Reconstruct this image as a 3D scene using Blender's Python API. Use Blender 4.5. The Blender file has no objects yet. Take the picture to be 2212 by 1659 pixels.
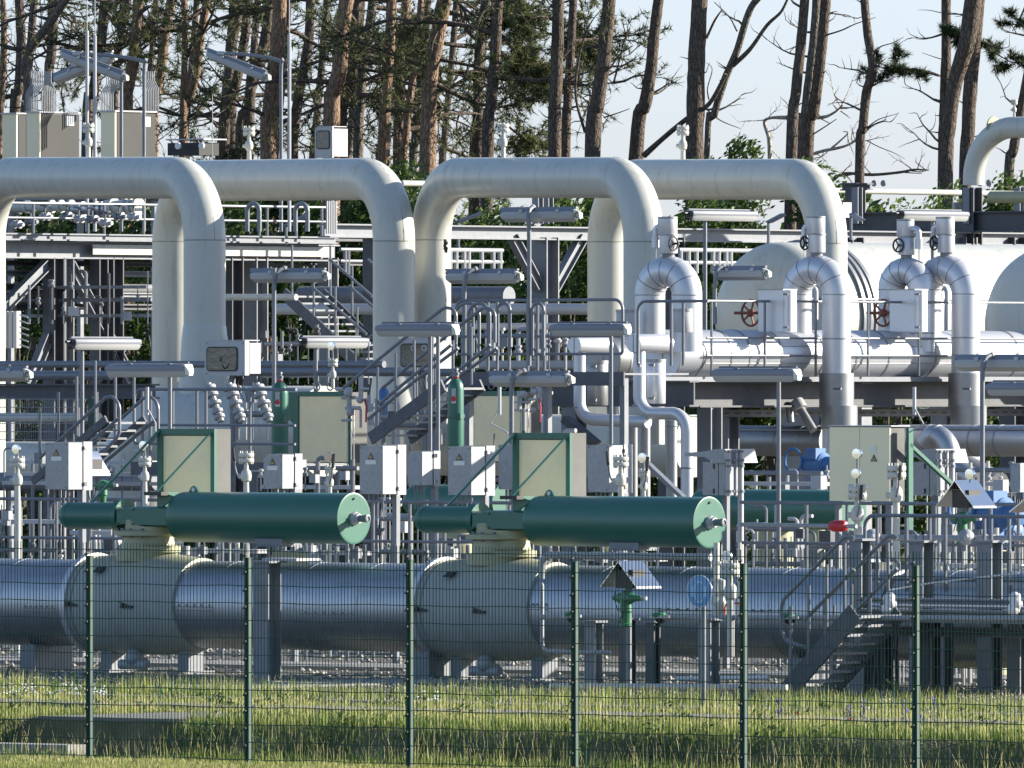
import bpy, math, random
from mathutils import Vector, Matrix, noise
R = math.radians
SC = bpy.context.scene
# ------------------------------------------------------------------ camera, sky, sun
# The plant's own axes: x along the fence, y away from the road, z up. The camera looks 40 degrees across them.
A = R(40); ca, sa = math.cos(A), math.sin(A)
FOC = 28600.0                     # focal length in 1/2212 of the picture width
CAM = Vector((150*sa, -150*ca, 4.5))
FWD = Vector((-sa, ca, 0)); RGT = Vector((ca, sa, 0))
cd = bpy.data.cameras.new("camera"); cam = bpy.data.objects.new("camera", cd)
SC.collection.objects.link(cam); SC.camera = cam
cam.location = CAM; cam.rotation_euler = (R(90), 0, A)
cd.sensor_width = 36; cd.lens = 36*FOC/2212; cd.clip_end = 6000; cd.clip_start = 5
cd.shift_y = -(829.5-806)/2212
SUN_EL, SUN_AZ = 20.0, 39.0       # azimuth clockwise from +y
w = bpy.data.worlds.new("World"); SC.world = w; w.use_nodes = True
nt = w.node_tree; bg = nt.nodes['Background']
sky = nt.nodes.new('ShaderNodeTexSky'); sky.sky_type = 'NISHITA'; sky.sun_disc = False
sky.sun_elevation = R(SUN_EL); sky.sun_rotation = R(SUN_AZ)
sky.air_density = 1.0; sky.dust_density = 0.3; sky.ozone_density = 1.0; sky.altitude = 0
tint = nt.nodes.new('ShaderNodeMix'); tint.data_type = 'RGBA'; tint.blend_type = 'MULTIPLY'; tint.inputs[0].default_value = 1
tg = nt.nodes.new('ShaderNodeTexCoord'); tz = nt.nodes.new('ShaderNodeSeparateXYZ'); tr_ = nt.nodes.new('ShaderNodeValToRGB')
nt.links.new(tg.outputs['Generated'], tz.inputs[0]); nt.links.new(tz.outputs[2], tr_.inputs[0])
tr_.color_ramp.elements[0].color = (.595, .71, 1.27, 1); tr_.color_ramp.elements[1].color = (.92, .97, 1.08, 1); tr_.color_ramp.elements[1].position = .22
nt.links.new(tr_.outputs[0], tint.inputs[7]); nt.links.new(sky.outputs[0], tint.inputs[6])
nt.links.new(tint.outputs[2], bg.inputs[0]); bg.inputs[1].default_value = 0.082
sd = bpy.data.lights.new("sun", 'SUN'); sun = bpy.data.objects.new("sun", sd)
SC.collection.objects.link(sun); sd.energy = 5.0; sd.angle = R(0.5); sd.color = (1, .93, .80)
SDIR = Vector((math.cos(R(SUN_EL))*math.sin(R(SUN_AZ)), math.cos(R(SUN_EL))*math.cos(R(SUN_AZ)), math.sin(R(SUN_EL))))
sun.rotation_euler = SDIR.to_track_quat('Z', 'Y').to_euler(); sun.location = (0, 0, 40)
SC.view_settings.view_transform = 'Standard'; SC.view_settings.look = 'None'
SC.view_settings.exposure = 1.35; SC.view_settings.gamma = 1
# ------------------------------------------------------------------ pixel helpers (picture is 2212 x 1659 units)
def ray(px, py):
    return FWD + RGT*((px-1106)/FOC) + Vector((0, 0, -(py-806)/FOC))
def P(px, py, V):
    d = ray(px, py); return CAM + d*((V-CAM.y)/d.y)
def PU(px, py, U):
    d = ray(px, py); return CAM + d*((U-CAM.x)/d.x)
def PZ(px, py, z):
    d = ray(px, py); return CAM + d*((z-CAM.z)/d.z)
def S(px, V):                      # metres per picture unit at that depth
    d = ray(px, 806); return (V-CAM.y)/d.y/FOC
def q(c, r, x, y):                 # zoomed tile coordinates to picture units
    return (553*c+x/4, 414.75*r+y/4)
G = 0.3                            # level of the plant's ground
# ------------------------------------------------------------------ mesh builder
class MB:
    def __init__(s): s.v = []; s.f = []; s.flat = False
    def add(s, vs, fs):
        o = len(s.v); s.v += [tuple(a) for a in vs]; s.f += [tuple(i+o for i in f) for f in fs]; return s
    def box(s, a, b):
        x0, x1 = sorted((a[0], b[0])); y0, y1 = sorted((a[1], b[1])); z0, z1 = sorted((a[2], b[2]))
        return s.add([(x0,y0,z0),(x1,y0,z0),(x1,y1,z0),(x0,y1,z0),(x0,y0,z1),(x1,y0,z1),(x1,y1,z1),(x0,y1,z1)],
                     [(0,3,2,1),(4,5,6,7),(0,1,5,4),(1,2,6,5),(2,3,7,6),(3,0,4,7)])
    def cbox(s, c, d):
        c = Vector(c); d = Vector(d)/2; return s.box(c-d, c+d)
    def loft(s, rings, cap=True, close=True):
        n = len(rings[0]); o = len(s.v)
        for r in rings: s.v += [tuple(p) for p in r]
        m = n if close else n-1
        for i in range(len(rings)-1):
            for j in range(m):
                a = o+i*n+j; b = o+i*n+(j+1) % n
                s.f.append((a, b, b+n, a+n))
        if cap:
            s.f.append(tuple(o+j for j in reversed(range(n))))
            s.f.append(tuple(o+(len(rings)-1)*n+j for j in range(n)))
        return s
    def sweep(s, pts, rad, seg=12, cap=True):
        pts = [Vector(p) for p in pts]
        if not isinstance(rad, (list, tuple)): rad = [rad]*len(pts)
        t = []
        for i in range(len(pts)):
            a = pts[max(i-1, 0)]; b = pts[min(i+1, len(pts)-1)]
            d = (b-a); t.append(d.normalized() if d.length > 1e-9 else Vector((0,0,1)))
        up = Vector((0,0,1)) if abs(t[0].z) < .9 else Vector((1,0,0))
        n = t[0].cross(up).normalized(); rings = []
        for i, p in enumerate(pts):
            n = (n - t[i]*n.dot(t[i])).normalized(); b = t[i].cross(n)
            rings.append([p+(n*math.cos(k*2*math.pi/seg)+b*math.sin(k*2*math.pi/seg))*rad[i] for k in range(seg)])
        return s.loft(rings, cap)
    def cyl(s, a, b, r, r2=None, seg=16):
        return s.sweep([a, b], [r, r if r2 is None else r2], seg)
    def lathe(s, o, ax, prof, seg=24):   # prof: (distance along axis, radius)
        o = Vector(o); ax = Vector(ax).normalized()
        up = Vector((0,0,1)) if abs(ax.z) < .9 else Vector((1,0,0))
        n = ax.cross(up).normalized(); b = ax.cross(n)
        return s.loft([[o+ax*h+(n*math.cos(k*2*math.pi/seg)+b*math.sin(k*2*math.pi/seg))*max(r, .0005) for k in range(seg)] for h, r in prof])
    def prism(s, poly, d):               # poly: 3D points, extruded by vector d
        d = Vector(d); return s.loft([[Vector(p) for p in poly], [Vector(p)+d for p in poly]])
    def ball(s, c, r, seg=14, sq=1.0):
        return s.lathe(Vector(c)-Vector((0,0,r*sq)), (0,0,1), [(r*sq*(1-math.cos(math.pi*k/8)), r*math.sin(math.pi*k/8)) for k in range(9)], seg)
    def bar(s, a, b, w, h=None):         # square bar between two points
        a = Vector(a); b = Vector(b); h = h or w; t = (b-a).normalized()
        up = Vector((0,0,1)) if abs(t.z) < .95 else Vector((0,1,0))
        n = t.cross(up).normalized(); m = n.cross(t)
        r = lambda p: [p+n*w/2+m*h/2, p-n*w/2+m*h/2, p-n*w/2-m*h/2, p+n*w/2-m*h/2]
        return s.loft([r(a), r(b)])
    def ibeam(s, a, b, w, h, tf=.02):    # along a->b, flanges up and down
        a = Vector(a); b = Vector(b); t = (b-a).normalized()
        up = Vector((0,0,1)) if abs(t.z) < .95 else Vector((0,1,0))
        n = t.cross(up).normalized(); m = n.cross(t)
        for c0, ww, hh in ((m*(h/2-tf/2), w, tf), (-m*(h/2-tf/2), w, tf), (Vector(), tf, h-2*tf-.002)):
            r = lambda p: [p+c0+n*ww/2+m*hh/2, p+c0-n*ww/2+m*hh/2, p+c0-n*ww/2-m*hh/2, p+c0+n*ww/2-m*hh/2]
            s.loft([r(a), r(b)])
        return s
    def build(s, name, mat, org=(0,0,0), ang=35):
        org = Vector(org); me = bpy.data.meshes.new(name)
        me.from_pydata([(a[0]-org.x, a[1]-org.y, a[2]-org.z) for a in s.v], [], s.f)
        me.materials.append(mat)
        if not s.flat:
            me.shade_smooth(); me.set_sharp_from_angle(angle=R(ang))
        o = bpy.data.objects.new(name, me); SC.collection.objects.link(o); return o
def fillet(path, bend, n=8):
    path = [Vector(p) for p in path]
    if len(path) < 3 or not bend: return path
    out = [path[0]]
    for i in range(1, len(path)-1):
        p, a, b = path[i], path[i-1], path[i+1]
        u = (a-p); v = (b-p); lu, lv = u.length, v.length; u.normalize(); v.normalize()
        ang = u.angle(v)
        if ang > math.pi-.02: out.append(p); continue
        d = min(bend/math.tan(ang/2), lu*.49 if i > 1 else lu*.98, lv*.49 if i < len(path)-2 else lv*.98)
        r = d*math.tan(ang/2); c = p+(u+v).normalized()*(r/math.sin(ang/2))
        s0 = p+u*d-c; s1 = p+v*d-c; tot = s0.angle(s1)
        for k in range(n+1):
            t = k/n; out.append(c+(s0*math.sin((1-t)*tot)+s1*math.sin(t*tot))/math.sin(tot))
    out.append(path[-1]); return out
def smooth(pts, n=5):                   # Catmull-Rom through points
    pts = [Vector(p) for p in pts]
    if len(pts) < 3: return pts
    e = [2*pts[0]-pts[1]]+pts+[2*pts[-1]-pts[-2]]; out = []
    for i in range(1, len(e)-2):
        for k in range(n):
            t = k/n; a, b, c, d = e[i-1], e[i], e[i+1], e[i+2]
            out.append(.5*((2*b)+(c-a)*t+(2*a-5*b+4*c-d)*t*t+(3*b-a-3*c+d)*t**3))
    out.append(pts[-1]); return out
def tag(o, label, cat, group=None, kind=None):
    if label: o['label'] = label
    if cat: o['category'] = cat
    if group: o['group'] = group
    if kind: o['kind'] = kind
    return o
def T(name, label, cat, loc, group=None):
    o = bpy.data.objects.new(name, None); SC.collection.objects.link(o); o.location = Vector(loc)
    o.empty_display_size = .1
    return tag(o, label, cat, group)
def part(name, mb, mat, root, label=None, up=None, ang=35):
    """up = the part this one is a sub-part of"""
    org = up['org'] if up else root.location
    o = mb.build(name, mat, org, ang); o.parent = up or root; o['org'] = list(org)
    if label: o['label'] = label
    return o
def one(name, mb, mat, label, cat, group=None, kind=None, ang=35):
    vs = mb.v; xs = [v[0] for v in vs]; ys = [v[1] for v in vs]; zs = [v[2] for v in vs]
    org = ((min(xs)+max(xs))/2, (min(ys)+max(ys))/2, min(zs))
    o = mb.build(name, mat, org, ang); o.location = org; return tag(o, label, cat, group, kind)
# ------------------------------------------------------------------ materials
def mat(name, col, rough=.5, metal=0, n1=None, bump=0, scale=6, col2=None, amt=.5, stretch=None, spec=None, bscale=None):
    m = bpy.data.materials.new(name); m.use_nodes = True; t = m.node_tree; b = t.nodes['Principled BSDF']
    b.inputs['Roughness'].default_value = rough; b.inputs['Metallic'].default_value = metal
    if spec is not None: b.inputs['Specular IOR Level'].default_value = spec
    col = (*col, 1); b.inputs['Base Color'].default_value = col
    tc = t.nodes.new('ShaderNodeTexCoord'); mp = t.nodes.new('ShaderNodeMapping'); t.links.new(tc.outputs['Object'], mp.inputs[0])
    if stretch: mp.inputs['Scale'].default_value = stretch
    if col2:
        nz = t.nodes.new('ShaderNodeTexNoise'); nz.inputs['Scale'].default_value = scale; nz.inputs['Detail'].default_value = 6
        nz.inputs['Roughness'].default_value = .65
        t.links.new(mp.outputs[0], nz.inputs[0])
        rp = t.nodes.new('ShaderNodeValToRGB'); rp.color_ramp.elements[0].position = .5-.3*amt; rp.color_ramp.elements[1].position = .5+.3*amt
        rp.color_ramp.elements[0].color = col; rp.color_ramp.elements[1].color = (*col2, 1)
        t.links.new(nz.outputs[0], rp.inputs[0]); t.links.new(rp.outputs[0], b.inputs['Base Color'])
    if bump:
        nb = t.nodes.new('ShaderNodeTexNoise'); nb.inputs['Scale'].default_value = bscale or scale*2; nb.inputs['Detail'].default_value = 4
        t.links.new(mp.outputs[0], nb.inputs[0]); bp = t.nodes.new('ShaderNodeBump'); bp.inputs['Strength'].default_value = bump
        bp.inputs['Distance'].default_value = .02
        t.links.new(nb.outputs[0], bp.inputs['Height']); t.links.new(bp.outputs[0], b.inputs['Normal'])
    return m
M = {}
M['cream'] = mat('cream_paint', (.49,.49,.445), .36, 0, col2=(.43,.43,.385), scale=1.1, amt=1.2, bump=.08, bscale=2)
def grime(m, sc_, amt, tone):
    t = m.node_tree; b_ = t.nodes['Principled BSDF']; src = b_.inputs['Base Color'].links[0].from_socket
    tc = t.nodes.new('ShaderNodeTexCoord'); mp = t.nodes.new('ShaderNodeMapping'); mp.inputs['Scale'].default_value = sc_; nz = t.nodes.new('ShaderNodeTexNoise'); nz.inputs['Scale'].default_value = 1; nz.inputs['Detail'].default_value = 7; nz.inputs['Roughness'].default_value = .7
    t.links.new(tc.outputs['Object'], mp.inputs[0]); t.links.new(mp.outputs[0], nz.inputs[0]); rp = t.nodes.new('ShaderNodeValToRGB'); rp.color_ramp.elements[0].position = .52; rp.color_ramp.elements[1].position = .78; rp.color_ramp.elements[1].color = (amt, amt, amt, 1)
    mx = t.nodes.new('ShaderNodeMix'); mx.data_type = 'RGBA'; mx.inputs[7].default_value = (*tone, 1); t.links.new(nz.outputs[0], rp.inputs[0]); t.links.new(rp.outputs[0], mx.inputs[0]); t.links.new(src, mx.inputs[6]); t.links.new(mx.outputs[2], b_.inputs['Base Color'])
grime(M['cream'], (5, 5, .6), .8, (.27,.26,.20)); 
M['cream_d'] = mat('weathered_cream_paint', (.36,.36,.24), .5, 0, col2=(.25,.24,.12), scale=1.6, amt=.8, bump=.1, bscale=6)
M['body'] = mat('valve_body_paint', (.33,.35,.335), .55, 0, col2=(.27,.285,.265), scale=1.3, amt=1.0, bump=.1, bscale=4)
M['galv'] = mat('galvanised_steel', (.13,.142,.165), .45, .15, col2=(.18,.19,.21), scale=9, amt=.8)
M['galv_d'] = mat('dull_galvanised_steel', (.13,.14,.16), .5, .2, col2=(.19,.20,.215), scale=5, amt=.8)
M['steel_d'] = mat('dark_steel', (.055,.058,.066), .55, .3, col2=(.085,.087,.095), scale=4, amt=.8)
M['alu'] = mat('aluminium_cladding', (.43,.44,.47), .44, .85, col2=(.35,.36,.385), scale=2.2, amt=1, bump=.12, bscale=3)
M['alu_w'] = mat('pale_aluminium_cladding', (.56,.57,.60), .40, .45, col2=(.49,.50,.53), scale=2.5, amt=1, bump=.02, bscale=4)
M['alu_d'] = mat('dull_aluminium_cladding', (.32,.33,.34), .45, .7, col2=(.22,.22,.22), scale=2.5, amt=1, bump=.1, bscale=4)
M['boxg'] = mat('cast_box_paint', (.25,.26,.275), .6, .1, col2=(.33,.34,.35), scale=14, amt=.8, bump=.15, bscale=60)
M['boxw'] = mat('light_box_paint', (.40,.40,.41), .5, 0, col2=(.35,.35,.36), scale=3, amt=1)
grime(M['alu'], (1.5, 7, 7), .45, (.22,.22,.21)); grime(M['body'], (5, 5, .8), .5, (.17,.17,.10)); grime(M['boxg'], (9, 9, 4), .35, (.14,.145,.15))
M['ss'] = mat('stainless_sheet', (.55,.54,.51), .22, .95, col2=(.47,.46,.43), scale=1.2, amt=1, bump=.25, bscale=1.3)
M['ssb'] = mat('dented_door_painted_reflection', (.95,.76,.42), .42, .1, col2=(.72,.62,.42), scale=1.7, amt=.9, bump=.3, bscale=1.6)  # tan colour stands in for warm sunlit ground mirrored in stainless doors
M['beigep'] = mat('beige_door_paint', (.80,.69,.46), .4, .0, col2=(.70,.64,.43), scale=1.2, amt=1.2, bump=.1, bscale=1)
M['green'] = mat('actuator_green', (.030,.130,.090), .38, 0, col2=(.024,.108,.075), scale=2, amt=1.2, bump=.04, bscale=5)
grime(M['green'], (3, 3, 3), .35, (.045,.11,.08))
M['green_m'] = mat('valve_green', (.03,.16,.07), .4, 0)
M['fence'] = mat('fence_green', (.012,.066,.045), .6, 0, col2=(.013,.05,.037), scale=6)
M['clamp'] = mat('clamp_dark_green', (.008,.022,.017), .5)
M['side'] = mat('side_painted_reflection', (.11,.11,.105), .45, 0, col2=(.075,.075,.07), scale=1.2, spec=.3)  # dark trees mirrored in the steel are put into this base colour
M['stair'] = mat('stair_steel', (.055,.06,.075), .5, .1, col2=(.08,.085,.1), scale=5)
M['black'] = mat('black_rubber', (.015,.015,.016), .5)
M['glass'] = mat('smoky_window', (.09,.085,.075), .08, .0, col2=(.14,.13,.11), scale=9, amt=.7, bump=.2, bscale=12)
M['lens'] = mat('frosted_lamp_cover', (.36,.365,.36), .25, 0)
M['lensend'] = mat('lamp_cap_plastic', (.60,.63,.55), .4, 0)
M['chrome'] = mat('polished_gauge', (.75,.75,.73), .14, 1)
M['red'] = mat('red_paint', (.42,.02,.025), .4); M['blue'] = mat('blue_paint', (.035,.11,.27), .5, 0, col2=(.05,.14,.32), scale=5)
M['signblue'] = mat('sign_blue', (.10,.26,.54), .35, 0, col2=(.13,.30,.58), scale=5)
M['signpale'] = mat('sign_faded_white', (.36,.54,.76), .4); M['white'] = mat('white_enamel', (.60,.60,.59), .4)
M['warn'] = mat('warning_yellow', (.42,.30,.12), .5); M['dial'] = mat('dial_face', (.75,.75,.73), .4)
M['rust'] = mat('rusty_handwheel', (.24,.08,.04), .7, 0, col2=(.16,.05,.03), scale=12)
M['conc'] = mat('concrete', (.19,.185,.165), .9, 0, col2=(.12,.118,.10), scale=3, amt=1, bump=.4, bscale=18)
M['pad'] = mat('pale_concrete', (.30,.29,.27), .85, 0, col2=(.23,.22,.2), scale=4, bump=.3, bscale=18)
M['stone'] = mat('pale_pebbles', (.38,.355,.31), .8, 0, col2=(.22,.2,.18), scale=5, amt=1)
M['panel'] = mat('concrete_brown', (.36,.31,.22), .8)
M['seam'] = mat('weld_line', (.20,.19,.15), .6, 0, col2=(.30,.30,.26), scale=5)
def attr_mat(name, rough, ramp, bump=0, trans=0):
    """colour from a per-face attribute: each blade or leaf has its own tint"""
    m = bpy.data.materials.new(name); m.use_nodes = True; t = m.node_tree; b = t.nodes['Principled BSDF']
    b.inputs['Roughness'].default_value = rough; b.inputs['Specular IOR Level'].default_value = .3
    a = t.nodes.new('ShaderNodeAttribute'); a.attribute_name = 'tint'
    rp = t.nodes.new('ShaderNodeValToRGB'); e = rp.color_ramp.elements
    e[0].position, e[0].color = ramp[0][0], (*ramp[0][1], 1); e[1].position, e[1].color = ramp[-1][0], (*ramp[-1][1], 1)
    for p, c in ramp[1:-1]: x = e.new(p); x.color = (*c, 1)
    t.links.new(a.outputs['Fac'], rp.inputs[0]); t.links.new(rp.outputs[0], b.inputs['Base Color'])
    if trans:
        tr = t.nodes.new('ShaderNodeBsdfTranslucent'); mx = t.nodes.new('ShaderNodeMixShader'); mx.inputs[0].default_value = trans
        t.links.new(rp.outputs[0], tr.inputs[0]); t.links.new(b.outputs[0], mx.inputs[1]); t.links.new(tr.outputs[0], mx.inputs[2])
        t.links.new(mx.outputs[0], t.nodes['Material Output'].inputs[0])
    return m
M['grass'] = attr_mat('grass_blades', .6, [(0, (.035,.075,.014)), (.38, (.14,.21,.035)), (.62, (.33,.36,.09)), (1, (.62,.54,.27))], trans=.35)
M['leaf'] = attr_mat('broad_leaves', .5, [(0, (.010,.024,.006)), (.55, (.045,.085,.018)), (1, (.13,.19,.04))], trans=.4)
M['needle'] = attr_mat('pine_needles', .6, [(0, (.03,.045,.02)), (.6, (.085,.105,.04)), (.85, (.18,.165,.06)), (1, (.27,.19,.08))], trans=.35)
M['daisy'] = mat('daisy_petals', (.75,.75,.72), .6); M['viper'] = mat('violet_flower', (.14,.12,.34), .6); M['poppy'] = mat('poppy_red', (.55,.03,.01), .6)
def bark(name, low, high, crack):
    m = bpy.data.materials.new(name); m.use_nodes = True; t = m.node_tree; b = t.nodes['Principled BSDF']; b.inputs['Roughness'].default_value = .9
    b.inputs['Specular IOR Level'].default_value = .15
    tc = t.nodes.new('ShaderNodeTexCoord'); mp = t.nodes.new('ShaderNodeMapping'); mp.inputs['Scale'].default_value = (11, 11, 3.5)
    t.links.new(tc.outputs['Object'], mp.inputs[0])
    nz = t.nodes.new('ShaderNodeTexNoise'); nz.inputs['Scale'].default_value = 1.6; nz.inputs['Detail'].default_value = 8; nz.inputs['Roughness'].default_value = .7
    vo = t.nodes.new('ShaderNodeTexVoronoi'); vo.inputs['Scale'].default_value = 1.4; vo.feature = 'DISTANCE_TO_EDGE'
    t.links.new(mp.outputs[0], nz.inputs[0]); t.links.new(mp.outputs[0], vo.inputs[0])
    rp = t.nodes.new('ShaderNodeValToRGB'); rp.color_ramp.elements[0].position = .32; rp.color_ramp.elements[0].color = (*low, 1)
    rp.color_ramp.elements[1].position = .68; rp.color_ramp.elements[1].color = (*high, 1); t.links.new(nz.outputs[0], rp.inputs[0])
    mx = t.nodes.new('ShaderNodeMix'); mx.data_type = 'RGBA'; mx.inputs[6].default_value = (*crack, 1)
    r2 = t.nodes.new('ShaderNodeValToRGB'); r2.color_ramp.elements[0].color = (.45,.45,.45,1); r2.color_ramp.elements[1].position = .16; t.links.new(vo.outputs[0], r2.inputs[0])
    t.links.new(r2.outputs[0], mx.inputs[0]); t.links.new(rp.outputs[0], mx.inputs[7]); t.links.new(mx.outputs[2], b.inputs['Base Color'])
    bp = t.nodes.new('ShaderNodeBump'); bp.inputs['Strength'].default_value = .9; bp.inputs['Distance'].default_value = .05
    ad = t.nodes.new('ShaderNodeMath'); ad.operation = 'ADD'; t.links.new(nz.outputs[0], ad.inputs[0]); t.links.new(r2.outputs[0], ad.inputs[1])
    t.links.new(ad.outputs[0], bp.inputs['Height']); t.links.new(bp.outputs[0], b.inputs['Normal']); return m
M['bark'] = bark('pine_bark', (.075,.058,.048), (.20,.155,.125), (.045,.036,.03))
M['bark_o'] = bark('orange_pine_bark', (.15,.10,.068), (.42,.285,.195), (.08,.055,.04))
M['bark_g'] = bark('grey_branch_bark', (.12,.10,.085), (.24,.21,.17), (.05,.04,.035))
M['dead'] = bark('bleached_deadwood', (.38,.34,.28), (.62,.58,.50), (.2,.17,.14))
# ------------------------------------------------------------------ ground
def gmat():
    m = bpy.data.materials.new('ground_surface'); m.use_nodes = True; t = m.node_tree; b = t.nodes['Principled BSDF']; b.inputs['Roughness'].default_value = .95
    tc = t.nodes.new('ShaderNodeTexCoord'); sp = t.nodes.new('ShaderNodeSeparateXYZ'); t.links.new(tc.outputs['Object'], sp.inputs[0])
    n1 = t.nodes.new('ShaderNodeTexNoise'); n1.inputs['Scale'].default_value = 1.2; n1.inputs['Detail'].default_value = 8
    n2 = t.nodes.new('ShaderNodeTexVoronoi'); n2.inputs['Scale'].default_value = 22
    t.links.new(tc.outputs['Object'], n1.inputs[0]); t.links.new(tc.outputs['Object'], n2.inputs[0])
    soil = t.nodes.new('ShaderNodeValToRGB'); soil.color_ramp.elements[0].color = (.05,.06,.02,1); soil.color_ramp.elements[1].color = (.16,.14,.07,1)
    soil.color_ramp.elements[0].position = .35; soil.color_ramp.elements[1].position = .65; t.links.new(n1.outputs[0], soil.inputs[0])
    grav = t.nodes.new('ShaderNodeValToRGB'); grav.color_ramp.elements[0].color = (.20,.19,.165,1); grav.color_ramp.elements[1].color = (.07,.067,.06,1)
    grav.color_ramp.elements[0].position = .0; grav.color_ramp.elements[1].position = .75; t.links.new(n2.outputs['Distance'], grav.inputs[0])
    dk = t.nodes.new('ShaderNodeValToRGB'); dk.color_ramp.elements[0].color = (.10,.09,.04,1); dk.color_ramp.elements[1].color = (.07,.09,.03,1); t.links.new(n1.outputs[0], dk.inputs[0])
    ad = t.nodes.new('ShaderNodeMath'); ad.operation = 'MULTIPLY_ADD'; ad.inputs[1].default_value = 2.5; t.links.new(n1.outputs[0], ad.inputs[0]); t.links.new(sp.outputs[1], ad.inputs[2])
    s1 = t.nodes.new('ShaderNodeMapRange'); s1.inputs[1].default_value = 15.6; s1.inputs[2].default_value = 16.2; t.links.new(ad.outputs[0], s1.inputs[0])
    s2 = t.nodes.new('ShaderNodeMapRange'); s2.inputs[1].default_value = 100; s2.inputs[2].default_value = 106; t.links.new(ad.outputs[0], s2.inputs[0])
    fld = t.nodes.new('ShaderNodeValToRGB'); fld.color_ramp.elements[0].color = (.26,.24,.09,1); fld.color_ramp.elements[1].color = (.48,.42,.21,1); t.links.new(n1.outputs[0], fld.inputs[0])
    s0 = t.nodes.new('ShaderNodeMapRange'); s0.inputs[1].default_value = -2.2; s0.inputs[2].default_value = -1.6; t.links.new(sp.outputs[1], s0.inputs[0])
    m0 = t.nodes.new('ShaderNodeMix'); m0.data_type = 'RGBA'; t.links.new(s0.outputs[0], m0.inputs[0]); t.links.new(fld.outputs[0], m0.inputs[6]); t.links.new(soil.outputs[0], m0.inputs[7])
    m1 = t.nodes.new('ShaderNodeMix'); m1.data_type = 'RGBA'; m2 = t.nodes.new('ShaderNodeMix'); m2.data_type = 'RGBA'
    t.links.new(s1.outputs[0], m1.inputs[0]); t.links.new(m0.outputs[2], m1.inputs[6]); t.links.new(grav.outputs[0], m1.inputs[7])
    t.links.new(s2.outputs[0], m2.inputs[0]); t.links.new(m1.outputs[2], m2.inputs[6]); t.links.new(dk.outputs[0], m2.inputs[7])
    t.links.new(m2.outputs[2], b.inputs['Base Color'])
    bp = t.nodes.new('ShaderNodeBump'); bp.inputs['Strength'].default_value = .7; bp.inputs['Distance'].default_value = .04
    t.links.new(n2.outputs['Distance'], bp.inputs['Height']); t.links.new(bp.outputs[0], b.inputs['Normal']); return m
HW0, HW1 = P(82, 1560, 5.2).x, P(437, 1560, 5.2).x       # the culvert's two ends
def gz(u, v):
    n = .03*noise.noise(Vector((u*.6, v*.6, 0)))+.015*noise.noise(Vector((u*2, v*2, 3)))
    k = max(0, min(1, min(u-HW0+.5, HW1+.7-u)/.5)); lip = 4.15+.45*noise.noise(Vector((u*.35, 0, 9)))+.2*noise.noise(Vector((u*1.7, 0, 2))); lip = lip*(1-k)+5.25*k
    lo = -.30
    if v < .5: z = -.02
    elif v < 1.6: t = (v-.5)/1.1; z = -.02+(lo+.02)*(t*t*(3-2*t))
    elif v < lip-1.15+.8*k: z = lo
    elif v < lip: t = (v-lip+1.15-.8*k)/(1.15-.8*k); z = lo+(G-lo)*(t*t*(3-2*t))
    else: z = G
    if v > 11: n *= max(0, 1-(v-11)/3)
    return z+n
def axis(lo, mid0, mid1, hi, step):
    out = []; x = mid0; 
    while x <= mid1+1e-6: out.append(x); x += step
    a = mid0; d = step; 
    while a > lo: d *= 1.7; a -= d; out.insert(0, a)
    a = out[-1]; d = step
    while a < hi: d *= 1.7; a += d; out.append(a)
    return out
g = MB(); xs = axis(-3000, -14, 14, 3000, .25); ys = axis(-600, -3, 14, 4000, .2)
g.add([(x, y, gz(x, y)) for y in ys for x in xs], [(j*len(xs)+i, j*len(xs)+i+1, (j+1)*len(xs)+i+1, (j+1)*len(xs)+i) for j in range(len(ys)-1) for i in range(len(xs)-1)])
o = g.build('ground', gmat()); tag(o, 'ground of grass bank and pale gravel yard', 'ground', kind='structure')
# ------------------------------------------------------------------ fence along y = 0
FB, FT = .03, 2.53
fr = T('mesh_fence', 'green welded mesh fence with narrow posts across the whole front', 'fence', (0,0,0))
u0 = P(191, 1400, 0).x; du = (P(1976, 1400, 0).x-u0)/5
ups = [u0+du*k for k in range(-1, 7)]
for k, u in enumerate(ups):
    mb = MB(); mb.box((u-.028, -.015, -.3), (u+.034, .05, 2.36)); mb.box((u-.032, -.02, 2.36), (u+.038, .055, 2.375))
    mb.box((u-.008, -.0185, -.2), (u+.016, -.0155, 2.355))
    po = part('fence_post', mb, M['fence'], fr)
    for j in range(12):
        mb = MB(); z = FB+.15+j*.2; mb.prism([(u-.026, -.046, z), (u+.020, -.046, z+.022), (u+.020, -.046, z+.042), (u-.026, -.046, z+.020)], (0, .025, 0)); part('clamp', mb, M['clamp'], fr, up=po)
rnd = random.Random(5)
for k in range(len(ups)-1):
    mb = MB(); a, b = ups[k]+.005, ups[k+1]-.005; n = 50
    for j in range(n+1):
        x = a+(b-a)*j/n; w1 = .006*rnd.uniform(-1, 1)
        mb.cyl((x, -.034, FB), (x+w1, -.034, FT), .0058, seg=4)
    part('mesh_wires', mb, M['fence'], fr, ang=80)
    mb = MB()
    for j in range(13):
        z = FB+.02+j*.2
        pts = [(a+(b-a)*t/8, -.041, z+.007*math.sin(t*1.3+k*1.7+j*.3)*(1 if 0 < t < 8 else 0)) for t in range(9)]
        mb.sweep(pts, .005, 5); mb.sweep([(p[0], -.027, p[2]) for p in pts], .005, 5)
    part('cross_wires', mb, M['fence'], fr, ang=80)
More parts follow.
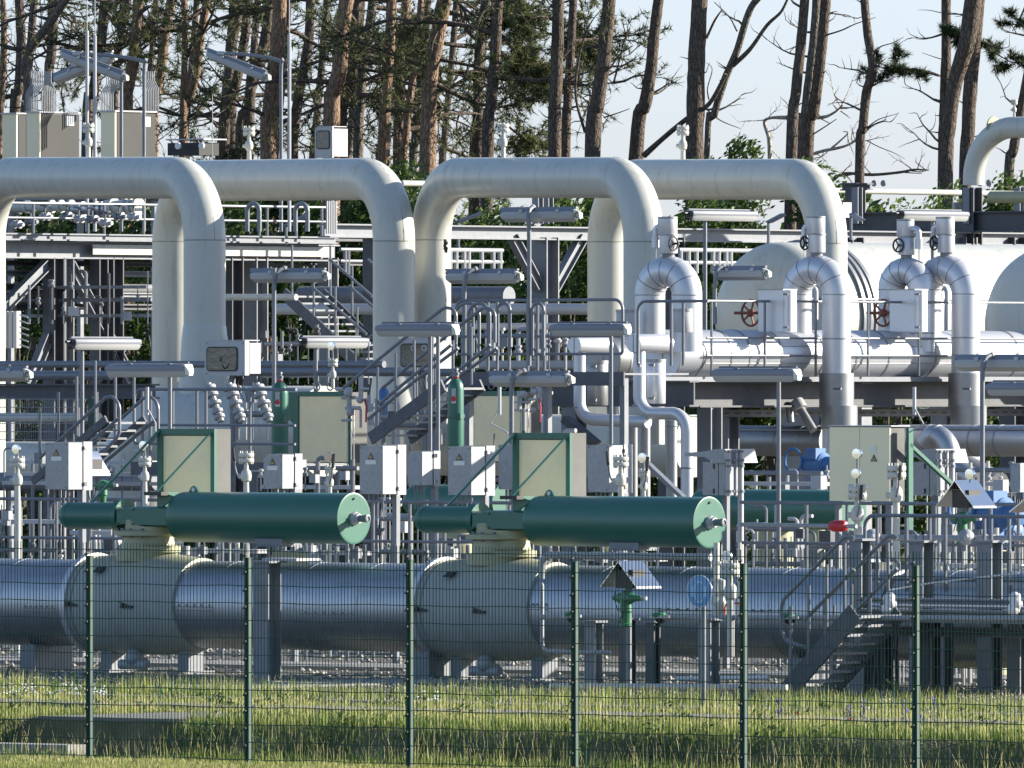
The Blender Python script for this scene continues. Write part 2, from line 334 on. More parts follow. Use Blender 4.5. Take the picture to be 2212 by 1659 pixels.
# ------------------------------------------------------------------ pipes
def ring(mb, c, ax, r, wd=.03):
    ax = Vector(ax).normalized(); mb.lathe(Vector(c)-ax*wd/2, ax, [(0, r), (wd*.3, r*1.0+.006), (wd*.7, r+.006), (wd, r)], 28)
def pipe(name, label, cat, path, r, m, bend=None, seams=(), seg=20, group=None, seam_mat=None):
    path = [Vector(p) for p in path]; full = fillet(path, bend or r*2.2, 12)
    if not seams: return one(name, MB().sweep(full, r, seg), M[m], label, cat, group)
    t = T(name, label, cat, path[0], group); part('pipe_wall', MB().sweep(full, r, seg), M[m], t)
    for c, ax in seams:
        mb = MB(); ring(mb, c, ax, r+.002); part('weld_seam' if m == 'cream' else 'seam_band', mb, M[seam_mat or m], t)
    return t
# the big clad line along the front
V0 = 24.0
zm = P(1106, 1316, V0).z; rm = .61
ua = lambda px, v=V0: P(px, 1300, v).x
def clad(name, label, x0, x1, bands, hatch=()):
    a, b = ua(x0), ua(x1); t = T(name, label, 'pipeline', ((a+b)/2, V0, G))
    part('cladding', MB().cyl((a, V0, zm), (b, V0, zm), rm, seg=64), M['alu'], t)
    for x in bands:
        mb = MB(); u = ua(x); mb.lathe((u-.02, V0, zm), (1,0,0), [(0, rm+.001), (.008, rm+.007), (.032, rm+.007), (.04, rm+.001)], 64); part('seam_band', mb, M['alu'], t)
    for x, y, wpx in hatch:
        mb = MB(); u = ua(x); z = P(x, y, V0-rm).z; n = 8
        for k in range(2):
            th = math.asin(max(-.99, min(.99, (z-zm-k*.05)/rm)))
            mb.box((u, V0-(rm+.006)*math.cos(th)-.008, z-k*.05), (u+wpx*S(x, V0)/ca, V0-(rm+.004)*math.cos(th)+.02, z-k*.05+.012))
        for j in range(6):
            uu = u+wpx*S(x, V0)/ca*(j+.5)/6; th = math.asin(max(-.99, min(.99, (z-zm)/rm)))
            mb.cbox((uu, V0-(rm+.01)*math.cos(th), z+.03), (.02, .02, .02))
        part('lap_joint', mb, M['galv_d'], t)
    return t
clad('clad_pipeline', 'wide aluminium-clad pipe leaving the left edge behind the first fence post', -260, 214, [60, -80], [(112, 1315, 70)])
clad('clad_pipeline', 'wide aluminium-clad pipe running between the two green-topped ball valves', 425, 965, [520, 700, 830], [(425, 1312, 100), (712, 1328, 120)])
clad('clad_pipeline', 'wide aluminium-clad pipe running from the second ball valve under the round blue sign', 1190, 1960, [1330, 1500, 1720], [(1190, 1310, 55), (1475, 1320, 120), (1660, 1323, 110)])
clad('clad_pipeline', 'short clad pipe end behind the dark steel skid at the right edge', 1975, 2560, [2080, 2150])
def stain_top(m, z0, z1, tone):
    t = m.node_tree; b_ = t.nodes['Principled BSDF']; src = b_.inputs['Base Color'].links[0].from_socket
    tc = t.nodes.new('ShaderNodeTexCoord'); sp = t.nodes.new('ShaderNodeSeparateXYZ'); nz = t.nodes.new('ShaderNodeTexNoise'); nz.inputs['Scale'].default_value = 2.2; nz.inputs['Detail'].default_value = 6
    t.links.new(tc.outputs['Object'], sp.inputs[0]); t.links.new(tc.outputs['Object'], nz.inputs[0])
    ad = t.nodes.new('ShaderNodeMath'); ad.operation = 'MULTIPLY_ADD'; ad.inputs[1].default_value = .5; t.links.new(nz.outputs[0], ad.inputs[0]); t.links.new(sp.outputs[2], ad.inputs[2])
    mr = t.nodes.new('ShaderNodeMapRange'); mr.inputs[1].default_value = z0+.25; mr.inputs[2].default_value = z1+.25; mr.inputs[4].default_value = .65; t.links.new(ad.outputs[0], mr.inputs[0])
    mx = t.nodes.new('ShaderNodeMix'); mx.data_type = 'RGBA'; mx.inputs[7].default_value = (*tone, 1); t.links.new(mr.outputs[0], mx.inputs[0]); t.links.new(src, mx.inputs[6]); t.links.new(mx.outputs[2], b_.inputs['Base Color'])
stain_top(M['body'], zm-G+.38, zm-G+.72, (.40,.38,.20))     # yellowed coating near the neck
def valve(dx, dy, label, tail):
    u = ua(205+dx); t = T('ball_valve', label, 'ball valve', (u+.9, V0, G))
    pr = [(0, .64), (.0, .66), (.12, .675), (.14, .64), (.16, .67), (.45, .69), (.85, .715), (1.25, .715), (1.5, .70), (1.75, .675), (1.9, .655), (2.02, .65), (2.03, .60)]
    part('valve_body', MB().lathe((u, V0, zm), (1,0,0), pr, 56), M['body'], t)
    mb = MB(); mb.lathe((u-.05, V0, zm), (1,0,0), [(0, .62), (0, .70), (.1, .71), (.1, .62)], 48); part('end_ring', mb, M['alu_w'], t)
    mb = MB(); cx = u+.98
    mb.lathe((cx, V0, zm+.60), (0,0,1), [(0, .44), (.15, .44), (.17, .36), (.34, .34), (.36, .45), (.42, .45), (.44, .31), (.58, .30)], 36); nk = part('neck', mb, M['cream_d'], t)
    for k in range(12):
        mb = MB(); a = k*math.pi/6; mb.cyl((cx+.36*math.cos(a), V0+.36*math.sin(a), zm+.93), (cx+.36*math.cos(a), V0+.36*math.sin(a), zm+1.06), .022, seg=6)
        part('bolt', mb, M['galv_d'], t, up=nk)
    for k, (ox, oz) in enumerate(((.08, -.02), (1.15, -.03))):
        th = math.asin(oz/.8); mb = MB(); x = u+ox; y = V0-(.67 if k == 0 else .72)
        mb.cbox((x+.09, y-.01, zm+oz), (.22, .03, .035)); mb.cbox((x+.03, y-.03, zm+oz+.02), (.05, .03, .05)); mb.bar((x-.03, y-.03, zm+oz+.07), (x+.14, y-.03, zm+oz+.02), .012)
        part('toggle_latch', mb, M['black'], t)
    mb = MB(); mb.prism([(u+.50, V0-.57, zm+.44), (u+.64, V0-.57, zm+.44), (u+.68, V0-.51, zm+.52), (u+.56, V0-.51, zm+.52)], (0, -.06, .0)); part('name_plate', mb, M['black'], t)
    for sx in (.25, 1.7):
        mb = MB(); mb.box((u+sx, V0-.16, G), (u+sx+.2, V0+.16, zm-.62)); mb.box((u+sx-.08, V0-.3, G-.02), (u+sx+.28, V0+.3, G+.04)); part('foot', mb, M['galv_d'], t)
    mb = MB(); mb.cyl((u+.8, V0-.35, G+.12), (u+1.3, V0-.35, G+.12), .07); mb.ball((u+1.05, V0-.35, G+.22), .13); mb.cyl((u+1.05, V0-.35, G+.2), (u+1.05, V0-.1, zm-.8), .05)
    part('drain_cock', mb, M['boxg'], t); return t
valve(0, 0, 'round-bodied ball valve in the front pipe, under the first green actuator', 0)
valve(754, 8, 'round-bodied ball valve in the front pipe, under the second green actuator', 1)
def actuator(dx, dy, label, V=V0, seen=True):
    p = lambda x, y, v=V: P(x+dx, y+dy, v)
    e = p(762, 1120); r = 55*S(762+dx, V); a = p(380, 1116); z = e.z
    t = T('valve_actuator', label, 'actuator', (p(335, 1120).x, V, z-.5))
    mb = MB(); L = e.x-a.x
    mb.lathe((a.x, V, z), (1,0,0), [(0, .03), (.01, r*.45), (.05, r*.80), (.11, r*.95), (.18, r), (L-.004, r)], 56); part('power_cylinder', mb, M['green'], t)
    mb = MB(); mb.lathe((e.x-.002, V, z), (1,0,0), [(0, r), (.0, r+.004), (.022, r+.004), (.024, r-.004), (.024, r-.03)], 56); d = part('end_plate', mb, M['green'], t)
    mb = MB(); mb.cyl((e.x+.01, V-.005, z+r*.78), (e.x+.045, V-.005, z+r*.78), .016, seg=8); part('bleed_plug', mb, M['black'], t, up=d)
    mb = MB(); mb.lathe((e.x+.022, V, z), (1,0,0), [(0, .10), (.03, .10), (.05, .085), (.06, .075), (.10, .072), (.10, .055)], 8); part('lock_nut', mb, M['boxw'], t, up=d)
    mb = MB(); mb.lathe((e.x+.08, V, z), (1,0,0), [(0, .048), (.14, .048), (.145, .054), (.20, .054), (.205, .036), (.19, .03)], 20); part('stop_screw', mb, M['galv_d'], t, up=d)
    s0, s1 = p(140, 1113), p(262, 1113); rs = 29*S(200+dx, V); zs = p(200, 1114).z
    mb = MB(); mb.lathe((s0.x, V, zs), (1,0,0), [(0, rs*.35), (.02, rs*.8), (.05, rs*.94), (.10, rs), (.13, rs), (.135, rs+.006), (.15, rs+.006), (.155, rs), (s1.x-s0.x, rs)], 40); part('spring_can', mb, M['green'], t)
    mb = MB(); mb.lathe((s1.x-.02, V, zs), (1,0,0), [(0, rs), (.0, rs+.05), (.10, rs+.05), (.10, rs*.8)], 32); part('clamp_ring', mb, M['green'], t)
    h0, h1 = p(272, 1095), p(345, 1136); mb = MB()
    def rb(x, hw, zt, zb): 
        zc = (zt+zb)/2; hh = (zt-zb)/2; k = .8
        return [(x, V-hw, zb+hh*(1-k)), (x, V-hw*k, zb), (x, V+hw*k, zb), (x, V+hw, zb+hh*(1-k)), (x, V+hw, zt-hh*(1-k)), (x, V+hw*k, zt), (x, V-hw*k, zt), (x, V-hw, zt-hh*(1-k))]
    mb.loft([rb(h0.x, .20, h0.z, h1.z), rb(h0.x+.03, .23, h0.z, h1.z), rb(p(312, 0).x, .23, h0.z, h1.z), rb(p(313, 0).x, .30, h0.z+.01, h1.z-.01), rb(a.x+.25, .32, h0.z+.01, h1.z-.01)])
    hs = part('yoke_housing', mb, M['green'], t)
    mb = MB()
    for x in (278, 308, 318):
        for y in (1100, 1131): c = p(x, y); mb.cbox((c.x, V-(.24 if x < 312 else .31), c.z), (.03, .02, .03))
    part('cover_bolts', mb, M['green'], t, up=hs)
    mb = MB(); c0, c1 = p(360, 1063), p(380, 1100); mb.box((c0.x, V-.2, c1.z), (c0.x+.05, V+.2, c0.z)); mb.prism([(c0.x+.05, V-.2, c0.z), (c1.x+.16, V-.2, c0.z-.06), (c0.x+.05, V-.2, c1.z)], (0, .03, 0)); part('bracket', mb, M['green'], t)
    b0, b1 = p(347, 1062), p(384, 1070); mb = MB(); mb.box((b0.x, V-.35, b1.z), (b1.x, V-.2, b0.z)); part('limit_switch', mb, M['black'], t)
    l = p(420, 1066, V); mb = MB(); mb.prism([(l.x-.12, V-.02, l.z-.02), (l.x-.045, V-.02, l.z+.09), (l.x, V-.02, l.z+.11), (l.x+.045, V-.02, l.z+.09), (l.x+.12, V-.02, l.z-.02)], (0, .03, 0)); lg = part('lifting_lug', mb, M['green'], t)
    mb = MB(); mb.cyl((l.x, V-.03, l.z+.055), (l.x, V-.018, l.z+.055), .03, seg=12); part('lug_eye', mb, M['white'], t, up=lg)
    n = p(338, 1140); mb = MB(); mb.lathe((n.x, V, n.z-.34), (0,0,1), [(0, .34), (.08, .34), (.1, .26), (.22, .24), (.25, .30), (.36, .30)], 28); part('mounting_spool', mb, M['cream_d'], t)
    q1 = p(600, 1168); mb = MB(); mb.box((q1.x-.25, V-.2, q1.z-.08), (q1.x+.25, V+.2, q1.z+.03)); part('saddle', mb, M['galv_d'], t)
    return t
actuator(0, 0, 'long green actuator cylinder on the first ball valve, ending under the first warning boxes')
actuator(768, 8.5, 'long green actuator cylinder on the second ball valve, ending above the round blue sign')
def control(dx, dy, label, V=24.95, h=0):
    p = lambda x, y, v=V: P(x+dx, y+dy, v)
    x0, x1, xs_ = 343, 463, 498; a = p(x0, 926); b = p(x1, 926); zb = p(x0, 1090).z; zt = a.z
    dpt = PU(xs_+dx, 930+dy, b.x).y-V
    t = T('control_cabinet', label, 'cabinet', ((a.x+b.x)/2, V+dpt/2, zb))
    fw = .075
    mb = MB(); mb.box((a.x+.02, V+.03, zb+.12), (b.x+.001, V+dpt, zt-.004)); part('casing', mb, M['side'], t)
    mb = MB(); mb.loft([[(a.x+fw, V+.012+.0, z), (b.x-fw*.6, V+.012, z), (b.x-fw*.6, V+.028, z), (a.x+fw, V+.028, z)] for z in (zb+.16, zt-.10)]); part('door', mb, M['ssb'], t)
    mb = MB(); mb.box((a.x-.02, V-.015, zb-.05), (a.x+fw, V+.025, zt)); mb.box((b.x-.06, V-.015, zb), (b.x+.012, V+.035, zt)); mb.box((a.x+fw, V-.014, zt-.085), (b.x-.06, V+.024, zt-.001)); part('frame', mb, M['green'], t)
    s0, s1 = p(458, 935), p(421, 1062); mb = MB(); mb.bar((s0.x, V-.03, s0.z), (s1.x, V-.82, s1.z), .045, .015); part('stay', mb, M['green'], t)
    s0, s1 = p(345, 930), p(272, 1094); mb = MB(); mb.bar((s0.x, V-.02, s0.z), (s1.x, V-.82, s1.z), .07, .03); part('stay', mb, M['green'], t)
    return t
control(0, 0, 'green-framed cabinet with dented door, tan from painted reflection, above the first green actuator')
control(768, 8.5, 'green-framed cabinet with dented door, tan from painted reflection, above the second green actuator')
# second row: cabinets with tall gas bottles
def gas_cabinet(dx, dy, label, V=50.0):
    p = lambda x, y, v=V: P(x+dx, y+dy, v)
    a, b = p(637, 847), p(757, 847); zt = a.z; zb = p(640, 1000).z; dpt = PU(793+dx, 850+dy, b.x).y-V
    t = T('control_cabinet', label, 'cabinet', ((a.x+b.x)/2, V, G))
    mb = MB(); mb.box((a.x, V+.02, zb), (b.x, V+dpt, zt)); part('casing', mb, M['side'], t)
    mb = MB(); mb.box((a.x+.10, V, zb+.02), (b.x-.04, V+.018, zt-.07)); part('door', mb, M['ssb'], t)
    mb = MB(); mb.box((a.x-.02, V-.02, zb-1.2), (a.x+.09, V+.015, zt)); mb.box((a.x+.09, V-.02, zt-.065), (b.x+.02, V+.015, zt+.01)); mb.box((b.x-.035, V-.02, zb-.9), (b.x+.02, V+.015, zt-.066)); part('frame', mb, M['green'], t)
    c = p(623, 862); mb = MB(); mb.prism([(a.x-.5, V+.02, zt), (a.x-.03, V+.02, zt), (a.x-.03, V+.02, zt-.55), (a.x-.3, V+.02, zt-.3), (a.x-.5, V+.02, zt-.3)], (0, .05, 0)); part('gusset', mb, M['green'], t)
    mb = MB()
    for k in (-.04, .07, .13): mb.cyl((b.x+k, V-.06, zb-.3), (b.x+k, V-.06, zt-.2), .012, seg=6)
    part('tubing', mb, M['chrome'], t)
    for k, (x, y) in enumerate(((668, 846), (696, 846))):
        e = p(x, y); mb = MB(); mb.sweep([(e.x+.06*math.cos(i*math.pi/6), V+.2, zt+.09+.06*math.sin(i*math.pi/6)) for i in range(13)], .013, 6); part('lifting_eye', mb, M['galv_d'], t)
    cx = p(774, 840); mb = MB(); rr = random.Random(int(dx)+3)
    for k in range(11):
        x = cx.x+rr.uniform(-.22, .3); z = zt-.15+rr.uniform(-.32, .28); y = V-.12+rr.uniform(-.06, .06); L = rr.uniform(.08, .2)
        if k % 2: mb.cyl((x-L, y, z), (x+L, y, z), rr.uniform(.015, .035), seg=8)
        else: mb.cyl((x, y, z-L), (x, y, z+L), rr.uniform(.015, .04), seg=8)
    for k in range(4): mb.ball((cx.x+rr.uniform(-.15, .2), V-.15, zt-.15+rr.uniform(-.2, .2)), rr.uniform(.04, .075))
    part('valve_cluster', mb, M['boxw'], t)
    e = p(800, 862); mb = MB(); mb.sweep([(e.x, V-.15, e.z), (e.x+.06, V-.17, e.z-.12), (e.x+.05, V-.17, e.z-.38)], .018, 6); part('red_lever', mb, M['red'], t)
    return t
gas_cabinet(0, 0, 'tall cabinet, painted-reflection tan door, beside the first green gas bottle')
gas_cabinet(376, -1, 'tall cabinet, painted-reflection tan door, beside the second green gas bottle, partly behind a nearer cabinet')
def bottle(x0, x1, yt, yb, V, label):
    a, b = P(x0, yt, V), P(x1, yt, V); r = (x1-x0)/2*S(x0, V); c = P((x0+x1)/2, yt, V); zb = P(x0, yb, V).z; H = c.z-zb; H0 = 163*S(x0, V)
    t = T('gas_bottle', label, 'gas bottle', (c.x, V, zb))
    mb = MB(); mb.lathe((c.x, V, zb), (0,0,1), [(0, r*.9), (.03, r), (H-H0*.54, r), (H-H0*.535, r+.012), (H-H0*.51, r+.012), (H-H0*.505, r), (H-r*1.5, r), (H-r*.9, r*.93), (H-r*.45, r*.7), (H-r*.15, r*.38), (H, r*.3)], 36); part('bottle', mb, M['green'], t)
    mb = MB(); mb.lathe((c.x, V, c.z), (0,0,1), [(0, .05), (.05, .05), (.06, .035), (.10, .035), (.11, .045), (.14, .04)], 12); mb.cyl((c.x-.06, V, c.z+.06), (c.x+.06, V, c.z+.06), .02, seg=8); part('cylinder_valve', mb, M['galv_d'], t)
    mb = MB(); mb.lathe((c.x, V, c.z-.03), (0,0,1), [(0, r*.36), (.035, .055)], 16); part('shoulder_mark', mb, M['red'], t)
    zz = c.z-H0*.53; mb = MB(); mb.lathe((c.x, V, zz), (0,0,1), [(0, r+.008), (.0, r+.016), (.05, r+.016), (.05, r+.008)], 30); mb.cbox((c.x+r*.9, V-r*.3, zz+.02), (.10, .08, .09)); part('strap', mb, M['green'], t)
    part('stand', MB().cyl((c.x, V, G), (c.x, V, zb+.02), r*.6, seg=14), M['galv_d'], t)
    ux = P((x0+x1)/2-6, 0, V-r).x
    for nm, zt_, zb_, m in (('paper_label', 844, 861, 'boxw'), ('paper_label', 862, 876, 'white')):
        z1, z0 = P(x0, zt_+(yt-820), V).z, P(x0, zb_+(yt-820), V).z; ang0 = math.radians(-40-17); mb = MB()
        rings = []
        for z in (z0, z1):
            rings.append([(c.x+(r+.004)*math.sin(t_), V-(r+.004)*math.cos(t_), z) for t_ in [math.radians(a_) for a_ in (10, 18, 26, 34, 40)]])
        mb.loft(rings, cap=False, close=False); lb = part(nm, mb, M[m], t)
        if m == 'white':
            th = math.radians(25); n = Vector((math.sin(th), -math.cos(th), 0)); cc = Vector((c.x, V, (z0*.35+z1*.65)))+n*(r+.004)
            mb = MB(); mb.lathe(cc, n, [(0, .042), (.004, .042)], 16); dd = part('red_disc', mb, M['red'], t, up=lb)
    return t
bottle(586, 623, 822, 1178, 48.5, 'green gas bottle strapped upright behind the small box with warning triangle')
bottle(967, 1002, 815, 1108, 43.2, 'green gas bottle strapped upright at the foot of the middle stair')
def rear_actuator(x0, x1, yt, yb, V, label):
    a = P(x0, (yt+yb)/2, V); b = P(x1, 0, V); r = (yb-yt)/2*S(x0, V); t = T('valve_actuator', label, 'actuator', ((a.x+b.x)/2, V, a.z-r))
    L = b.x-a.x; part('power_cylinder', MB().lathe(a, (1,0,0), [(0, r*.4), (.03, r*.75), (.1, r*.96), (.16, r), (L*.55, r), (L, r)], 40), M['green'], t)
    part('end_plate', MB().lathe((b.x, V, a.z), (1,0,0), [(0, r+.01), (.03, r+.01)], 40), M['green'], t)
    mb = MB(); mb.prism([(a.x+.3, V-.02, a.z+r-.02), (a.x+.36, V-.02, a.z+r+.12), (a.x+.44, V-.02, a.z+r+.12), (a.x+.5, V-.02, a.z+r-.02)], (0,.03,0)); part('lifting_lug', mb, M['green'], t)
    mb = MB(); mb.lathe(((a.x+b.x)/2, V, G+.2), (0,0,1), [(0, .3), (a.z-r-G-.1, .3)], 20); part('mounting_spool', mb, M['cream_d'], t)
    return t
rear_actuator(885, 1085, 1046, 1120, 40, 'green actuator cylinder half hidden behind the cabinets left of the second front actuator')
rear_actuator(1503, 1840, 1056, 1142, 40, 'green actuator cylinder behind the wide beige two-door cabinet')
# ------------------------------------------------------------------ tall cream arches
def arch(label, xl, xr, yl, yr, Vl, Vr, w, ybl, ybr, flare=None):
    pl, pr_ = P(xl, yl, Vl), P(xr, yr, Vr); r = w/2*S((xl+xr)/2, (Vl+Vr)/2); Rb = 1.12
    t = T('pipe_arch', label, 'pipe', (pr_.x, Vr, G))
    zl, zr = P(xl, ybl, Vl).z, P(xr, ybr, Vr).z
    path = fillet([Vector((pl.x, Vl, zl)), pl, pr_, Vector((pr_.x, Vr, zr))], Rb, 20)
    part('pipe_wall', MB().sweep(path, r, 48), M['cream'], t)
    d = (pr_-pl).normalized()
    for p_, s_ in ((pl, 1), (pr_, -1)):
        mb = MB(); mb.lathe(p_+Vector((0, 0, -Rb)), (0,0,1), [(0, r), (.003, r+.004), (.018, r+.004), (.021, r)], 40); part('weld_seam', mb, M['seam'], t)
        mb = MB(); c0 = p_+d*s_*Rb+Vector((0,0,-Rb)); pts = []
        for k in range(13):
            th = k/12*math.pi/2; pts.append(c0+Vector((0,0,1))*(Rb+r)*math.sin(th)-d*s_*(Rb+r)*math.cos(th))
        mb.sweep(pts, .007, 5); part('bend_seam', mb, M['seam'], t)
    if flare:
        for p_, zt, zb_, k in flare:
            base = pr_ if p_ == 'r' else pl
            mb = MB(); mb.lathe((base.x, base.y, zb_), (0,0,1), [(0, r*k), ((zt-zb_)*.1, r*k), (zt-zb_-.25, r*1.10), (zt-zb_-.04, r+.012), (zt-zb_, r+.002)], 48); part('reducer', mb, M['cream'], t)
    return t
zf = lambda x, y, V: P(x, y, V).z
arch('tall cream pipe arch cut by the left edge of the picture', -32, 442, 384, 384, 65, 62, 90, 1100, 960, [('r', zf(442, 702, 62), zf(442, 900, 62), 1.28)])
arch('tall cream pipe arch behind the first, its right leg meeting the third arch', 373, 851, 391, 386, 67, 64, 90, 960, 960, [('r', zf(851, 812, 64), zf(851, 900, 64), 1.25)])
arch('tall cream pipe arch in the middle, with a dark paint scar on its left leg', 931, 1391, 384, 383.5, 65, 62, 88, 960, 960)
arch('tall cream pipe arch farthest to the right, its right leg behind a silver bend', 1312, 1786, 388, 387, 67, 64, 88, 960, 960)
sc_ = P(957, 527, 65-.37); mb = MB()
for k, (dx, dz) in enumerate(((0, .06), (.015, .02), (-.01, -.03), (.012, -.08), (.02, -.13))):
    mb.ball((sc_.x+dx, sc_.y+.06, sc_.z+dz), .03+.012*(k % 2), 8)
one('paint_scar', mb, M['black'], 'small dark stain on the left leg of the middle arch', 'stain')
# big headers at the arch feet
a = P(300, 930, 62.0); b = P(700, 945, 62.0)
pipe('header_pipe', 'huge cream pipe bending down to the ground at the foot of the first arch', 'pipe', [(a.x, 62, G), (a.x, 62, a.z), (b.x, 62, a.z)], .80, 'cream', 1.15, [((a.x+1.6, 62, a.z), (1,0,0))], 40)
a = P(780, 960, 65.5); b = P(1500, 960, 65.5)
pipe('header_pipe', 'wide cream header pipe behind the middle stair and second gas bottle', 'pipe', [(a.x, 65.5, a.z), (b.x, 65.5, a.z)], .55, 'cream', .8, [((a.x+2.2, 65.5, a.z), (1,0,0))], 40)
a = P(-300, 1000, 70)
pipe('header_pipe', 'long cream header pipe low behind the left railings', 'pipe', [(a.x, 70, a.z), (a.x+9, 70, a.z)], .42, 'cream', .8, [], 32)
# ------------------------------------------------------------------ silver headers and U bends
VH = 54.0
zh = P(1700, 768, VH).z
def silver(label, x0, x1, V, y, rpx, rings_, m='alu_w', cap=True):
    a, b = P(x0, y, V), P(x1, y, V); r = rpx*S(x0, V); t = T('silver_header', label, 'pipe', (a.x+1, V, a.z-r))
    prof = [(0, .02), (0, r*.88), (.03, r*.90), (.22, r*.985), (.34, r)] if cap else [(0, r*.9), (0, r)]
    part('cladding', MB().lathe((a.x, V, a.z), (1,0,0), prof+[(b.x-a.x, r)], 56), M[m], t)
    for x in rings_:
        mb = MB(); c = P(x, y, V); mb.lathe((c.x-.02, V, a.z), (1,0,0), [(0, r+.001), (.01, r+.009), (.035, r+.009), (.045, r+.001)], 56); part('seam_band', mb, M['alu_d'], t)
    mb = MB(); mb.box((a.x+.35, V-.02-r*.72, a.z+r*.69), (b.x, V-r*.66, a.z+r*.75)); part('seam_band', mb, M['alu_d'], t); return t
def silver_y(label, x0, x1, V, y, rpx, rings_, m):
    a = P(x0, y, V); b = PU(x1, y, a.x); r = rpx*S(x0, V); t = T('silver_header', label, 'pipe', (a.x, V, a.z-r))
    part('cladding', MB().lathe(a, (0,1,0), [(0, .02), (0, r*.97), (.02, r), (b.y-a.y, r)], 64), M[m], t)
    mb = MB(); mb.box((a.x-.008, a.y-.008, a.z-r*.95), (a.x+.008, a.y-.001, a.z+r*.95)); part('end_seam', mb, M['alu_d'], t)
    for x in rings_:
        c = PU(x, y, a.x+r*.5); mb = MB(); mb.lathe((a.x, c.y-.02, a.z), (0,1,0), [(0, r+.001), (.01, r+.01), (.045, r+.01), (.055, r+.001)], 56); part('seam_band', mb, M['alu_d'], t)
    for f in (.35, -.35):
        n = Vector((math.cos(f), 0, math.sin(f))); c = a+n*(r+.002); mb = MB(); mb.cbox((c.x, (a.y+b.y)/2+.3, c.z), (.012, b.y-a.y-.7, .014)); part('seam_band', mb, M['alu_d'], t)
    return a.x
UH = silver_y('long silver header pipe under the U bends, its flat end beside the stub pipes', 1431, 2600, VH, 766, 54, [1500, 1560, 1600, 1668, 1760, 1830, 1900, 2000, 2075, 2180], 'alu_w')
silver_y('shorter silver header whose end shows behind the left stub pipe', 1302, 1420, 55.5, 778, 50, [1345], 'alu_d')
HV = lambda x: PU(x, 730, UH).y
silver('dull silver line running low between the platform legs', 1553, 1790, 58.5, 952, 33, [1600, 1690, 1740, 1770], 'alu_d', False)
silver('silver line running low behind the hooded meter at the right', 1945, 2500, 58.5, 951, 34, [2010, 2110, 2165], 'alu', False)
def stub(label, x0, x1, y, U, rpx):
    a = PU(x0, y, U); b = PU(x1, y, U); r = rpx*S(x0, VH)
    t = T('stub_pipe', label, 'pipe', (U, a.y, a.z)); part('cladding', MB().lathe(a, (0,1,0), [(0, .01), (0, r-.01), (.02, r), ((b.y-a.y), r)], 32), M['alu_w'], t)
    mb = MB(); mb.box((U-.007, a.y-.006, a.z-r*.97), (U+.007, a.y-.001, a.z+r*.97)); part('seam_band', mb, M['alu_d'], t)
Ua = P(1238, 746, 51.0).x; Ub = P(1366, 742, 51.0).x
stub('horizontal silver stub pipe with a split end cap, the left of a pair', 1240, 1310, 746, Ua, 19.5)
stub('horizontal silver stub pipe with a split end cap, the right of a pair', 1368, 1440, 742, Ub, 20.5)
def pxp(pts, V): return [P(x, y, V) if len((x, y)) == 2 else None for x, y in pts]
pipe('clad_pipe', 'silver pipe dropping from the left stub pipe then turning right', 'pipe', pxp([(1252, 755), (1252, 905), (1400, 912)], 51.17), 13*S(1253, 51), 'alu_w', .3, [(P(1252, 880, 51.17), (0,0,1))], 24, seam_mat='alu_d')
pipe('clad_pipe', 'silver pipe dropping from the right stub pipe in a double bend to the ground', 'pipe', pxp([(1381, 755), (1381, 893), (1484, 893), (1484, 1080)], 51.19), 13.5*S(1381, 51), 'alu_w', .3, [(P(1381, 876, 51.19), (0,0,1)), (P(1484, 1011, 51.19), (0,0,1))], 24, seam_mat='alu_d')
for x, wd, y0, lb in ((1367, 21, 905, 'thick silver riser left of the double-bend pipe foot'), (1394, 22, 905, 'thick silver riser standing behind the flanged gauge'), (1451, 24, 908, 'thick silver riser just left of the double-bend pipe')):
    pipe('clad_riser', lb, 'pipe', pxp([(x, y0), (x, 1110)], 53), wd/2*S(x, 53), 'alu_d', None, [(P(x, 920, 53), (0,0,1))], 20)
pipe('clad_pipe', 'dull silver pipe elbow passing behind the left stub drop', 'pipe', pxp([(1300, 850), (1322, 852), (1325, 905)], 53.5), 13*S(1300, 53), 'alu_d', .3)
def drum(label, x0, x1, y0, y1, V, m='alu_w', lat=True, name='clad_drum'):
    r = (x1-x0)/2*S(x0, V); c = P((x0+x1)/2, y1, V); H = P(x0, y0, V).z-c.z; t = T(name, label, 'insulation drum', c)
    part('cladding', MB().lathe(c, (0,0,1), [(0, r*.96), (.01, r), (H-.01, r), (H, r*.96)], 32), M[m], t)
    mb = MB(); mb.lathe(c+Vector((0,0,H-.04)), (0,0,1), [(0, r), (.0, r+.008), (.05, r+.008), (.05, r*.9)], 32); part('lid_rim', mb, M['alu_d'], t)
    if lat:
        for f in (.12, .88):
            mb = MB(); mb.cbox((c.x+r*.35, V-r*.97, c.z+H*f), (.10, .03, .035)); mb.bar((c.x+r*.35-.07, V-r-.01, c.z+H*f), (c.x+r*.35+.07, V-r-.01, c.z+H*f+.02), .012); part('toggle_latch', mb, M['galv_d'], t)
    return t
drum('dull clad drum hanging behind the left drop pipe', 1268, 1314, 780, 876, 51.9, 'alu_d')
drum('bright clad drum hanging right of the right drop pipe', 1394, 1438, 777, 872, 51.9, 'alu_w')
drum('short white drum on the header left of the first U bend', 1331, 1371, 670, 720, 53, 'boxw', False)
drum('short white drum at the foot of the first U bend', 1455, 1497, 668, 718, 53.2, 'boxw', False)
VL = {'silver U bend over the flat end of the long header': 'clad valve stack over the first U bend, with a spout', 'silver U bend with a long right leg reaching down to the beige cabinet': 'clad valve stack over the second U bend, before the last arch leg', 'silver U bend partly hidden behind the last bend': 'clad valve stack whose black wheel faces the road, spout to the right', 'silver U bend with a long leg beside the rightmost gooseneck lamp': 'rightmost clad valve stack, spout hanging on its left'}
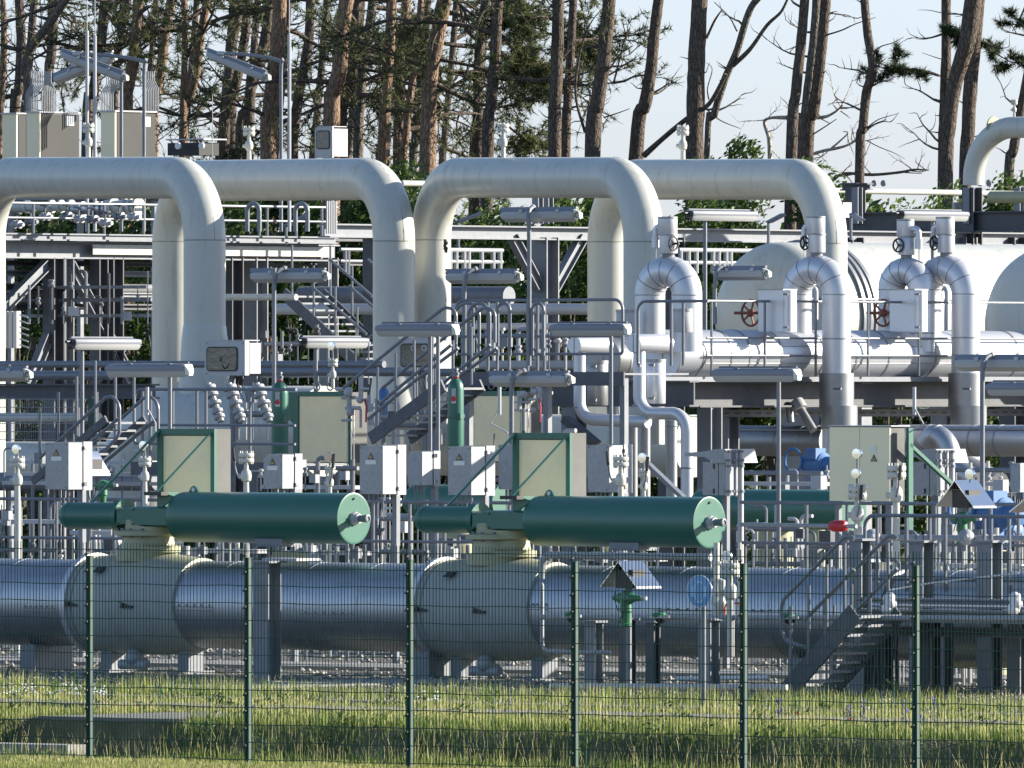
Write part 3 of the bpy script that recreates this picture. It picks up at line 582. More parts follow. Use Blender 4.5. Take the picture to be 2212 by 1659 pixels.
def ubend(label, xl, xr, yt, ybl, ybr, V, w, sleeve=False, stack=True, spout=-1, wheel=True):
    r = w/2*S(xl, V); a, b = P(xl, yt+w/2, V), P(xr, yt+w/2, V); zl, zr = P(xl, ybl, V).z, P(xr, ybr, V).z; Rb = (b.x-a.x)/2
    z0 = a.z-Rb; cx = (a.x+b.x)/2; t = T('clad_bend', label, 'pipe', (cx, V, min(zl, zr)))
    arc = [Vector((cx-Rb*math.cos(k*math.pi/24), V, z0+Rb*math.sin(k*math.pi/24))) for k in range(25)]
    part('cladding', MB().sweep([(a.x, V, zl)]+arc+[(b.x, V, zr)], r, 40), M['alu_w'], t)
    for k in range(7):
        th = k*math.pi/6; c = Vector((cx-Rb*math.cos(th), V, z0+Rb*math.sin(th))); ax = Vector((math.sin(th), 0, math.cos(th)))
        mb = MB(); mb.lathe(c-ax*.006, ax, [(0, r), (.004, r+.008), (.012, r+.008), (.016, r)], 36); part('segment_seam', mb, M['alu_d'], t)
    for z in (z0-.75, z0-1.6):
        if z > zr+.2:
            mb = MB(); mb.lathe((b.x, V, z), (0,0,1), [(0, r), (.004, r+.006), (.02, r+.006), (.024, r)], 36); part('segment_seam', mb, M['alu_d'], t)
    if sleeve:
        for (y0, y1, k, off) in ((806, 884, 1.22, 0), (876, 926, 1.27, .06)):
            s0, s1 = P(xr, y0, V).z, P(xr, y1, V).z; mb = MB(); mb.lathe((b.x+off, V, s1), (0,0,1), [(0, r*k*.97), (0, r*k), (s0-s1, r*k), (s0-s1, r)], 36); part('sleeve', mb, M['alu_d'], t)
        e = P(xr+2, 840, V-r*1.25); mb = MB(); mb.cbox(e, (.16, .03, .04)); part('toggle_latch', mb, M['galv_d'], t)
    if stack:
        sx = cx; rr = r*.60; zt = z0+Rb+r-.02
        hs = T('clad_valve', VL[label], 'valve', (sx, V, zt))
        part('neck', MB().cyl((sx, V, zt-.05), (sx, V, zt+.10), rr*.7), M['galv_d'], hs)
        part('clad_body', MB().lathe((sx, V, zt+.06), (0,0,1), [(0, rr*.98), (.01, rr), (.30, rr), (.31, rr*.95)], 28), M['alu_w'], hs)
        part('clad_body', MB().lathe((sx-.02, V, zt+.372), (0,0,1), [(0, rr*1.05), (.01, rr*1.09), (.26, rr*1.09), (.27, rr*1.0)], 28), M['alu_w'], hs)
        mb = MB(); mb.lathe((sx, V, zt+.350), (0,0,1), [(0, rr*1.1), (.025, rr*1.1)], 28); mb.lathe((sx-.02, V, zt+.64), (0,0,1), [(0, rr*1.0), (0, rr*1.13), (.025, rr*1.13), (.025, rr*.3)], 28); part('lid_rim', mb, M['alu_d'], hs)
        s_ = spout; part('spout', MB().sweep(fillet([(sx, V, zt+.50), (sx+s_*.26, V, zt+.50), (sx+s_*.27, V, zt+.25)], .08), .055, 16), M['alu_w'], hs)
        part('spout_tip', MB().cyl((sx+s_*.27, V, zt+.16), (sx+s_*.27, V, zt+.33), .068, seg=20), M['alu_w'], hs)
        part('drain_wire', MB().cyl((sx+s_*.27, V, zt+.17), (sx+s_*.27, V, zt-.55), .008, seg=5), M['boxw'], hs)
        if wheel:
            wc = Vector((sx-rr*.2, V-rr-.05, zt+.22)) if wheel == 2 else Vector((sx+rr*1.25*(-spout if False else 1)*(-1 if wheel == 3 else 1), V-.1, zt+.22))
            ax = Vector((0,1,0)) if wheel == 2 else Vector((1,0,0)); mb = MB(); wr = .11
            n1 = Vector((1,0,0)) if wheel == 2 else Vector((0,1,0))
            mb.sweep([wc+(n1*math.cos(k*math.pi/10)+Vector((0,0,1))*math.sin(k*math.pi/10))*wr for k in range(21)], .016, 6)
            for k in range(3):
                th = k*2.094; mb.bar(wc, wc+(n1*math.cos(th)+Vector((0,0,1))*math.sin(th))*wr, .02)
            mb.cyl(wc, wc+ax*.12, .02); part('handwheel', mb, M['black'], hs)
    return t
ubend('silver U bend over the flat end of the long header', 1404, 1484, 553, 760, 760, VH-.3, 66, wheel=1)
ubend('silver U bend with a long right leg reaching down to the beige cabinet', 1722, 1807, 551, 760, 1000, HV(1722), 62, sleeve=True, wheel=3)
ubend('silver U bend partly hidden behind the last bend', 1926, 1990, 556, 760, 760, HV(1926)+.5, 58, wheel=2, spout=1)
ubend('silver U bend with a long leg beside the rightmost gooseneck lamp', 2002, 2086, 551, 760, 1000, HV(2002), 62, sleeve=True, wheel=3)
for i, (x0, x1) in enumerate(((1638, 1716), (1922, 1992))):
    V = HV(x0)-.3; a = P(x0, 627, V); b = P(x1, 716, V)
    t = T('clad_box', ['square white insulation box left of the second silver U bend', 'square white insulation box between the third and last silver U bends'][i], 'insulation box', ((a.x+b.x)/2, V, b.z))
    bx = P(x0+54, 627, V).x; part('casing', MB().box((a.x, V, b.z), (bx, V+.35, a.z)), M['alu_w'], t); mb = MB(); mb.box((a.x-.01, V-.01, a.z), (bx+.01, V+.36, a.z+.02)); part('lid_rim', mb, M['alu_d'], t)
    dr = 11*S(x0, V); dc = P(x0+65, 716, V+.02); part('side_drum', MB().lathe(dc, (0,0,1), [(0, dr), (a.z-b.z-.01, dr), (a.z-b.z, dr*.9)], 24), M['alu_w'], t)
    for f in (.1, .9): part('toggle_latch', MB().cbox((dc.x+.02, dc.y-dr-.01, dc.z+(a.z-b.z)*f), (.10, .02, .03)), M['galv_d'], t)
    hx = P(1622 if i == 0 else 1908, 676, V+.5); mb = MB(); wr = 28*S(1620, V)
    mb.sweep([hx+Vector((math.cos(k*math.pi/14)*wr*.9, math.cos(k*math.pi/14)*.0, math.sin(k*math.pi/14)*wr)) for k in range(29)], .02, 8)
    w_ = T('handwheel', ['rusty brown handwheel left of the first square white box', 'rusty brown handwheel left of the second square white box'][i], 'handwheel', hx)
    part('rim', mb, M['rust'], w_); mb = MB()
    for k in range(5): mb.bar(hx, hx+Vector((math.cos(k*1.257)*wr*.9, 0, math.sin(k*1.257)*wr)), .025)
    mb.ball(hx, .07); part('spokes', mb, M['rust'], w_); part('spindle', MB().cyl(hx-Vector((0, 0, 0))+Vector((-.35, 0, 0)), hx+Vector((.5, 0, 0)), .025, seg=8), M['rust'], w_)
# slim double pipes behind legs of bends 2 and 4
for x, lb in ((1760, 'thin white pipe loop standing behind the second silver U bend'), (2043, 'thin white pipe loop standing behind the last silver U bend')):
    pipe('vent_pipe', lb, 'pipe', pxp([(x-12, 650), (x-12, 622), (x+2, 622), (x+2, 760)], HV(x)+.9), 6*S(x, VH), 'boxw', .1, seg=12)
# silver elbow diving in front of the low line at right
pipe('clad_elbow', 'segmented silver elbow diving in front of the low line, above the hooded box', 'pipe', pxp([(2000, 958), (2020, 935), (2046, 958), (2060, 1010), (2110, 1040)], 55), 24*S(2000, 55), 'alu', .4, [(P(2022, 940, 55), (1,0,-.4))], 28)
pipe('clad_line', 'long dark silver pipe sloping behind the hooded meter', 'pipe', pxp([(2040, 1000), (2150, 1060)], 60), 42*S(2100, 60), 'alu_d', .4, seg=28)
# instruments leaning on the low dull line
for x0, y0, x1, y1, w, lb in ((1757, 930, 1727, 880, 24, 'capped silver nozzle leaning left on the low line'), (1708, 912, 1703, 862, 20, 'small upright camera-like transmitter on the low line')):
    a, b = P(x0, y0, 57.6), P(x1, y1, 57.6); r = w/2*S(x0, 57); t = T('nozzle', lb, 'nozzle', a); part('neck', MB().cyl(a, b, r*.8), M['alu_d'], t)
    d = (b-a).normalized(); part('cap', MB().lathe(b-d*.05, d, [(0, r), (0, r*1.35), (.16, r*1.35), (.18, r*1.2), (.18, .01)], 20), M['boxw'], t)
# ------------------------------------------------------------------ tanks behind
def tank(label, xl, yt, ym, V, L, straps=()):
    """lies along y; its near dome faces the camera's left"""
    r = (ym-yt)*S(xl+130, V); c0 = P(xl, ym, V); hd = r*.5; c = Vector((c0.x+r*.80, V, c0.z)); t = T('tank', label, 'tank', (c.x, V+2, G))
    prof = [(hd*(1-math.cos(k*math.pi/24)), r*math.sin(k*math.pi/24)) for k in range(13)]
    part('shell', MB().lathe(c, (0,1,0), prof+[(L, r)], 72), M['cream'], t)
    for sy in (1.9, L-2):
        mb = MB(); mb.box((c.x-r*.7, V+sy, G), (c.x+r*.7, V+sy+.3, c.z-r*.72)); part('saddle', mb, M['galv_d'], t)
    for x in straps:
        cc = PU(x, 560, c.x+r*.8); mb = MB(); mb.lathe((c.x, cc.y, c.z), (0,1,0), [(0, r+.01), (0, r+.06), (.09, r+.06), (.09, r+.01)], 60); part('strap', mb, M['galv'], t)
    mb = MB(); ring(mb, c+Vector((0, hd+.1, 0)), (0,1,0), r); part('weld_seam', mb, M['cream'], t)
    return t
tank('big cream tank with a domed end behind the silver U bends', 1528, 523, 688, 72, 16, (1836, 1850, 1862))
tank('cream tank whose domed end shows at the right edge', 2112, 533, 700, 64, 12)
# ------------------------------------------------------------------ lamps
def lamp_box(t, a, b, side, r=.10, tilt=0, k=1):
    """fluorescent fitting from a to b; side = direction its cover faces"""
    a = Vector(a); b = Vector(b); ax = (b-a).normalized(); s_ = Vector(side).normalized(); up = s_.cross(ax) if s_.cross(ax).z > 0 else -s_.cross(ax)
    def sec(p, poly, sc_=1): return [p+s_*x*r*sc_+up*y*r*sc_ for x, y in poly]
    tray = [(-.9, .9), (.75, .95), (1.02, .55), (1.0, .2), (-1.0, .2)]
    cov = [(1.0, .19), (.98, -.35), (.72, -.80), (-.55, -.80), (-.95, -.3), (-.95, .19)]
    e = .07*k
    part('housing', MB().loft([sec(a, tray, .93), sec(a+ax*.02, tray), sec(b-ax*.02, tray), sec(b, tray, .93)]), M['lamp_tray'], t)
    part('cover', MB().loft([sec(a+ax*.01, cov, .80), sec(a+ax*e, cov), sec(b-ax*e, cov), sec(b-ax*.01, cov, .80)]), M['lens'], t)
    return ax, up, s_
M['lamp_tray'] = mat('lamp_housing', (.17,.18,.215), .5, 0)
def lamp_front(label, x0, x1, yc, V, poles=(), y2=None):
    """along x, its cover turned to the road"""
    a, b = P(x0, yc, V), P(x1, yc if y2 is None else y2, V); b.z = a.z+(0 if y2 is None else b.z-a.z)
    t = T('lamp_post', label, 'lamp post', (P(poles[0][0], yc, V).x if poles else (a.x+b.x)/2, V, G if poles else a.z), 'lamps on posts')
    lamp_box(t, a, b, (0,-1,-.25))
    mb = MB(); mb.loft([[b+Vector((.0, -.10, .09)), b+Vector((0, .08, .09)), b+Vector((.0, .05, -.06)), b+Vector((0, -.08, -.06))], [b+Vector((.05, -.05, -.0)), b+Vector((.05, .05, -.0)), b+Vector((.05, .03, -.07)), b+Vector((.05, -.05, -.07))]]); part('end_cap', mb, M['lensend'], t)
    mb = MB()
    for f in (.25, .75): c = a.lerp(b, f); mb.cbox(c+Vector((0, .02, .11)), (.06, .06, .04))
    mb.cyl(a+Vector((.05, .02, .12)), b+Vector((-.02, .02, .12)), .014, seg=6); part('mounting_rail', mb, M['galv'], t)
    for x, yb in poles:
        p0 = P(x, yc, V+.14); part('pole', MB().cyl((p0.x, V+.14, G if yb > 820 else P(x, yb, V+.14).z), (p0.x, V+.14, p0.z+.02), .032, seg=10), M['galv'], t)
    return t
def lamp_side(label, x0, x1, yc, V, poles=()):
    """along y, its lit cover turned to the sun; the near end is in shade"""
    a = P(x0, yc, V); b = PU(x1, yc, a.x); b.z = a.z
    px = P(poles[0][0], yc, V+.3) if poles else a
    t = T('lamp_post', label, 'lamp post', (a.x, px.y, G if poles else a.z), 'lamps on posts')
    lamp_box(t, a, b, (1,0,-.15), .095)
    mb = MB(); mb.loft([[a+Vector((-.08, -.0, .09)), a+Vector((.08, 0, .08)), a+Vector((.06, 0, -.07)), a+Vector((-.06, 0, -.07))], [a+Vector((-.05, -.05, .05)), a+Vector((.05, -.05, .05)), a+Vector((.04, -.05, -.04)), a+Vector((-.04, -.05, -.04))]]); mb.cyl(a+Vector((0, -.13, .04)), a+Vector((0, -.03, .04)), .025, seg=8)
    part('end_cap', mb, M['black'], t)  # black paints the shade on the near end into the cap
    mb = MB(); mb.cyl(a+Vector((-.06, .05, .11)), b+Vector((-.06, -.05, .11)), .014, seg=6); part('mounting_rail', mb, M['galv'], t)
    for x, yb in poles:
        m = PU(x, yc, a.x-.02); part('pole', MB().cyl((m.x, m.y, G), (m.x, m.y, m.z-.05), .036, seg=10), M['galv'], t)
    return t
def lamp_back(label, x0, x1, yc, V, pole, y2=None, yn=None):
    """along x on a gooseneck; seen from its metal back"""
    a, b = P(x0, yc, V), P(x1, yc if y2 is None else y2, V)
    if y2 is None: b.z = a.z
    px, pb, hook = pole; p0 = P(px, yc, V-.25)
    t = T('gooseneck_lamp', label, 'lamp post', (p0.x, V-.25, G), 'gooseneck lamps')
    ax, up, s_ = lamp_box(t, a, b, (0, 1, -.5), .105)
    mb = MB(); mb.box(a+Vector((0, -.075, .06)), a+Vector((.02, .02, -.03)))
    mb = MB(); mb.bar(a+Vector((-.03, -.02, .12)), b+Vector((.03, -.02, .12)), .045, .03); part('mounting_rail', mb, M['galv_d'], t)
    mb = MB(); mb.loft([[b+Vector((0, -.09, .09)), b+Vector((0, .08, .06)), b+Vector((0, .08, -.06)), b+Vector((0, -.03, -.08))], [b+Vector((.09, -.05, .06)), b+Vector((.09, .05, .03)), b+Vector((.09, .05, -.05)), b+Vector((.09, -.02, -.06))]]); ec = part('end_cap', mb, M['lensend'], t)
    mb = MB(); mb.sweep([b+Vector((.06+.03*math.cos(k), -.07, .0+.04*math.sin(k))) for k in [i*.8 for i in range(8)]], .008, 5); part('cable', mb, M['black'], t, up=ec)
    for f in (.28, .78):
        c = a.lerp(b, f); mb = MB(); mb.sweep([c+Vector((0, -.05, .12))+Vector((.02*math.sin(k), 0, .03*math.cos(k))) for k in [i*.9 for i in range(8)]], .009, 5); mb.cbox(c+Vector((.02, -.10, .07)), (.07, .02, .05)); part('clip', mb, M['boxw'], t)
    hx = P(hook, yc, V).x; top = a.lerp(b, .5); z = a.z+.10 if y2 is None else a.lerp(b, (hx-a.x)/(b.x-a.x)).z+.1
    pts = smooth([(p0.x, V-.25, G if pb > 820 else P(px, pb, V-.25).z), (p0.x, V-.25, z-.45), (p0.x+.02*(1 if hx > p0.x else -1), V-.25, z-.16), ((p0.x+hx)/2, V-.20, z-.02), (hx, V-.07, z+.03)], 6)
    part('pole', MB().sweep(pts, .036, 12), M['galv'], t); part('sleeve', MB().cyl(pts[-2], pts[-1]+(pts[-1]-pts[-2])*.5, .044, seg=12), M['boxw'], t)
    return t
lamp_front('lamp with its cover to the road, above the cabinet of the first green actuator', 236, 408, 801, 30, [(367, 935)])
lamp_front('lamp with its cover to the road, on two posts over the middle stair', 819, 984, 714, 40, [(929, 985), (946, 985)])
lamp_front('lamp with its cover to the road, hung over the left silver stub pipe', 1195, 1355, 713, 44, [(1320, 965)])
lamp_front('lamp with its cover to the road, below the two lone bends, before the dark beam', 1546, 1722, 811, 32, [(1682, 1085)])
lamp_front('lamp with its cover to the road, cut off by the right edge', 2138, 2330, 841, 36, [(2230, 1085)])
lamp_side('sunlit lamp facing right, before the dark column of the left steel platform', 155, 297, 744, 40, [(177, 955)])
lamp_side('sunlit lamp facing right with a round gauge in front of it', 655, 789, 741, 51.5, [(682, 850)])
lamp_side('sunlit lamp facing right, high up beside the first U bend', 1489, 1629, 466, 60, [(1523, 790)])
lamp_side('sunlit lamp facing right, high up behind the last two valve stacks', 1945, 2086, 466, 68, [(2015, 700)])
lamp_back('gooseneck lamp seen from behind over the first green gas bottle', 546, 702, 597, 50.4, (592, 828, 622))
lamp_back('gooseneck lamp seen from behind left of the third arch leg foot railing', 968, 1118, 599, 47.5, (1003, 806, 1035))
lamp_back('gooseneck lamp seen from behind under the third arch, on a tall straight post', 1087, 1245, 466, 47, (1143, 790, 1157))
lamp_back('gooseneck lamp seen from behind below the left silver stub pipe', 1062, 1228, 820, 36, (1105, 935, 1140))
lamp_back('gooseneck lamp seen from behind in front of the cream tank dome', 1546, 1654, 592, 56, (1544, 700, 1570))
lamp_back('gooseneck lamp seen from behind right of the last silver bend', 2068, 2240, 786, 34, (2122, 1080, 2150))
lamp_back('gooseneck lamp seen from behind, cut off by the left edge', -90, 58, 809, 36, (-40, 935, -20))
lamp_back('tilted lamp on a hooked post over the two grey cabinets', 137, 268, 118, 82, (311, 500, 170), y2=168)
lamp_back('tilted lamp on a hooked post right of the grey cabinets', 451, 575, 117, 82, (607, 500, 482), y2=167)
lamp_back('tilted lamp leaning the other way, above the left grey cabinet', 119, 243, 173, 84, (262, 500, 165), y2=124)
for x0, y0, x1, y1, lb in ((618, 489, 667, 463, 'small distant lamp tilted up, on the rail of the left platform'), (990, 480, 1040, 461, 'small distant lamp tilted up, left of the dark K brace'), (1660, 481, 1694, 463, 'small distant lamp tilted up, on the rack right of the fourth arch leg'), (1838, 462, 1862, 477, 'small distant lamp tilted down at the rack upright')):
    a, b = P(x0, y0, 85), P(x1, y1, 85); t = T('strip_lamp', lb, 'lamp', a); lamp_box(t, a, b, (1, -.3, 0), .09); part('bracket', MB().cyl(a, a-Vector((0,0,.5)), .03, seg=8), M['galv'], t)
# ------------------------------------------------------------------ boxes
def boxpx(x0, xm, x1, yt, yb, V):
    a, b = P(x0, yt, V), P(xm, yb, V); d = PU(x1, yt, b.x); return a.x, b.x, V, d.y, b.z, a.z
def sign_tri(t, x, V, z, h, up):
    mb = MB(); w_ = h*.62; mb.prism([(x-w_, V-.006, z-h/2), (x+w_, V-.006, z-h/2), (x, V-.006, z+h/2)], (0, .004, 0)); w1 = part('warning_sign', mb, M['black'], t)
    mb = MB(); mb.prism([(x-w_*.66, V-.009, z-h*.38), (x+w_*.66, V-.009, z-h*.38), (x, V-.009, z+h*.28)], (0, .0025, 0)); part('sign_face', mb, M['warn'], t, up=w1)
    mb = MB(); mb.prism([(x-w_*.05, V-.012, z+h*.10), (x+w_*.16, V-.012, z+h*.10), (x+w_*.04, V-.012, z-h*.07), (x+w_*.16, V-.012, z-h*.07), (x-w_*.02, V-.012, z-h*.30), (x+w_*.0, V-.012, z-h*.11), (x-w_*.14, V-.012, z-h*.11)], (0, .0025, 0)); part('bolt_mark', mb, M['black'], t, up=w1)
def jbox(label, x0, xm, x1, yt, yb, V, warn=True, post=True, split=.62, m='boxg'):
    u0, u1, v0, v1, z0, z1 = boxpx(x0, xm, x1, yt, yb, V); t = T('junction_box', label, 'box', ((u0+u1)/2, (v0+v1)/2, z0), 'grey boxes on the railings')
    vm = v0+(v1-v0)*split
    mb = MB(); c = .012
    mb.loft([[(u0+c, v0, z) , (u1-c, v0, z), (u1, v0+c, z), (u1, vm-.006, z), (u0, vm-.006, z), (u0, v0+c, z)] for z in (z0+.004, z1-.004)]); part('casing', mb, M[m], t)
    mb = MB(); mb.box((u0-.008, vm+.006, z0-.008), (u1+.012, v1, z1+.008)); part('lid', mb, M[m], t)
    mb = MB(); mb.box((u0-.002, vm-.006, z0), (u1+.002, vm+.006, z1)); part('gasket', mb, M['black'], t)
    for f in (.12, .88):
        z = z0+(z1-z0)*f; mb = MB(); mb.cbox((u1+.014, vm+.04, z), (.02, .07, .055)); mb.cbox((u1+.026, vm+.02, z), (.012, .015, .05)); part('hinge', mb, M['chrome'], t)
    for fx in (.08, .92):
        for fz in (.05, .95): part('screw', MB().cyl((u0+(u1-u0)*fx, v0-.008, z0+(z1-z0)*fz), (u0+(u1-u0)*fx, v0+.001, z0+(z1-z0)*fz), .012, seg=6), M['galv_d'], t)
    if warn:
        xx = u0+(u1-u0)*.50; zz = z0+(z1-z0)*.79; sign_tri(t, xx, v0, zz, .095, True)
        mb = MB(); mb.box((xx-.10, v0-.005, zz-.125), (xx+.10, v0-.001, zz-.065)); part('label_plate', mb, M['white'], t)
    mb = MB()
    for k in range(4):
        xx = u0+(u1-u0)*(.2+.2*k); mb.cyl((xx, v0+.12, z0-.09), (xx, v0+.12, z0), .018, seg=8); mb.cyl((xx, v0+.12, z0-.35), (xx, v0+.12, z0-.08), .008, seg=5)
    part('cable_glands', mb, M['galv_d'], t)
    if post: part('stand', MB().box(((u0+u1)/2-.04, v1+.01, G), ((u0+u1)/2+.04, v1+.09, z1-.1)), M['galv'], t)
    return t
jbox('largest galvanised box on the left, standing in front of a sloping sheet roof', 97, 147, 198, 955, 1058, 29)
jbox('smaller galvanised box at the foot of the first green gas bottle', 568, 609, 652, 981, 1056, 29.5)
jbox('tall galvanised box right of the first green end plate, under the stair', 776, 826, 876, 962, 1068, 29)
jbox('low galvanised box with no warning sign, between two taller boxes', 879, 911, 950, 975, 1049, 33, warn=False)
jbox('tall galvanised box in front of the second green gas bottle', 967, 1017, 1068, 964, 1070, 29)
jbox('galvanised box mostly hidden behind the second green cabinet', 1076, 1110, 1150, 960, 1058, 34, warn=False)
jbox('galvanised box with lever valves standing before its bright side', 1268, 1315, 1365, 961, 1064, 30, warn=False)
jbox('galvanised box at the right edge next to the metal hoods', 2182, 2203, 2240, 1000, 1064, 31, warn=False)
def trunk_box(label, x0, V):
    """box with a hood and two fat cable pipes clamped in front of its side"""
    d = x0-1518; u0, u1, v0, v1, z0, z1 = boxpx(1518+d, 1566+d, 1596+d, 998, 1070, V)
    t = T('junction_box', label, 'box', ((u0+u1)/2, V, z0), 'hooded grey boxes')
    part('stand', MB().box((u0+.1, v1+.01, G), (u0+.18, v1+.08, z1-.1)), M['galv'], t)
    part('casing', MB().box((u0, v0, z0), (u1, v1, z1)), M['boxg'], t); vm = P(1552+d, 1000, V).x
    mb = MB(); mb.box((vm-.005, v0-.003, z0), (vm+.005, v0+.004, z1)); part('gasket', mb, M['black'], t)
    for z in (z0+.06, z1-.06):
        mb = MB(); mb.cbox((vm-.08, v0-.008, z), (.02, .015, .07)); part('hinge', mb, M['black'], t)
    h0 = P(1484+d, 978, V); h1 = P(1556+d, 970, V); zb = P(1556+d, 1000, V).z
    mb = MB(); mb.prism([(h0.x, V-.05, h0.z), (h0.x+.36, V-.05, h0.z+.02), (h1.x-.05, V-.05, h1.z), (u1+.02, V-.05, h1.z), (u1+.02, V-.05, zb), (h1.x-.08, V-.05, zb), (h0.x+.36, V-.05, h0.z-.06), (h0.x, V-.05, h0.z-.05)], (0, .25, 0)); part('hood', mb, M['boxg'], t)
    mb = MB(); mb.prism([(u1+.022, V-.05, h1.z+.0), (u1+.022, v1+.30, h1.z), (u1+.022, v1+.38, zb), (u1+.022, V-.05, zb)], (.02, 0, 0)); part('hood_side', mb, M['boxw'], t)
    for k, (x, w_) in enumerate(((1573, 11), (1588, 7), (1600, 13))):
        c = PU(x+d, 1000, u1+.12); r = w_/2*S(x, V); yb_ = 1400 if k == 2 else 1072; zz = PU(x+d, yb_, u1+.12).z; part('cable_pipe', MB().cyl((c.x, c.y, zz), (c.x, c.y, h1.z-.02), r, seg=14), M['boxw'] if k != 1 else M['galv'], t)
        for z in (h1.z-.05, zb+.02, zb-.06, z0+.04):
            mb = MB(); mb.lathe((c.x, c.y, z), (0,0,1), [(0, r), (0, r+.012), (.035, r+.012), (.035, r)], 14); mb.cbox((c.x, c.y-r-.01, z+.018), (.04, .03, .03)); part('clamp', mb, M['galv'], t)
    return t
trunk_box('hooded grey box with clamped cable pipes, right of the second green end plate', 1518, 31)
trunk_box('hooded grey box with clamped cable pipes, right of the wide beige cabinet', 1974, 32)
# wide beige cabinet
u0, u1, v0, v1, z0, z1 = boxpx(1792, 1922, 1954, 921, 1083, 30)
t = T('control_cabinet', 'wide beige two-door cabinet with black warning triangle and pale label', 'cabinet', ((u0+u1)/2, v0, z0))
um = P(1857, 930, 30).x
for x_ in (u0+.05, u1-.12): part('leg', MB().box((x_, v0+.06, G), (x_+.07, v0+.13, z0)), M['galv'], t)
part('casing', MB().box((u0, v0+.03, z0), (u1, v1, z1)), M['side'], t)
for a, b in ((u0, um-.004), (um+.004, u1)): part('door', MB().box((a, v0, z0), (b, v0+.027, z1-.01)), M['beigep'], t)
part('roof', MB().box((u0-.02, v0-.02, z1), (u1+.04, v1+.08, z1+.015)), M['boxw'], t)
gx = PU(1961, 930, u1+.12); mb = MB(); mb.box((gx.x, gx.y-.04, z0-.7), (gx.x+.05, gx.y+.06, z1-.02)); mb.bar((gx.x+.02, gx.y, z1-.25), (gx.x+.02, gx.y+1.3, z1-1.0), .06, .05); part('frame', mb, M['green'], t)
sx = P(1888, 990, 30); sign_tri(t, sx.x, v0, P(1888, 989, 30).z, .10, True)
a, b = P(1882, 962, 30), P(1894, 980, 30); part('label_plate', MB().box((a.x, v0-.006, b.z), (b.x, v0-.001, a.z)), M['lensend'], t)
# display boxes
def display(label, x0, xm, x1, yt, yb, V, win, split=.28, post=None, bright=True):
    u0, u1, v0, v1, z0, z1 = boxpx(x0, xm, x1, yt, yb, V); t = T('instrument_box', label, 'instrument box', ((u0+u1)/2, (v0+v1)/2, z0), 'instrument boxes with windows')
    vm = v0+(v1-v0)*split
    part('front_case', MB().box((u0, v0, z0), (u1, vm-.008, z1)), M['boxw'], t); part('seal', MB().box((u0+.01, vm-.008, z0+.01), (u1-.004, vm+.008, z1-.01)), M['galv_d'], t)
    part('rear_case', MB().box((u0, vm+.008, z0+.03), (u1, v1, z1-.03)), M['boxw'], t)
    wa, wb = P(win[0], win[1], V), P(win[2], win[3], V)
    def rr(m_, y, r_=.06):
        out = []
        for cx, cz, a0 in ((wb.x-m_-r_, wa.z-m_-r_, 0), (wa.x+m_+r_, wa.z-m_-r_, 90), (wa.x+m_+r_, wb.z+m_+r_, 180), (wb.x-m_-r_, wb.z+m_+r_, 270)):
            for k in range(5): th = R(a0+k*22.5); out.append((cx+r_*math.cos(th), y, cz+r_*math.sin(th)))
        return out
    mb = MB(); mb.loft([rr(0, v0+.001), rr(0, v0-.014)]); wd = part('window', mb, M['black'], t)
    mb = MB(); mb.loft([rr(.022, v0-.014, .045), rr(.022, v0-.018, .045)]); part('pane', mb, M['glass'], t, up=wd)
    for fx in (.05, .95):
        for fz in (.06, .94): part('screw', MB().cyl((u0+(u1-u0)*fx, v0-.008, z0+(z1-z0)*fz), (u0+(u1-u0)*fx, v0+.001, z0+(z1-z0)*fz), .014, seg=6), M['galv_d'], t)
    part('rain_shield', MB().box((u0+.05, v0+.02, z1+.004), (u1-.02, v1, z1+.02)), M['boxw'], t)
    if post: part('stand', MB().cyl(((u0+u1)/2, (v0+v1)/2, G if V < 60 else P(xm, post, V).z), ((u0+u1)/2, (v0+v1)/2, z0), .05, seg=12), M['galv'], t)
    mb = MB()
    for k in range(4): x = u0+(u1-u0)*(.5+.12*k); mb.sweep(smooth([(x, v0+.15, z0), (x-.03, v0+.12, z0-.15), (x+.03, v0+.12, z0-.3), (x+.12, v0+.12, z0-.42)]), .008, 5)
    part('cables', mb, M['black'], t); return t, wa, wb, v0
t, wa, wb, v0 = display('instrument box with a dark window, in front of the first arch foot', 442, 529, 563, 737, 811, 49, (447, 749, 514, 802), post=950)
mb = MB(); x, z = wa.x*.5+wb.x*.5-.02, (wa.z+wb.z)/2; mb.prism([(x-.035, v0-.022, z-.04), (x+.035, v0-.022, z-.04), (x, v0-.022, z+.045)], (0, .003, 0)); part('warning_sign', mb, M['black'], t)
mb = MB(); mb.sweep(smooth([(x+.03, v0-.02, z-.1), (x+.10, v0-.02, z-.16), (x+.18, v0-.02, z-.08)]), .01, 5); part('inner_cable', mb, M['black'], t)
t, wa, wb, v0 = display('instrument box with a pale window, seen through the middle stair rails', 860, 936, 975, 732, 800, 53, (866, 742, 931, 793), post=930)
for k, (fx, fz, rr_) in enumerate(((.44, .80, .045), (.80, .80, .045))):
    mb = MB(); c = Vector((wa.x+(wb.x-wa.x)*fx, v0-.022, wb.z+(wa.z-wb.z)*fz)); mb.sweep([c+Vector((math.cos(i*math.pi/8)*rr_, 0, math.sin(i*math.pi/8)*rr_)) for i in range(17)], .008, 5); part('gauge_ring', mb, M['white'], t)
display('white instrument box with a dark window perched above the second arch', 680, 718, 751, 275, 341, 82, (684, 282, 713, 322), split=.1, post=520)
# dark beam low at left
bl = T('steel_beam', 'dark blue-grey steel beam low at the left edge behind the hooked arch leg', 'beam', P(100, 845, 57)); a_, b_ = P(-60, 845, 57), P(335, 845, 57); part('web', MB().ibeam((a_.x, 57, a_.z), (b_.x, 57, a_.z), .25, .26, .03), M['steel_d'], bl)
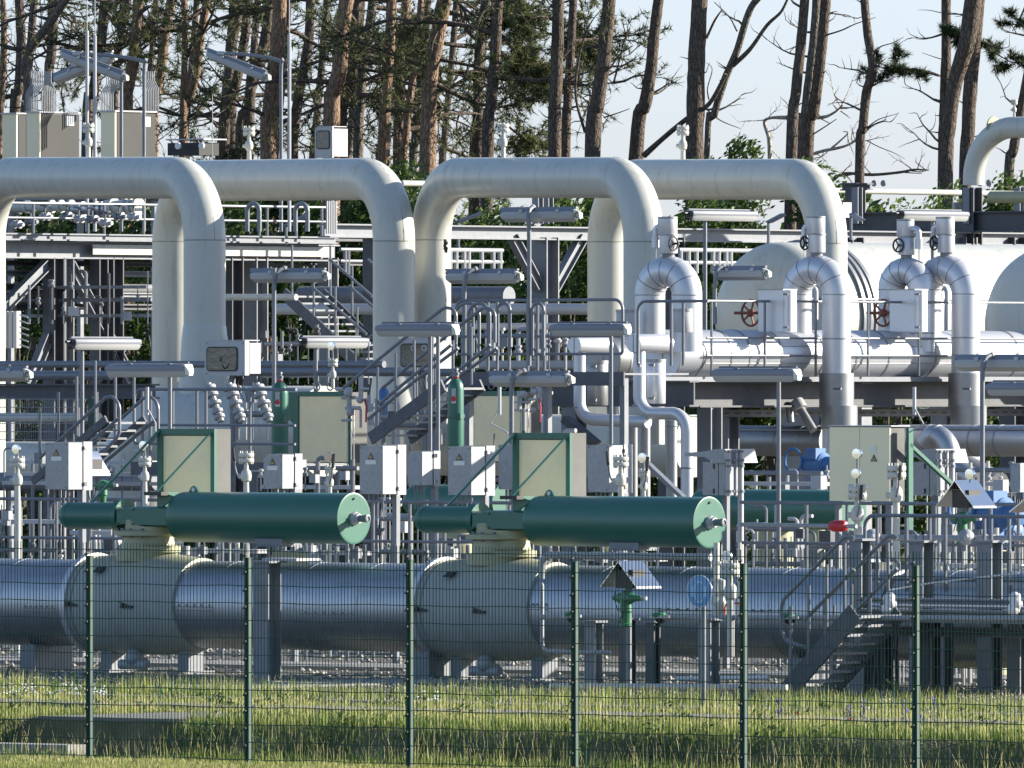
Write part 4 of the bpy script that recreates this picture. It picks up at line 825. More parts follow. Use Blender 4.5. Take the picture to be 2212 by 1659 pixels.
# round sign
c = P(1512, 1277, 14); r = 27.5*S(1512, 14)/ca
t = T('round_sign', 'round blue sign with a pale ear-defender head, on a thin post behind the fence', 'sign', (P(1519, 1500, 14.05).x, 14.05, G))
part('post', MB().cyl((P(1519, 1500, 14.05).x, 14.06, G-.05), (P(1519, 1500, 14.05).x, 14.06, c.z+.1), .03, seg=12), M['galv'], t)
pl = part('plate', MB().lathe(c, (0,-1,0), [(0, r-.004), (.003, r), (.008, r), (.010, r-.012)], 40), M['signblue'], t)
mb = MB(); mb.sweep([c+Vector((math.cos(k*math.pi/20)*(r-.008), -.011, math.sin(k*math.pi/20)*(r-.008))) for k in range(41)], .006, 5); part('rim', mb, M['white'], t, up=pl)
def ell(rx, rz, y, n=28, cz=0): return [c+Vector((math.cos(k*2*math.pi/n)*rx, y, cz+math.sin(k*2*math.pi/n)*rz)) for k in range(n)]
mb = MB(); mb.loft([ell(r*.40, r*.66, -.010, cz=-.01), ell(r*.40, r*.66, -.013, cz=-.01)]); hd_ = part('head_symbol', mb, M['signpale'], t)
mb = MB(); mb.loft([ell(r*.33, r*.58, -.013, cz=-.01), ell(r*.33, r*.58, -.0155, cz=-.01)]); part('face_symbol', mb, M['signblue'], t, up=hd_)
for s_ in (-1, 1):
    mb = MB(); mb.box(c+Vector((s_*r*.42, -.010, -r*.34)), c+Vector((s_*r*.60, -.0135, r*.30))); part('ear_symbol', mb, M['signpale'], t)
# ------------------------------------------------------------------ vent valves and gauges
def vent(label, x, yt, yb, V, lever=0, gauge=0, m='cream', low=None):
    if V < 30: low = 1415
    top, b = P(x, yt, V), P(x, yb, V); H = top.z-b.z; o_ = b; k = H
    if k > .75 and not gauge: k = .75
    t = T('vent_valve', label, 'valve', (b.x, V, b.z if low is None else P(x, low, V).z), 'flanged vent valves')
    zb_ = b.z if low is None else P(x, low, V).z; s0 = b.z
    f = k/.55*.55; r = lambda v: v*k
    part('stem', MB().lathe((b.x, V, zb_-.02), (0,0,1), [(0, r(.07)), (max(.01, s0-zb_), r(.07)), (s0-zb_+H-r(.70), r(.06)), (s0-zb_+H-r(.15), r(.05))], 14), M[m], t)
    z = b.z+H
    part('valve_body', MB().lathe((b.x, V, z-r(.72)), (0,0,1), [(0, r(.06)), (r(.04), r(.11)), (r(.14), r(.125)), (r(.24), r(.11)), (r(.30), r(.06))], 16), M[m], t)
    for zz in (z-r(.26), z-r(.14)):
        part('flange', MB().lathe((b.x, V, zz), (0,0,1), [(0, r(.17)), (r(.015), r(.18)), (r(.075), r(.18)), (r(.09), r(.17))], 18), M[m], t)
    mb = MB()
    for j in range(8):
        a = j*math.pi/4; mb.cyl((b.x+r(.145)*math.cos(a), V+r(.145)*math.sin(a), z-r(.30)), (b.x+r(.145)*math.cos(a), V+r(.145)*math.sin(a), z), r(.022), seg=6)
    part('studs', mb, M[m], t)
    bd = Vector((b.x, V, z-r(.60))); part('handle_boss', MB().cyl(bd, bd+Vector((-r(.20), -.01, .01)), r(.06), seg=10), M[m], t)
    if lever:
        e = bd+Vector((-r(.2)*1, -.02, 0)) if lever < 0 else bd+Vector((r(.08), -r(.1), 0))
        part('lever', MB().sweep(smooth([bd, e, e+Vector((lever*.05, -.02, .12)), e+Vector((lever*.07, -.02, .3))]), .014, 6), M['galv'], t)
        part('lever_grip', MB().cyl(e+Vector((lever*.07, -.02, .22)), e+Vector((lever*.09, -.02, .42)), .022, seg=8), M['black'], t)
    if gauge:
        gc = Vector((b.x+.01, V-.03, z+gauge)); part('gauge_stem', MB().cyl((b.x, V, z), gc, .016, seg=8), M['galv'], t)
        n = Vector((sa*.2, -1, 0)).normalized(); part('gauge', MB().lathe(gc-n*.03, n, [(0, .02), (.005, .045), (.02, .068), (.055, .072), (.062, .066), (.063, .01)], 22), M['chrome'], t)
    return t
for a in (('flanged vent valve on top of the leftmost arch', 191, 265, 338, 64), ('flanged vent valve on top of the second arch', 538, 272, 346, 66.5), ('flanged vent valve on top of the middle arch', 1087, 265, 339, 64), ('flanged vent valve on top of the last arch', 1475, 270, 346, 66.5),
          ('white flanged vent standing alone behind the first green cylinder', 532, 974, 1068, 27.5, -1), ('flanged vent with gauge behind the first green cylinder, near its end plate', 713, 1005, 1070, 27, 1, .12), ('flanged vent in front of the bright-sided galvanised box', 1341, 982, 1078, 27.5, -1), ('flanged vent with a round gauge beside the sloping strut', 1391, 1012, 1078, 27.5, 1, .15),
          ('flanged vent with stacked gauges before the wide beige cabinet', 1852, 1045, 1160, 26, 1, .14), ('tall flanged vent at the right side of the wide beige cabinet', 1936, 1000, 1160, 26.3, 1), ('flanged vent with gauge near the left edge under the lamp', 38, 985, 1075, 28, 0, .1), ('slim vent with a gauge between the big box and the first green frame', 313, 985, 1062, 28, 0, .15),
          ('flanged vent with a pressure gauge below the second sunlit lamp', 719, 774, 835, 47, 0, .2), ('small flanged vent below the dial on the pipe behind the round sign', 1578, 1210, 1330, 19.5), ('flanged vent on the elevated cream pipe at the upper right edge', 2191, 214, 254, 92)):
    vent(*a)
for x, y, V, lb in ((1852, 980, 26, 'upper of two polished round gauges before the beige cabinet'), (2096, 1024, 27, 'polished round gauge above the ridge of the metal hood')):
    g_ = P(x, y, V); t = T('gauge', lb, 'gauge', g_); n = Vector((.1, -1, 0)).normalized()
    part('case', MB().lathe(g_-n*.04, n, [(0, .02), (.005, .045), (.02, .07), (.055, .078), (.068, .07), (.069, .01)], 22), M['chrome'], t); part('stem', MB().cyl(g_-Vector((0,0,.46 if x < 2000 else .12)), g_-Vector((0,0,.06)), .015, seg=8), M['galv'], t)
for i, (x, y) in enumerate(((463, 870), (508, 870), (568, 870))):
    c = P(x, y, 47.5); d = Vector((.42, 0, -.9)).normalized(); t = T('nozzle_valve', ['leaning flanged nozzle, left of three in front of the first arch foot', 'leaning flanged nozzle, middle of three in front of the first arch foot', 'leaning flanged nozzle beside the first gas bottle'][i], 'valve', c)
    part('stem', MB().cyl(c-d*.34, c+d*.34, .06, seg=10), M['boxg'], t)
    for s_ in (-.30, -.17, -.02, .12, .22): part('flange', MB().lathe(c+d*s_, d, [(0, .08), (.01, .115 if s_ < 0 else .095), (.06, .115 if s_ < 0 else .095), (.07, .08)], 12), M['boxg'], t)
# cylinder (wellhead) sphere at the dial
# ------------------------------------------------------------------ sheet-metal hoods and green regulators
def hood(label, ax_, ay, lx, ly, rx, ry, qx, V, reg=True):
    """gabled sheet roof; gable towards the road, ridge along y"""
    a, l, r_ = P(ax_, ay, V), P(lx, ly, V), P(rx, ry, V); dep = PU(qx, ay, a.x).y-V; zb = min(l.z, r_.z)
    t = T('meter_hood', label, 'metal hood', (a.x, V+dep/2, zb)); th = .008
    for nm, b_ in (('roof_sheet', r_), ('roof_sheet', l)):
        mb = MB(); mb.prism([(a.x, V, a.z), (a.x, V, a.z-th*2), (b_.x, V, zb-th), (b_.x, V, zb+th)], (0, dep, 0)); part(nm, mb, M['ss2'], t)
    mb = MB(); mb.prism([(a.x-.02, V+dep-.01, a.z-.03), (l.x+.03, V+dep-.01, zb+.02), (r_.x-.03, V+dep-.01, zb+.02)], (0, .008, 0)); part('back_sheet', mb, M['ss'], t)
    mb = MB(); mb.box((r_.x-.02, V-.004, zb-.025), (r_.x+.012, V+dep+.004, zb-.001)); part('drip_edge', mb, M['boxw'], t)
    z = zb
    if reg:
        cx = a.x+.03; cy = V+dep*.35
        part('instrument', MB().box((cx-.13, cy-.1, z-.02), (cx+.16, cy+.15, z+.22)), M['black'], t)
        part('stand', MB().cyl((cx, cy, G), (cx, cy, z), .045, seg=10), M['galv_d'], t)
    return t, zb
M['ss2'] = mat('bright_folded_sheet', (.60,.60,.61), .18, .95, bump=.03, scale=1)
def regulator(label, x, yt, V, s_=1.0):
    c = P(x, yt, V); t = T('regulator', label, 'regulator', (c.x, V, c.z-.35*s_))
    part('diaphragm', MB().lathe(c-Vector((.22*s_, 0, 0)), (1,0,0), [(0, .03*s_), (.06*s_, .04*s_), (.10*s_, .07*s_), (.32*s_, .08*s_), (.36*s_, .05*s_), (.5*s_, .035*s_)], 16), M['green_m'], t)
    part('bonnet', MB().lathe(c-Vector((0, 0, .38*s_)), (0,0,1), [(0, .09*s_), (.03*s_, .09*s_), (.04*s_, .06*s_), (.18*s_, .07*s_), (.2*s_, .09*s_), (.46*s_, .07*s_), (.48*s_, .02*s_)], 16), M['green_m'], t)
    part('adjuster', MB().cyl(c+Vector((.26*s_, 0, 0)), c+Vector((.36*s_, 0, 0)), .03*s_, seg=8), M['boxw'], t)
    mb = MB(); rr = random.Random(int(x))
    for k in range(4): a = c+Vector((rr.uniform(-.2, .1), -.09, rr.uniform(-.05, .1))); mb.sweep(smooth([a, a+Vector((.03, -.04, -.1)), a+Vector((rr.uniform(-.1, .1), -.02, -.25))]), .007, 5)
    part('tubing', mb, M['black'], t)
hood('gabled metal hood left of centre of the right railing, with a sun glint', 2062, 1037, 2022, 1092, 2102, 1094, 2111, 27)
regulator('green regulator under the gabled hood at the right', 2078, 1120, 27, .9)
hood('gabled metal hood above the green regulator behind the third and fourth fence posts', 1335, 1212, 1297, 1267, 1374, 1267, 1388, 18)
regulator('green regulator under the hood behind the fence centre', 1352, 1292, 18, .95)
hood('metal hood whose sloping sheet sticks out behind the largest left box', 172, 975, 130, 1024, 197, 1024, 212, 31, True)
regulator('green regulator below the hood at the left box', 222, 1048, 31, .8)
hood('metal hood cut by the right edge', 2232, 1062, 2180, 1106, 2260, 1106, 2270, 27)
hood('small metal hood behind the foreground stair top', 1871, 1208, 1850, 1248, 1888, 1250, 1900, 24)
# blue motors
def motor(label, x, y, V, s_=1.0, axis_=(1,0,0)):
    c = P(x, y, V); t = T('blue_motor', label, 'motor', (c.x, V, c.z-.25*s_)); ax = Vector(axis_)
    part('motor_body', MB().lathe(c, ax, [(0, .08*s_), (.02*s_, .16*s_), (.08*s_, .19*s_), (.38*s_, .19*s_), (.42*s_, .13*s_), (.60*s_, .12*s_), (.62*s_, .05*s_)], 24), M['blue'], t)
    w_ = c+Vector((-.10, -.2, .06))*s_; part('handwheel', MB().sweep([w_+Vector((math.cos(k*math.pi/12)*.17*s_, -.0, math.sin(k*math.pi/12)*.19*s_)) for k in range(25)], .022*s_, 8), M['blue'], t)
    part('gear_neck', MB().cyl(c+Vector((.2*s_, 0, -.5*s_)), c+Vector((.2*s_, 0, 0)), .12*s_, seg=14), M['blue'], t)
    part('pedestal', MB().cyl((c.x+.2*s_, V, G), (c.x+.2*s_, V, c.z-.4*s_), .15*s_, seg=14), M['cream_d'], t)
    part('terminal_box', MB().box(c+Vector((.15, -.2, .08))*s_, c+Vector((.36, .05, .26))*s_), M['blue'], t)
    return t
motor('blue motor with a ring handwheel between the strut columns, left of the beige cabinet', 1741, 1003, 50, 1.0)
motor('large blue motor beneath the gabled hood at the right', 2115, 1110, 30, 1.25)
motor('lower blue motor below the right railing', 2120, 1150, 31, 1.1)
# ------------------------------------------------------------------ rails
def rail(label, V, x0, x1, ytop, ymids, ybot, posts, r=.026, loopL=False, loopR=False, dy=0, m='galv', hi=None):
    a, b = P(x0, ytop, V), P(x1, ytop, V); z = a.z; t = T('handrail', label, 'railing', ((a.x+b.x)/2, V, P(x0, ybot, V).z))
    mz = [P(x0, y, V).z for y in ymids]; zb = P(x0, ybot, V).z
    zl = mz[-1] if mz else zb
    if V in (31.5, 28.5): zb = G
    path = [(a.x, V, z), (b.x, V, z)]
    if loopL: path = [(a.x+.06, V, zl), (a.x, V, zl)] + path
    if loopR: path = path + [(b.x, V, zl), (b.x-.06, V, zl)]
    part('top_rail', MB().sweep(fillet(path, .16, 6), r, 10), M[m], t)
    for k, zz in enumerate(mz): part('mid_rail', MB().cyl((a.x+.02, V-.002*k, zz), (b.x-.02, V-.002*k, zz), r*.85, seg=8), M[m], t)
    for x in posts:
        u = P(x, ytop, V).x; part('post', MB().cyl((u, V, zb), (u, V, z-.005), r, seg=8), M[m], t)
    return t
def rail_y(label, x0, x1, ytop, ymids, ybot, posts, V, r=.026, m='galv'):
    a = P(x0, ytop, V); b = PU(x1, ytop, a.x); z = a.z; t = T('handrail', label, 'railing', (a.x, (a.y+b.y)/2, P(x0, ybot, V).z))
    zb = P(x0, ybot, V).z
    part('top_rail', MB().cyl((a.x, a.y, z), (a.x, b.y, z), r, seg=10), M[m], t)
    for y in ymids: zz = P(x0, y, V).z; part('mid_rail', MB().cyl((a.x, a.y, zz), (a.x, b.y, zz), r*.85, seg=8), M[m], t)
    for x in posts:
        u = PU(x, ytop, a.x); part('post', MB().cyl((a.x, u.y, zb), (a.x, u.y, z-.005), r, seg=8), M[m], t)
    return t
rail('long grey railing passing behind both front actuators', 31.5, -40, 1500, 1077, [1160], 1212, [43, 86, 122, 175, 195, 247, 290, 480, 580, 660, 750, 806, 858, 885, 960, 1050, 1100, 1300, 1420])
rail('grey railing under the hooded boxes, running to the right edge', 28.5, 1600, 2300, 1085, [1172], 1232, [1742, 1830, 1900, 1940, 2020, 2140, 2200], dy=0)
rail('nearer grey railing on the skid at the right, with a curved left end', 23.5, 1868, 2320, 1113, [1250], 1330, [1895, 1958, 2008, 2042, 2126, 2141, 2180], loopL=True)
rail('lower grey railing looped at the left, behind the first gas bottle', 46, 290, 640, 841, [918, 958], 1000, [308, 325, 373, 425, 445, 540], loopL=True)
rail('looped railing of the upper walkway at the middle stair head', 47.2, 985, 1345, 649, [727, 765], 808, [1004, 1022, 1054, 1074, 1100, 1140, 1161, 1176], loopL=True, loopR=True)
for k, (x0, x1, lb) in enumerate(((984, 1035, 'first hoop'), (1012, 1062, 'second hoop'), (1075, 1110, 'third hoop'), (1150, 1187, 'fourth hoop'))):
    a, b = P(x0, 655, 46.9-k*.05), P(x1, 655, 46.9); zb = P(x0, 768, 46.9).z; v = 46.9-k*.05
    pipe('safety_hoop', ['tall hoop nearest the stair head railing', 'tall hoop overlapping the stair head hoop', 'narrow hoop left of the tall lamp post', 'narrow hoop right of the tall lamp post'][k], 'hoop', [(a.x, v, zb), (a.x, v, a.z), (b.x, v, a.z), (b.x, v, zb)], .028, 'galv', .22, seg=10)
rail('railing along the silver header, left part with a bent lower corner', 50.3, 1378, 1530, 651, [], 790, [1450, 1476], loopL=True)
rail_y('white-grey railing running along the long silver header', 1526, 2300, 650, [730, 768], 812, [1537, 1652, 1762, 1875, 1985, 2100], PU(1526, 650, -41.60).y, r=.022)
# far thin walkway rail
rail_y('thin rail behind the U bends at tank foot height', 1640, 2300, 645, [], 700, [1645, 1758, 1880, 2005, 2140], 62, r=.022)
# ------------------------------------------------------------------ stairs
def stair(label, V, pts, off, rails=(), m='galv_d', sw=.26, n=9):
    """stringers go through pts [(x,y),(x,y)]; off = second stringer this far away in y"""
    a, b = P(*pts[0], V), P(*pts[1], V); t = T('steel_stair', label, 'stair', ((a.x+b.x)/2, V+off/2, min(a.z, b.z)))
    for v in (0, off):
        d = Vector((0, v, 0)); part('stringer', MB().bar(a+d, b+d, .04, sw), M['stair'], t)
    for k in range(n):
        c = a.lerp(b, (k+.5)/n); part('tread', MB().box((c.x-.13, V+.03, c.z-.02), (c.x+.13, V+off-.03, c.z+.015)), M['galv_d'], t)
    for poly in rails:
        for v in (0, off): part('stair_rail', MB().sweep(fillet([P(x, y, V)+Vector((0, v, 0)) for x, y in poly], .2, 6), .027, 10), M['galv'], t)
    top = rails[0] if rails else None
    if top:
        for k in range(4):
            f = (k+.4)/4; c = a.lerp(b, f)
            for v in (0, off): part('baluster', MB().cyl((c.x, V+v, c.z), (c.x, V+v, c.z+1.05), .022, seg=8), M['galv'], t)
    return t
stair('middle steel stair climbing right past the second gas bottle', 44, [(800, 948), (958, 832)], .95, [[(742, 838), (872, 732), (960, 664), (985, 668), (985, 740)], [(795, 905), (900, 820), (990, 752)], [(820, 872), (880, 822), (975, 745)]], 'galv_d', .20, 8)
stair('rear steel stair descending right from the left platform', 72, [(612, 633), (800, 812)], 1.1, [[(712, 560), (804, 640)], [(672, 618), (792, 722)]], 'galv', .22, 12)
stair('foreground steel stair climbing right to the dark skid', 19, [(1693, 1502), (1848, 1322)], .9, [[(1752, 1402), (1690, 1385), (1688, 1300), (1832, 1152), (1845, 1165)], [(1738, 1340), (1845, 1230)]], 'galv_d', .26, 9)
stair('thin stair with sloping handrails behind the largest left box', 38, [(70, 1040), (230, 905)], .9, [[(85, 990), (236, 852), (258, 870), (258, 940), (225, 975)], [(130, 1010), (255, 905)]], 'galv_d', .12, 8)
# walkways carrying the rails
for lb, V, x0, x1, y, wd, xs_ in (('grey walkway deck at the head of the middle stair', 47.1, 985, 1350, 806, 1.6, (1000, 1170, 1335)), ('grey walkway deck behind the first tan front cabinet', 45.9, 285, 645, 1000, 1.2, (300, 460, 630))):
    a_, b_ = P(x0, y, V), P(x1, y, V); t = T('walkway', lb, 'walkway', ((a_.x+b_.x)/2, V, G))
    part('deck', MB().box((a_.x, V, a_.z-.03), (b_.x, V+wd, a_.z)), M['galv'], t); part('edge_beam', MB().box((a_.x, V-.03, a_.z-.20), (b_.x, V-.003, a_.z+.02)), M['stair'], t)
    for x in xs_: u_ = P(x, y, V).x; part('leg', MB().box((u_-.05, V+.1, G), (u_+.05, V+.2, a_.z-.03)), M['galv_d'], t)
# sloping struts
for x0, y0, x1, y1, w_, m, V, lb in ((1397, 1000, 1477, 1076, .10, 'galv', 34, 'light sloping strut beside the double-bend silver pipe'), (1222, 905, 1288, 960, .20, 'steel_d', 52, 'dark sloping strut below the platform beam')):
    one('strut', MB().bar(P(x0, y0, V), P(x1, y1, V), w_, w_*.6), M[m], lb, 'strut')
# ------------------------------------------------------------------ platform steel on the right
t = T('pipe_platform', 'dark steel platform on columns carrying the long silver header', 'platform', P(1700, 1000, 54))
b0 = P(1178, 822, 53.2); b1 = PU(2330, 822, b0.x)
def beam_y(root, nm, x0, x1, ytop, ybot, V, w_=.2, m='steel_d'):
    a = P(x0, ytop, V); b = PU(x1, ytop, a.x); z0 = P(x0, ybot, V).z; h = a.z-z0; zc = (a.z+z0)/2
    return part(nm, MB().ibeam((a.x, a.y, zc), (a.x, b.y, zc), w_, h, .03), M[m], root), a, b
def beam_x(root, nm, x0, x1, ytop, ybot, V, w_=.2, m='steel_d'):
    a = P(x0, ytop, V); b = P(x1, ytop, V); z0 = P(x0, ybot, V).z; h = a.z-z0; zc = (a.z+z0)/2
    return part(nm, MB().ibeam((a.x, V, zc), (b.x, V, zc), w_, h, .03), M[m], root)
def col(root, x, ytop, ybot, V, w_=.22, m='steel_d', nm='column'):
    a = P(x, ytop, V); z0 = P(x, ybot, V).z if ybot else G
    return part(nm, MB().ibeam((a.x, V, z0), (a.x, V, a.z), w_, w_, .025), M[m], root)
beam_x(t, 'beam', 1180, 1500, 822, 878, 53.2, .25, 'steel_d'); beam_y(t, 'beam', 1500, 2400, 824, 880, 55.0, .25, 'steel_d')
part('deck', MB().box((b0.x, 53.2, b0.z), (-41.72, 68, b0.z+.04)), M['galv_d'], t)
for x, V in ((1533, 55.3), (1570, 57), (1765, 62), (2040, 66), (1240, 54)): col(t, x, 880, None, V, .30, 'galv_d')
part('deck_edge', MB().box((-41.70, 53.2, b0.z-.02), (-41.68, 68, b0.z+.06)), M['galv'], t)
for k, (y, lb, m) in enumerate(((873, 'upper', 'galv'), (893, 'lower', 'galv_d'))):
    a = P(1520, y, 56); b = PU(2330, y, a.x); t2 = T('cable_tray', f'{lb} perforated cable tray below the right platform', 'cable tray', a)
    part('tray', MB().box((a.x, a.y, a.z-.06), (a.x+.02, b.y, a.z+.06)), M[m], t2); part('tray_floor', MB().box((a.x-.3, a.y, a.z-.065), (a.x, b.y, a.z-.05)), M[m], t2)
    mb = MB()
    for j in range(40): mb.cbox((a.x+.021, a.y+.3+j*.28, a.z), (.004, .14, .018))
    part('slots', mb, M['black'], t2)
# ------------------------------------------------------------------ rear pipe rack
t = T('pipe_rack', 'long grey steel rack with a K brace behind the arches', 'pipe rack', P(1180, 600, 82))
beam_y(t, 'beam', 700, 2500, 483, 513, 76, .30, 'galv')
RX = P(700, 483, 76).x
for x, lit in ((1180, 1), (1452, 0), (2085, 1), (2190, 0), (1840, 0), (815, 0)):  # lit columns get paler steel: sunlight put into the colour
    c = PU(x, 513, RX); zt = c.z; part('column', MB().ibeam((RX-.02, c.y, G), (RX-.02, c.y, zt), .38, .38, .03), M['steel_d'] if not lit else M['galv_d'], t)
c = PU(1178, 640, RX)
for x, s_ in ((1108, 1), (1258, -1)):
    a = PU(x, 513, RX); b = PU(1178+(-12 if s_ > 0 else 18), 624, RX); part('brace', MB().ibeam(a, b, .16, .20, .02), M['galv_d'], t)
    a = PU(x-14*s_, 528, RX)
for x in (1160, 1182, 1850, 2090, 2200):
    c = PU(x, 405, RX); part('upright', MB().ibeam((RX+.02, c.y, PU(x, 483, RX).z), (RX+.02, c.y, c.z), .16, .16, .02), M['galv'], t)
for x in (1855, 2095):
    c = PU(x, 437, RX); part('cap', MB().box((RX-.3, c.y-.2, PU(x, 470, RX).z), (RX-.24, c.y+.2, c.z)), M['boxw'], t)
a = P(1830, 455, 96); b = P(2400, 455, 96)
t3 = T('steel_beam', 'dark steel beam high behind the last valve stacks', 'beam', a); part('web', MB().ibeam((a.x, 96, a.z-.25), (b.x, 96, a.z-.25), .25, .42, .03), M['steel_d'], t3)
col(t3, 1848, 395, 483, 96, .3); col(t3, 2100, 405, None, 96, .3); beam_x(t3, 'bracket', 1820, 1880, 396, 412, 95.5, .2)
a = P(868, 396, 84); b = PU(2400, 396, a.x)
pipe('white_pipe', 'slim white pipe running above the rear rack to the right edge', 'pipe', [a, (a.x, b.y, a.z)], 6.5*S(900, 84), 'cream', seams=[(PU(x, 396, a.x)*1, (0,1,0)) for x in (1888, 1908, 2117, 2136)], seam_mat='galv_d')
pipe('goose_pipe', 'cream pipe bending down at the upper right edge', 'pipe', pxp([(2360, 275), (2103, 275), (2103, 400)], 92), 23*S(2100, 92), 'cream', 1.0, [(P(2146, 275, 92), (1,0,0))], 32, seam_mat='cream_d')
pipe('mossy_pipe', 'short mossy cream pipe under the bending pipe at the right edge', 'pipe', pxp([(2140, 426), (2400, 426)], 90), 13*S(2140, 90), 'cream_d', seg=24)
# low rungs and pipes behind the first rack bay
rail_y('white pipe ladder rails below the rack, left of the K brace', 962, 1085, 540, [565], 590, [972, 985, 1002, 1012, 1040, 1065, 1080], 78, r=.045, m='boxg')
rail_y('white pipe ladder rails below the rack, right of the K brace', 1466, 1660, 540, [567], 590, [1470, 1487, 1504, 1522, 1540, 1552, 1568, 1578, 1625], 80, r=.045, m='boxg')
rail_y('blue-grey rails behind the second arch right leg', 735, 806, 539, [564], 592, [745, 752], 80, r=.04, m='galv')
for x0, x1, y, w_, V, lb, m in ((600, 1320, 668, 24, 74, 'pale pipe running level behind the middle legs', 'boxw'), (650, 1100, 640, 42, 80, 'bluish vessel lying behind the rear stair', 'galv'), (1000, 1320, 705, 14, 68, 'thinner pale pipe beneath the level pipe', 'boxw'), (-40, 830, 787, 15, 56, 'level grey pipe in front of the left steel columns', 'galv'), (486, 640, 642, 14, 66, 'short white capped pipe right of the first arch leg', 'cream'), (60, 240, 811, 20, 58, 'bluish pipe beneath the level grey pipe at left', 'galv'), (-40, 215, 902, 20, 56, 'cream pipe behind the green fence at far left', 'cream'), (500, 1000, 803, 20, 60, 'bluish pipe passing behind the second arch foot', 'galv'), (-40, 340, 1040, 40, 58, 'dark grey trough low at the left edge', 'galv_d'), (1000, 1300, 790, 16, 58, 'pale pipe beneath the stair head railing', 'boxw')):
    pipe('level_pipe', lb, 'pipe', pxp([(x0, y), (x1, y)], V), w_/2*S((x0+x1)/2, V), m, seg=20)
# ------------------------------------------------------------------ left steel platform
t = T('steel_platform', 'tall dark steel platform at the left carrying the grey cabinets', 'platform', P(120, 600, 76))
beam_y(t, 'beam', -60, 722, 520, 557, 72, .30, 'galv_d'); beam_y(t, 'edge_channel', -60, 724, 502, 518, 71.6, .12, 'galv')
PX = P(-60, 520, 72).x
a, b = PU(200, 528, PX+.17), PU(719, 555, PX+.17); part('web_plate', MB().box((PX+.16, a.y, b.z), (PX+.18, b.y, a.z)), M['cream'], t)
part('deck', MB().box((PX-3.2, 70, a.z+.12), (PX-.02, 84, a.z+.17)), M['steel_d'], t)
for x, m, w_ in ((108, 'steel_d', .30), (132, 'galv', .26), (206, 'steel_d', .26), (236, 'steel_d', .3), (492, 'steel_d', .34), (545, 'galv_d', .34), (700, 'galv_d', .3)):  # pale column beside the leftmost dark one paints its sunlit face
    c = PU(x+8, 557, PX-.0); part('column', MB().ibeam((PX, c.y, G), (PX, c.y, c.z), w_, w_, .025), M[m], t)
for x0, y0, x1, y1, m in ((102, 570, 8, 665, 'galv_d'), (150, 570, 265, 785, 'galv'), (262, 745, 218, 830, 'galv'), (105, 725, 62, 830, 'galv_d'), (245, 760, 280, 830, 'galv')):
    part('brace', MB().ibeam(PU(x0, y0, PX), PU(x1, y1, PX), .16, .2, .02), M[m], t)
for y0, y1, m in ((583, 596, 'galv_d'), (612, 628, 'steel_d'), (630, 640, 'galv_d'), (655, 668, 'steel_d'), (562, 574, 'steel_d')):
    beam_y(t, 'cross_beam', 5, 330, y0, y1, 73.5, .2, m)
a = P(0, 600, 84); part('service_deck', MB().box((PX-3, 74, PU(0, 566, PX).z), (PX-.3, 84, PU(0, 562, PX).z)), M['steel_d'], t)
mb = MB(); rr = random.Random(8)
rail_y('upper walkway railing over the left platform beam', 5, 728, 438, [470], 503, [72, 190, 225, 310, 560, 577, 640, 695, 722], 71.9, r=.028)
for k, (x0, x1, y, w_, lb) in enumerate(((30, 160, 447, 26, 'leftmost flanged white pipe on the platform'), (160, 235, 452, 30, 'ribbed silver vessel on the platform'), (228, 300, 447, 36, 'glinting cream flanged pipe on the platform'))):
    a = P(x0, y, 76); r = w_/2*S(x0, 76); L = (x1-x0)*S(x0, 76)/ca; t4 = T('platform_pipe', lb, 'pipe', a); part('pipe_wall', MB().cyl(a, a+Vector((L, 0, 0)), r*.8, seg=24), M['cream' if k != 1 else 'alu'], t4)
    for f in (.2, .62, .78, .95): part('flange', MB().lathe(a+Vector((L*f, 0, 0)), (1,0,0), [(0, r*.8), (0, r*1.1), (.07, r*1.1), (.07, r*.8)], 24), M['cream' if k != 1 else 'alu'], t4)
for i in range(9):
    x = 40+i*32+rr.uniform(-8, 8); y = rr.uniform(462, 486); a = P(x, y, 74); t4 = T('small_valve', f'small grey valve on the platform, {["first","second","third","fourth","fifth","sixth","seventh","eighth","ninth"][i]} from the left under the walkway rail', 'valve', a)
    part('valve_body', MB().lathe(a-Vector((.14, 0, 0)), (1,0,0), [(0, .04), (.05, .04), (.06, .08), (.1, .08), (.12, .05), (.18, .05), (.2, .08), (.24, .08), (.25, .04), (.32, .04)], 12), M['galv' if i % 2 else 'boxw'], t4)
    part('stem', MB().cyl(a, a+Vector((0, 0, .22)), .02, seg=8), M['galv_d'], t4); part('handwheel', MB().lathe(a+Vector((0,0,.2)), (0,0,1), [(0, .1), (.02, .11), (.03, .1)], 14), M['galv_d'], t4)
for x, lb in ((560, 'left'), (664, 'right')):
    pipe('loop_pipe', f'{lb} of two looped pipes on the right end of the platform', 'pipe', pxp([(x-26, 500), (x-26, 440), (x, 440), (x, 500)], 74.5), .045, 'galv', .16, seg=12)
# right end tubes of the platform
mb = MB()
t4 = T('tube_bundle', 'bundle of thin upright tubes at the right end of the left platform', 'tubes', P(715, 500, 73))
for k in range(6): part('tube', MB().cyl(P(706+k*4, 505, 73), P(706+k*4, 434, 73), .018, seg=6), M['boxw'], t4)
# cooling fins unit at far left
a = P(2, 708, 66); t4 = T('finned_unit', 'white finned unit at the left edge below the platform', 'cooler', a)
for k in range(3): x = P(8+k*10, 0, 66).x; part('panel', MB().box((x, 66, P(0, 752, 66).z), (x+.09, 66.12, P(0, 672, 66).z)), M['boxw'], t4)
for k in range(6): c = P(52, 680+k*13, 66); part('fin', MB().bar(c+Vector((-.1, 0, 0)), c+Vector((.10, 0, -.05)), .05, .02), M['galv_d'], t4)
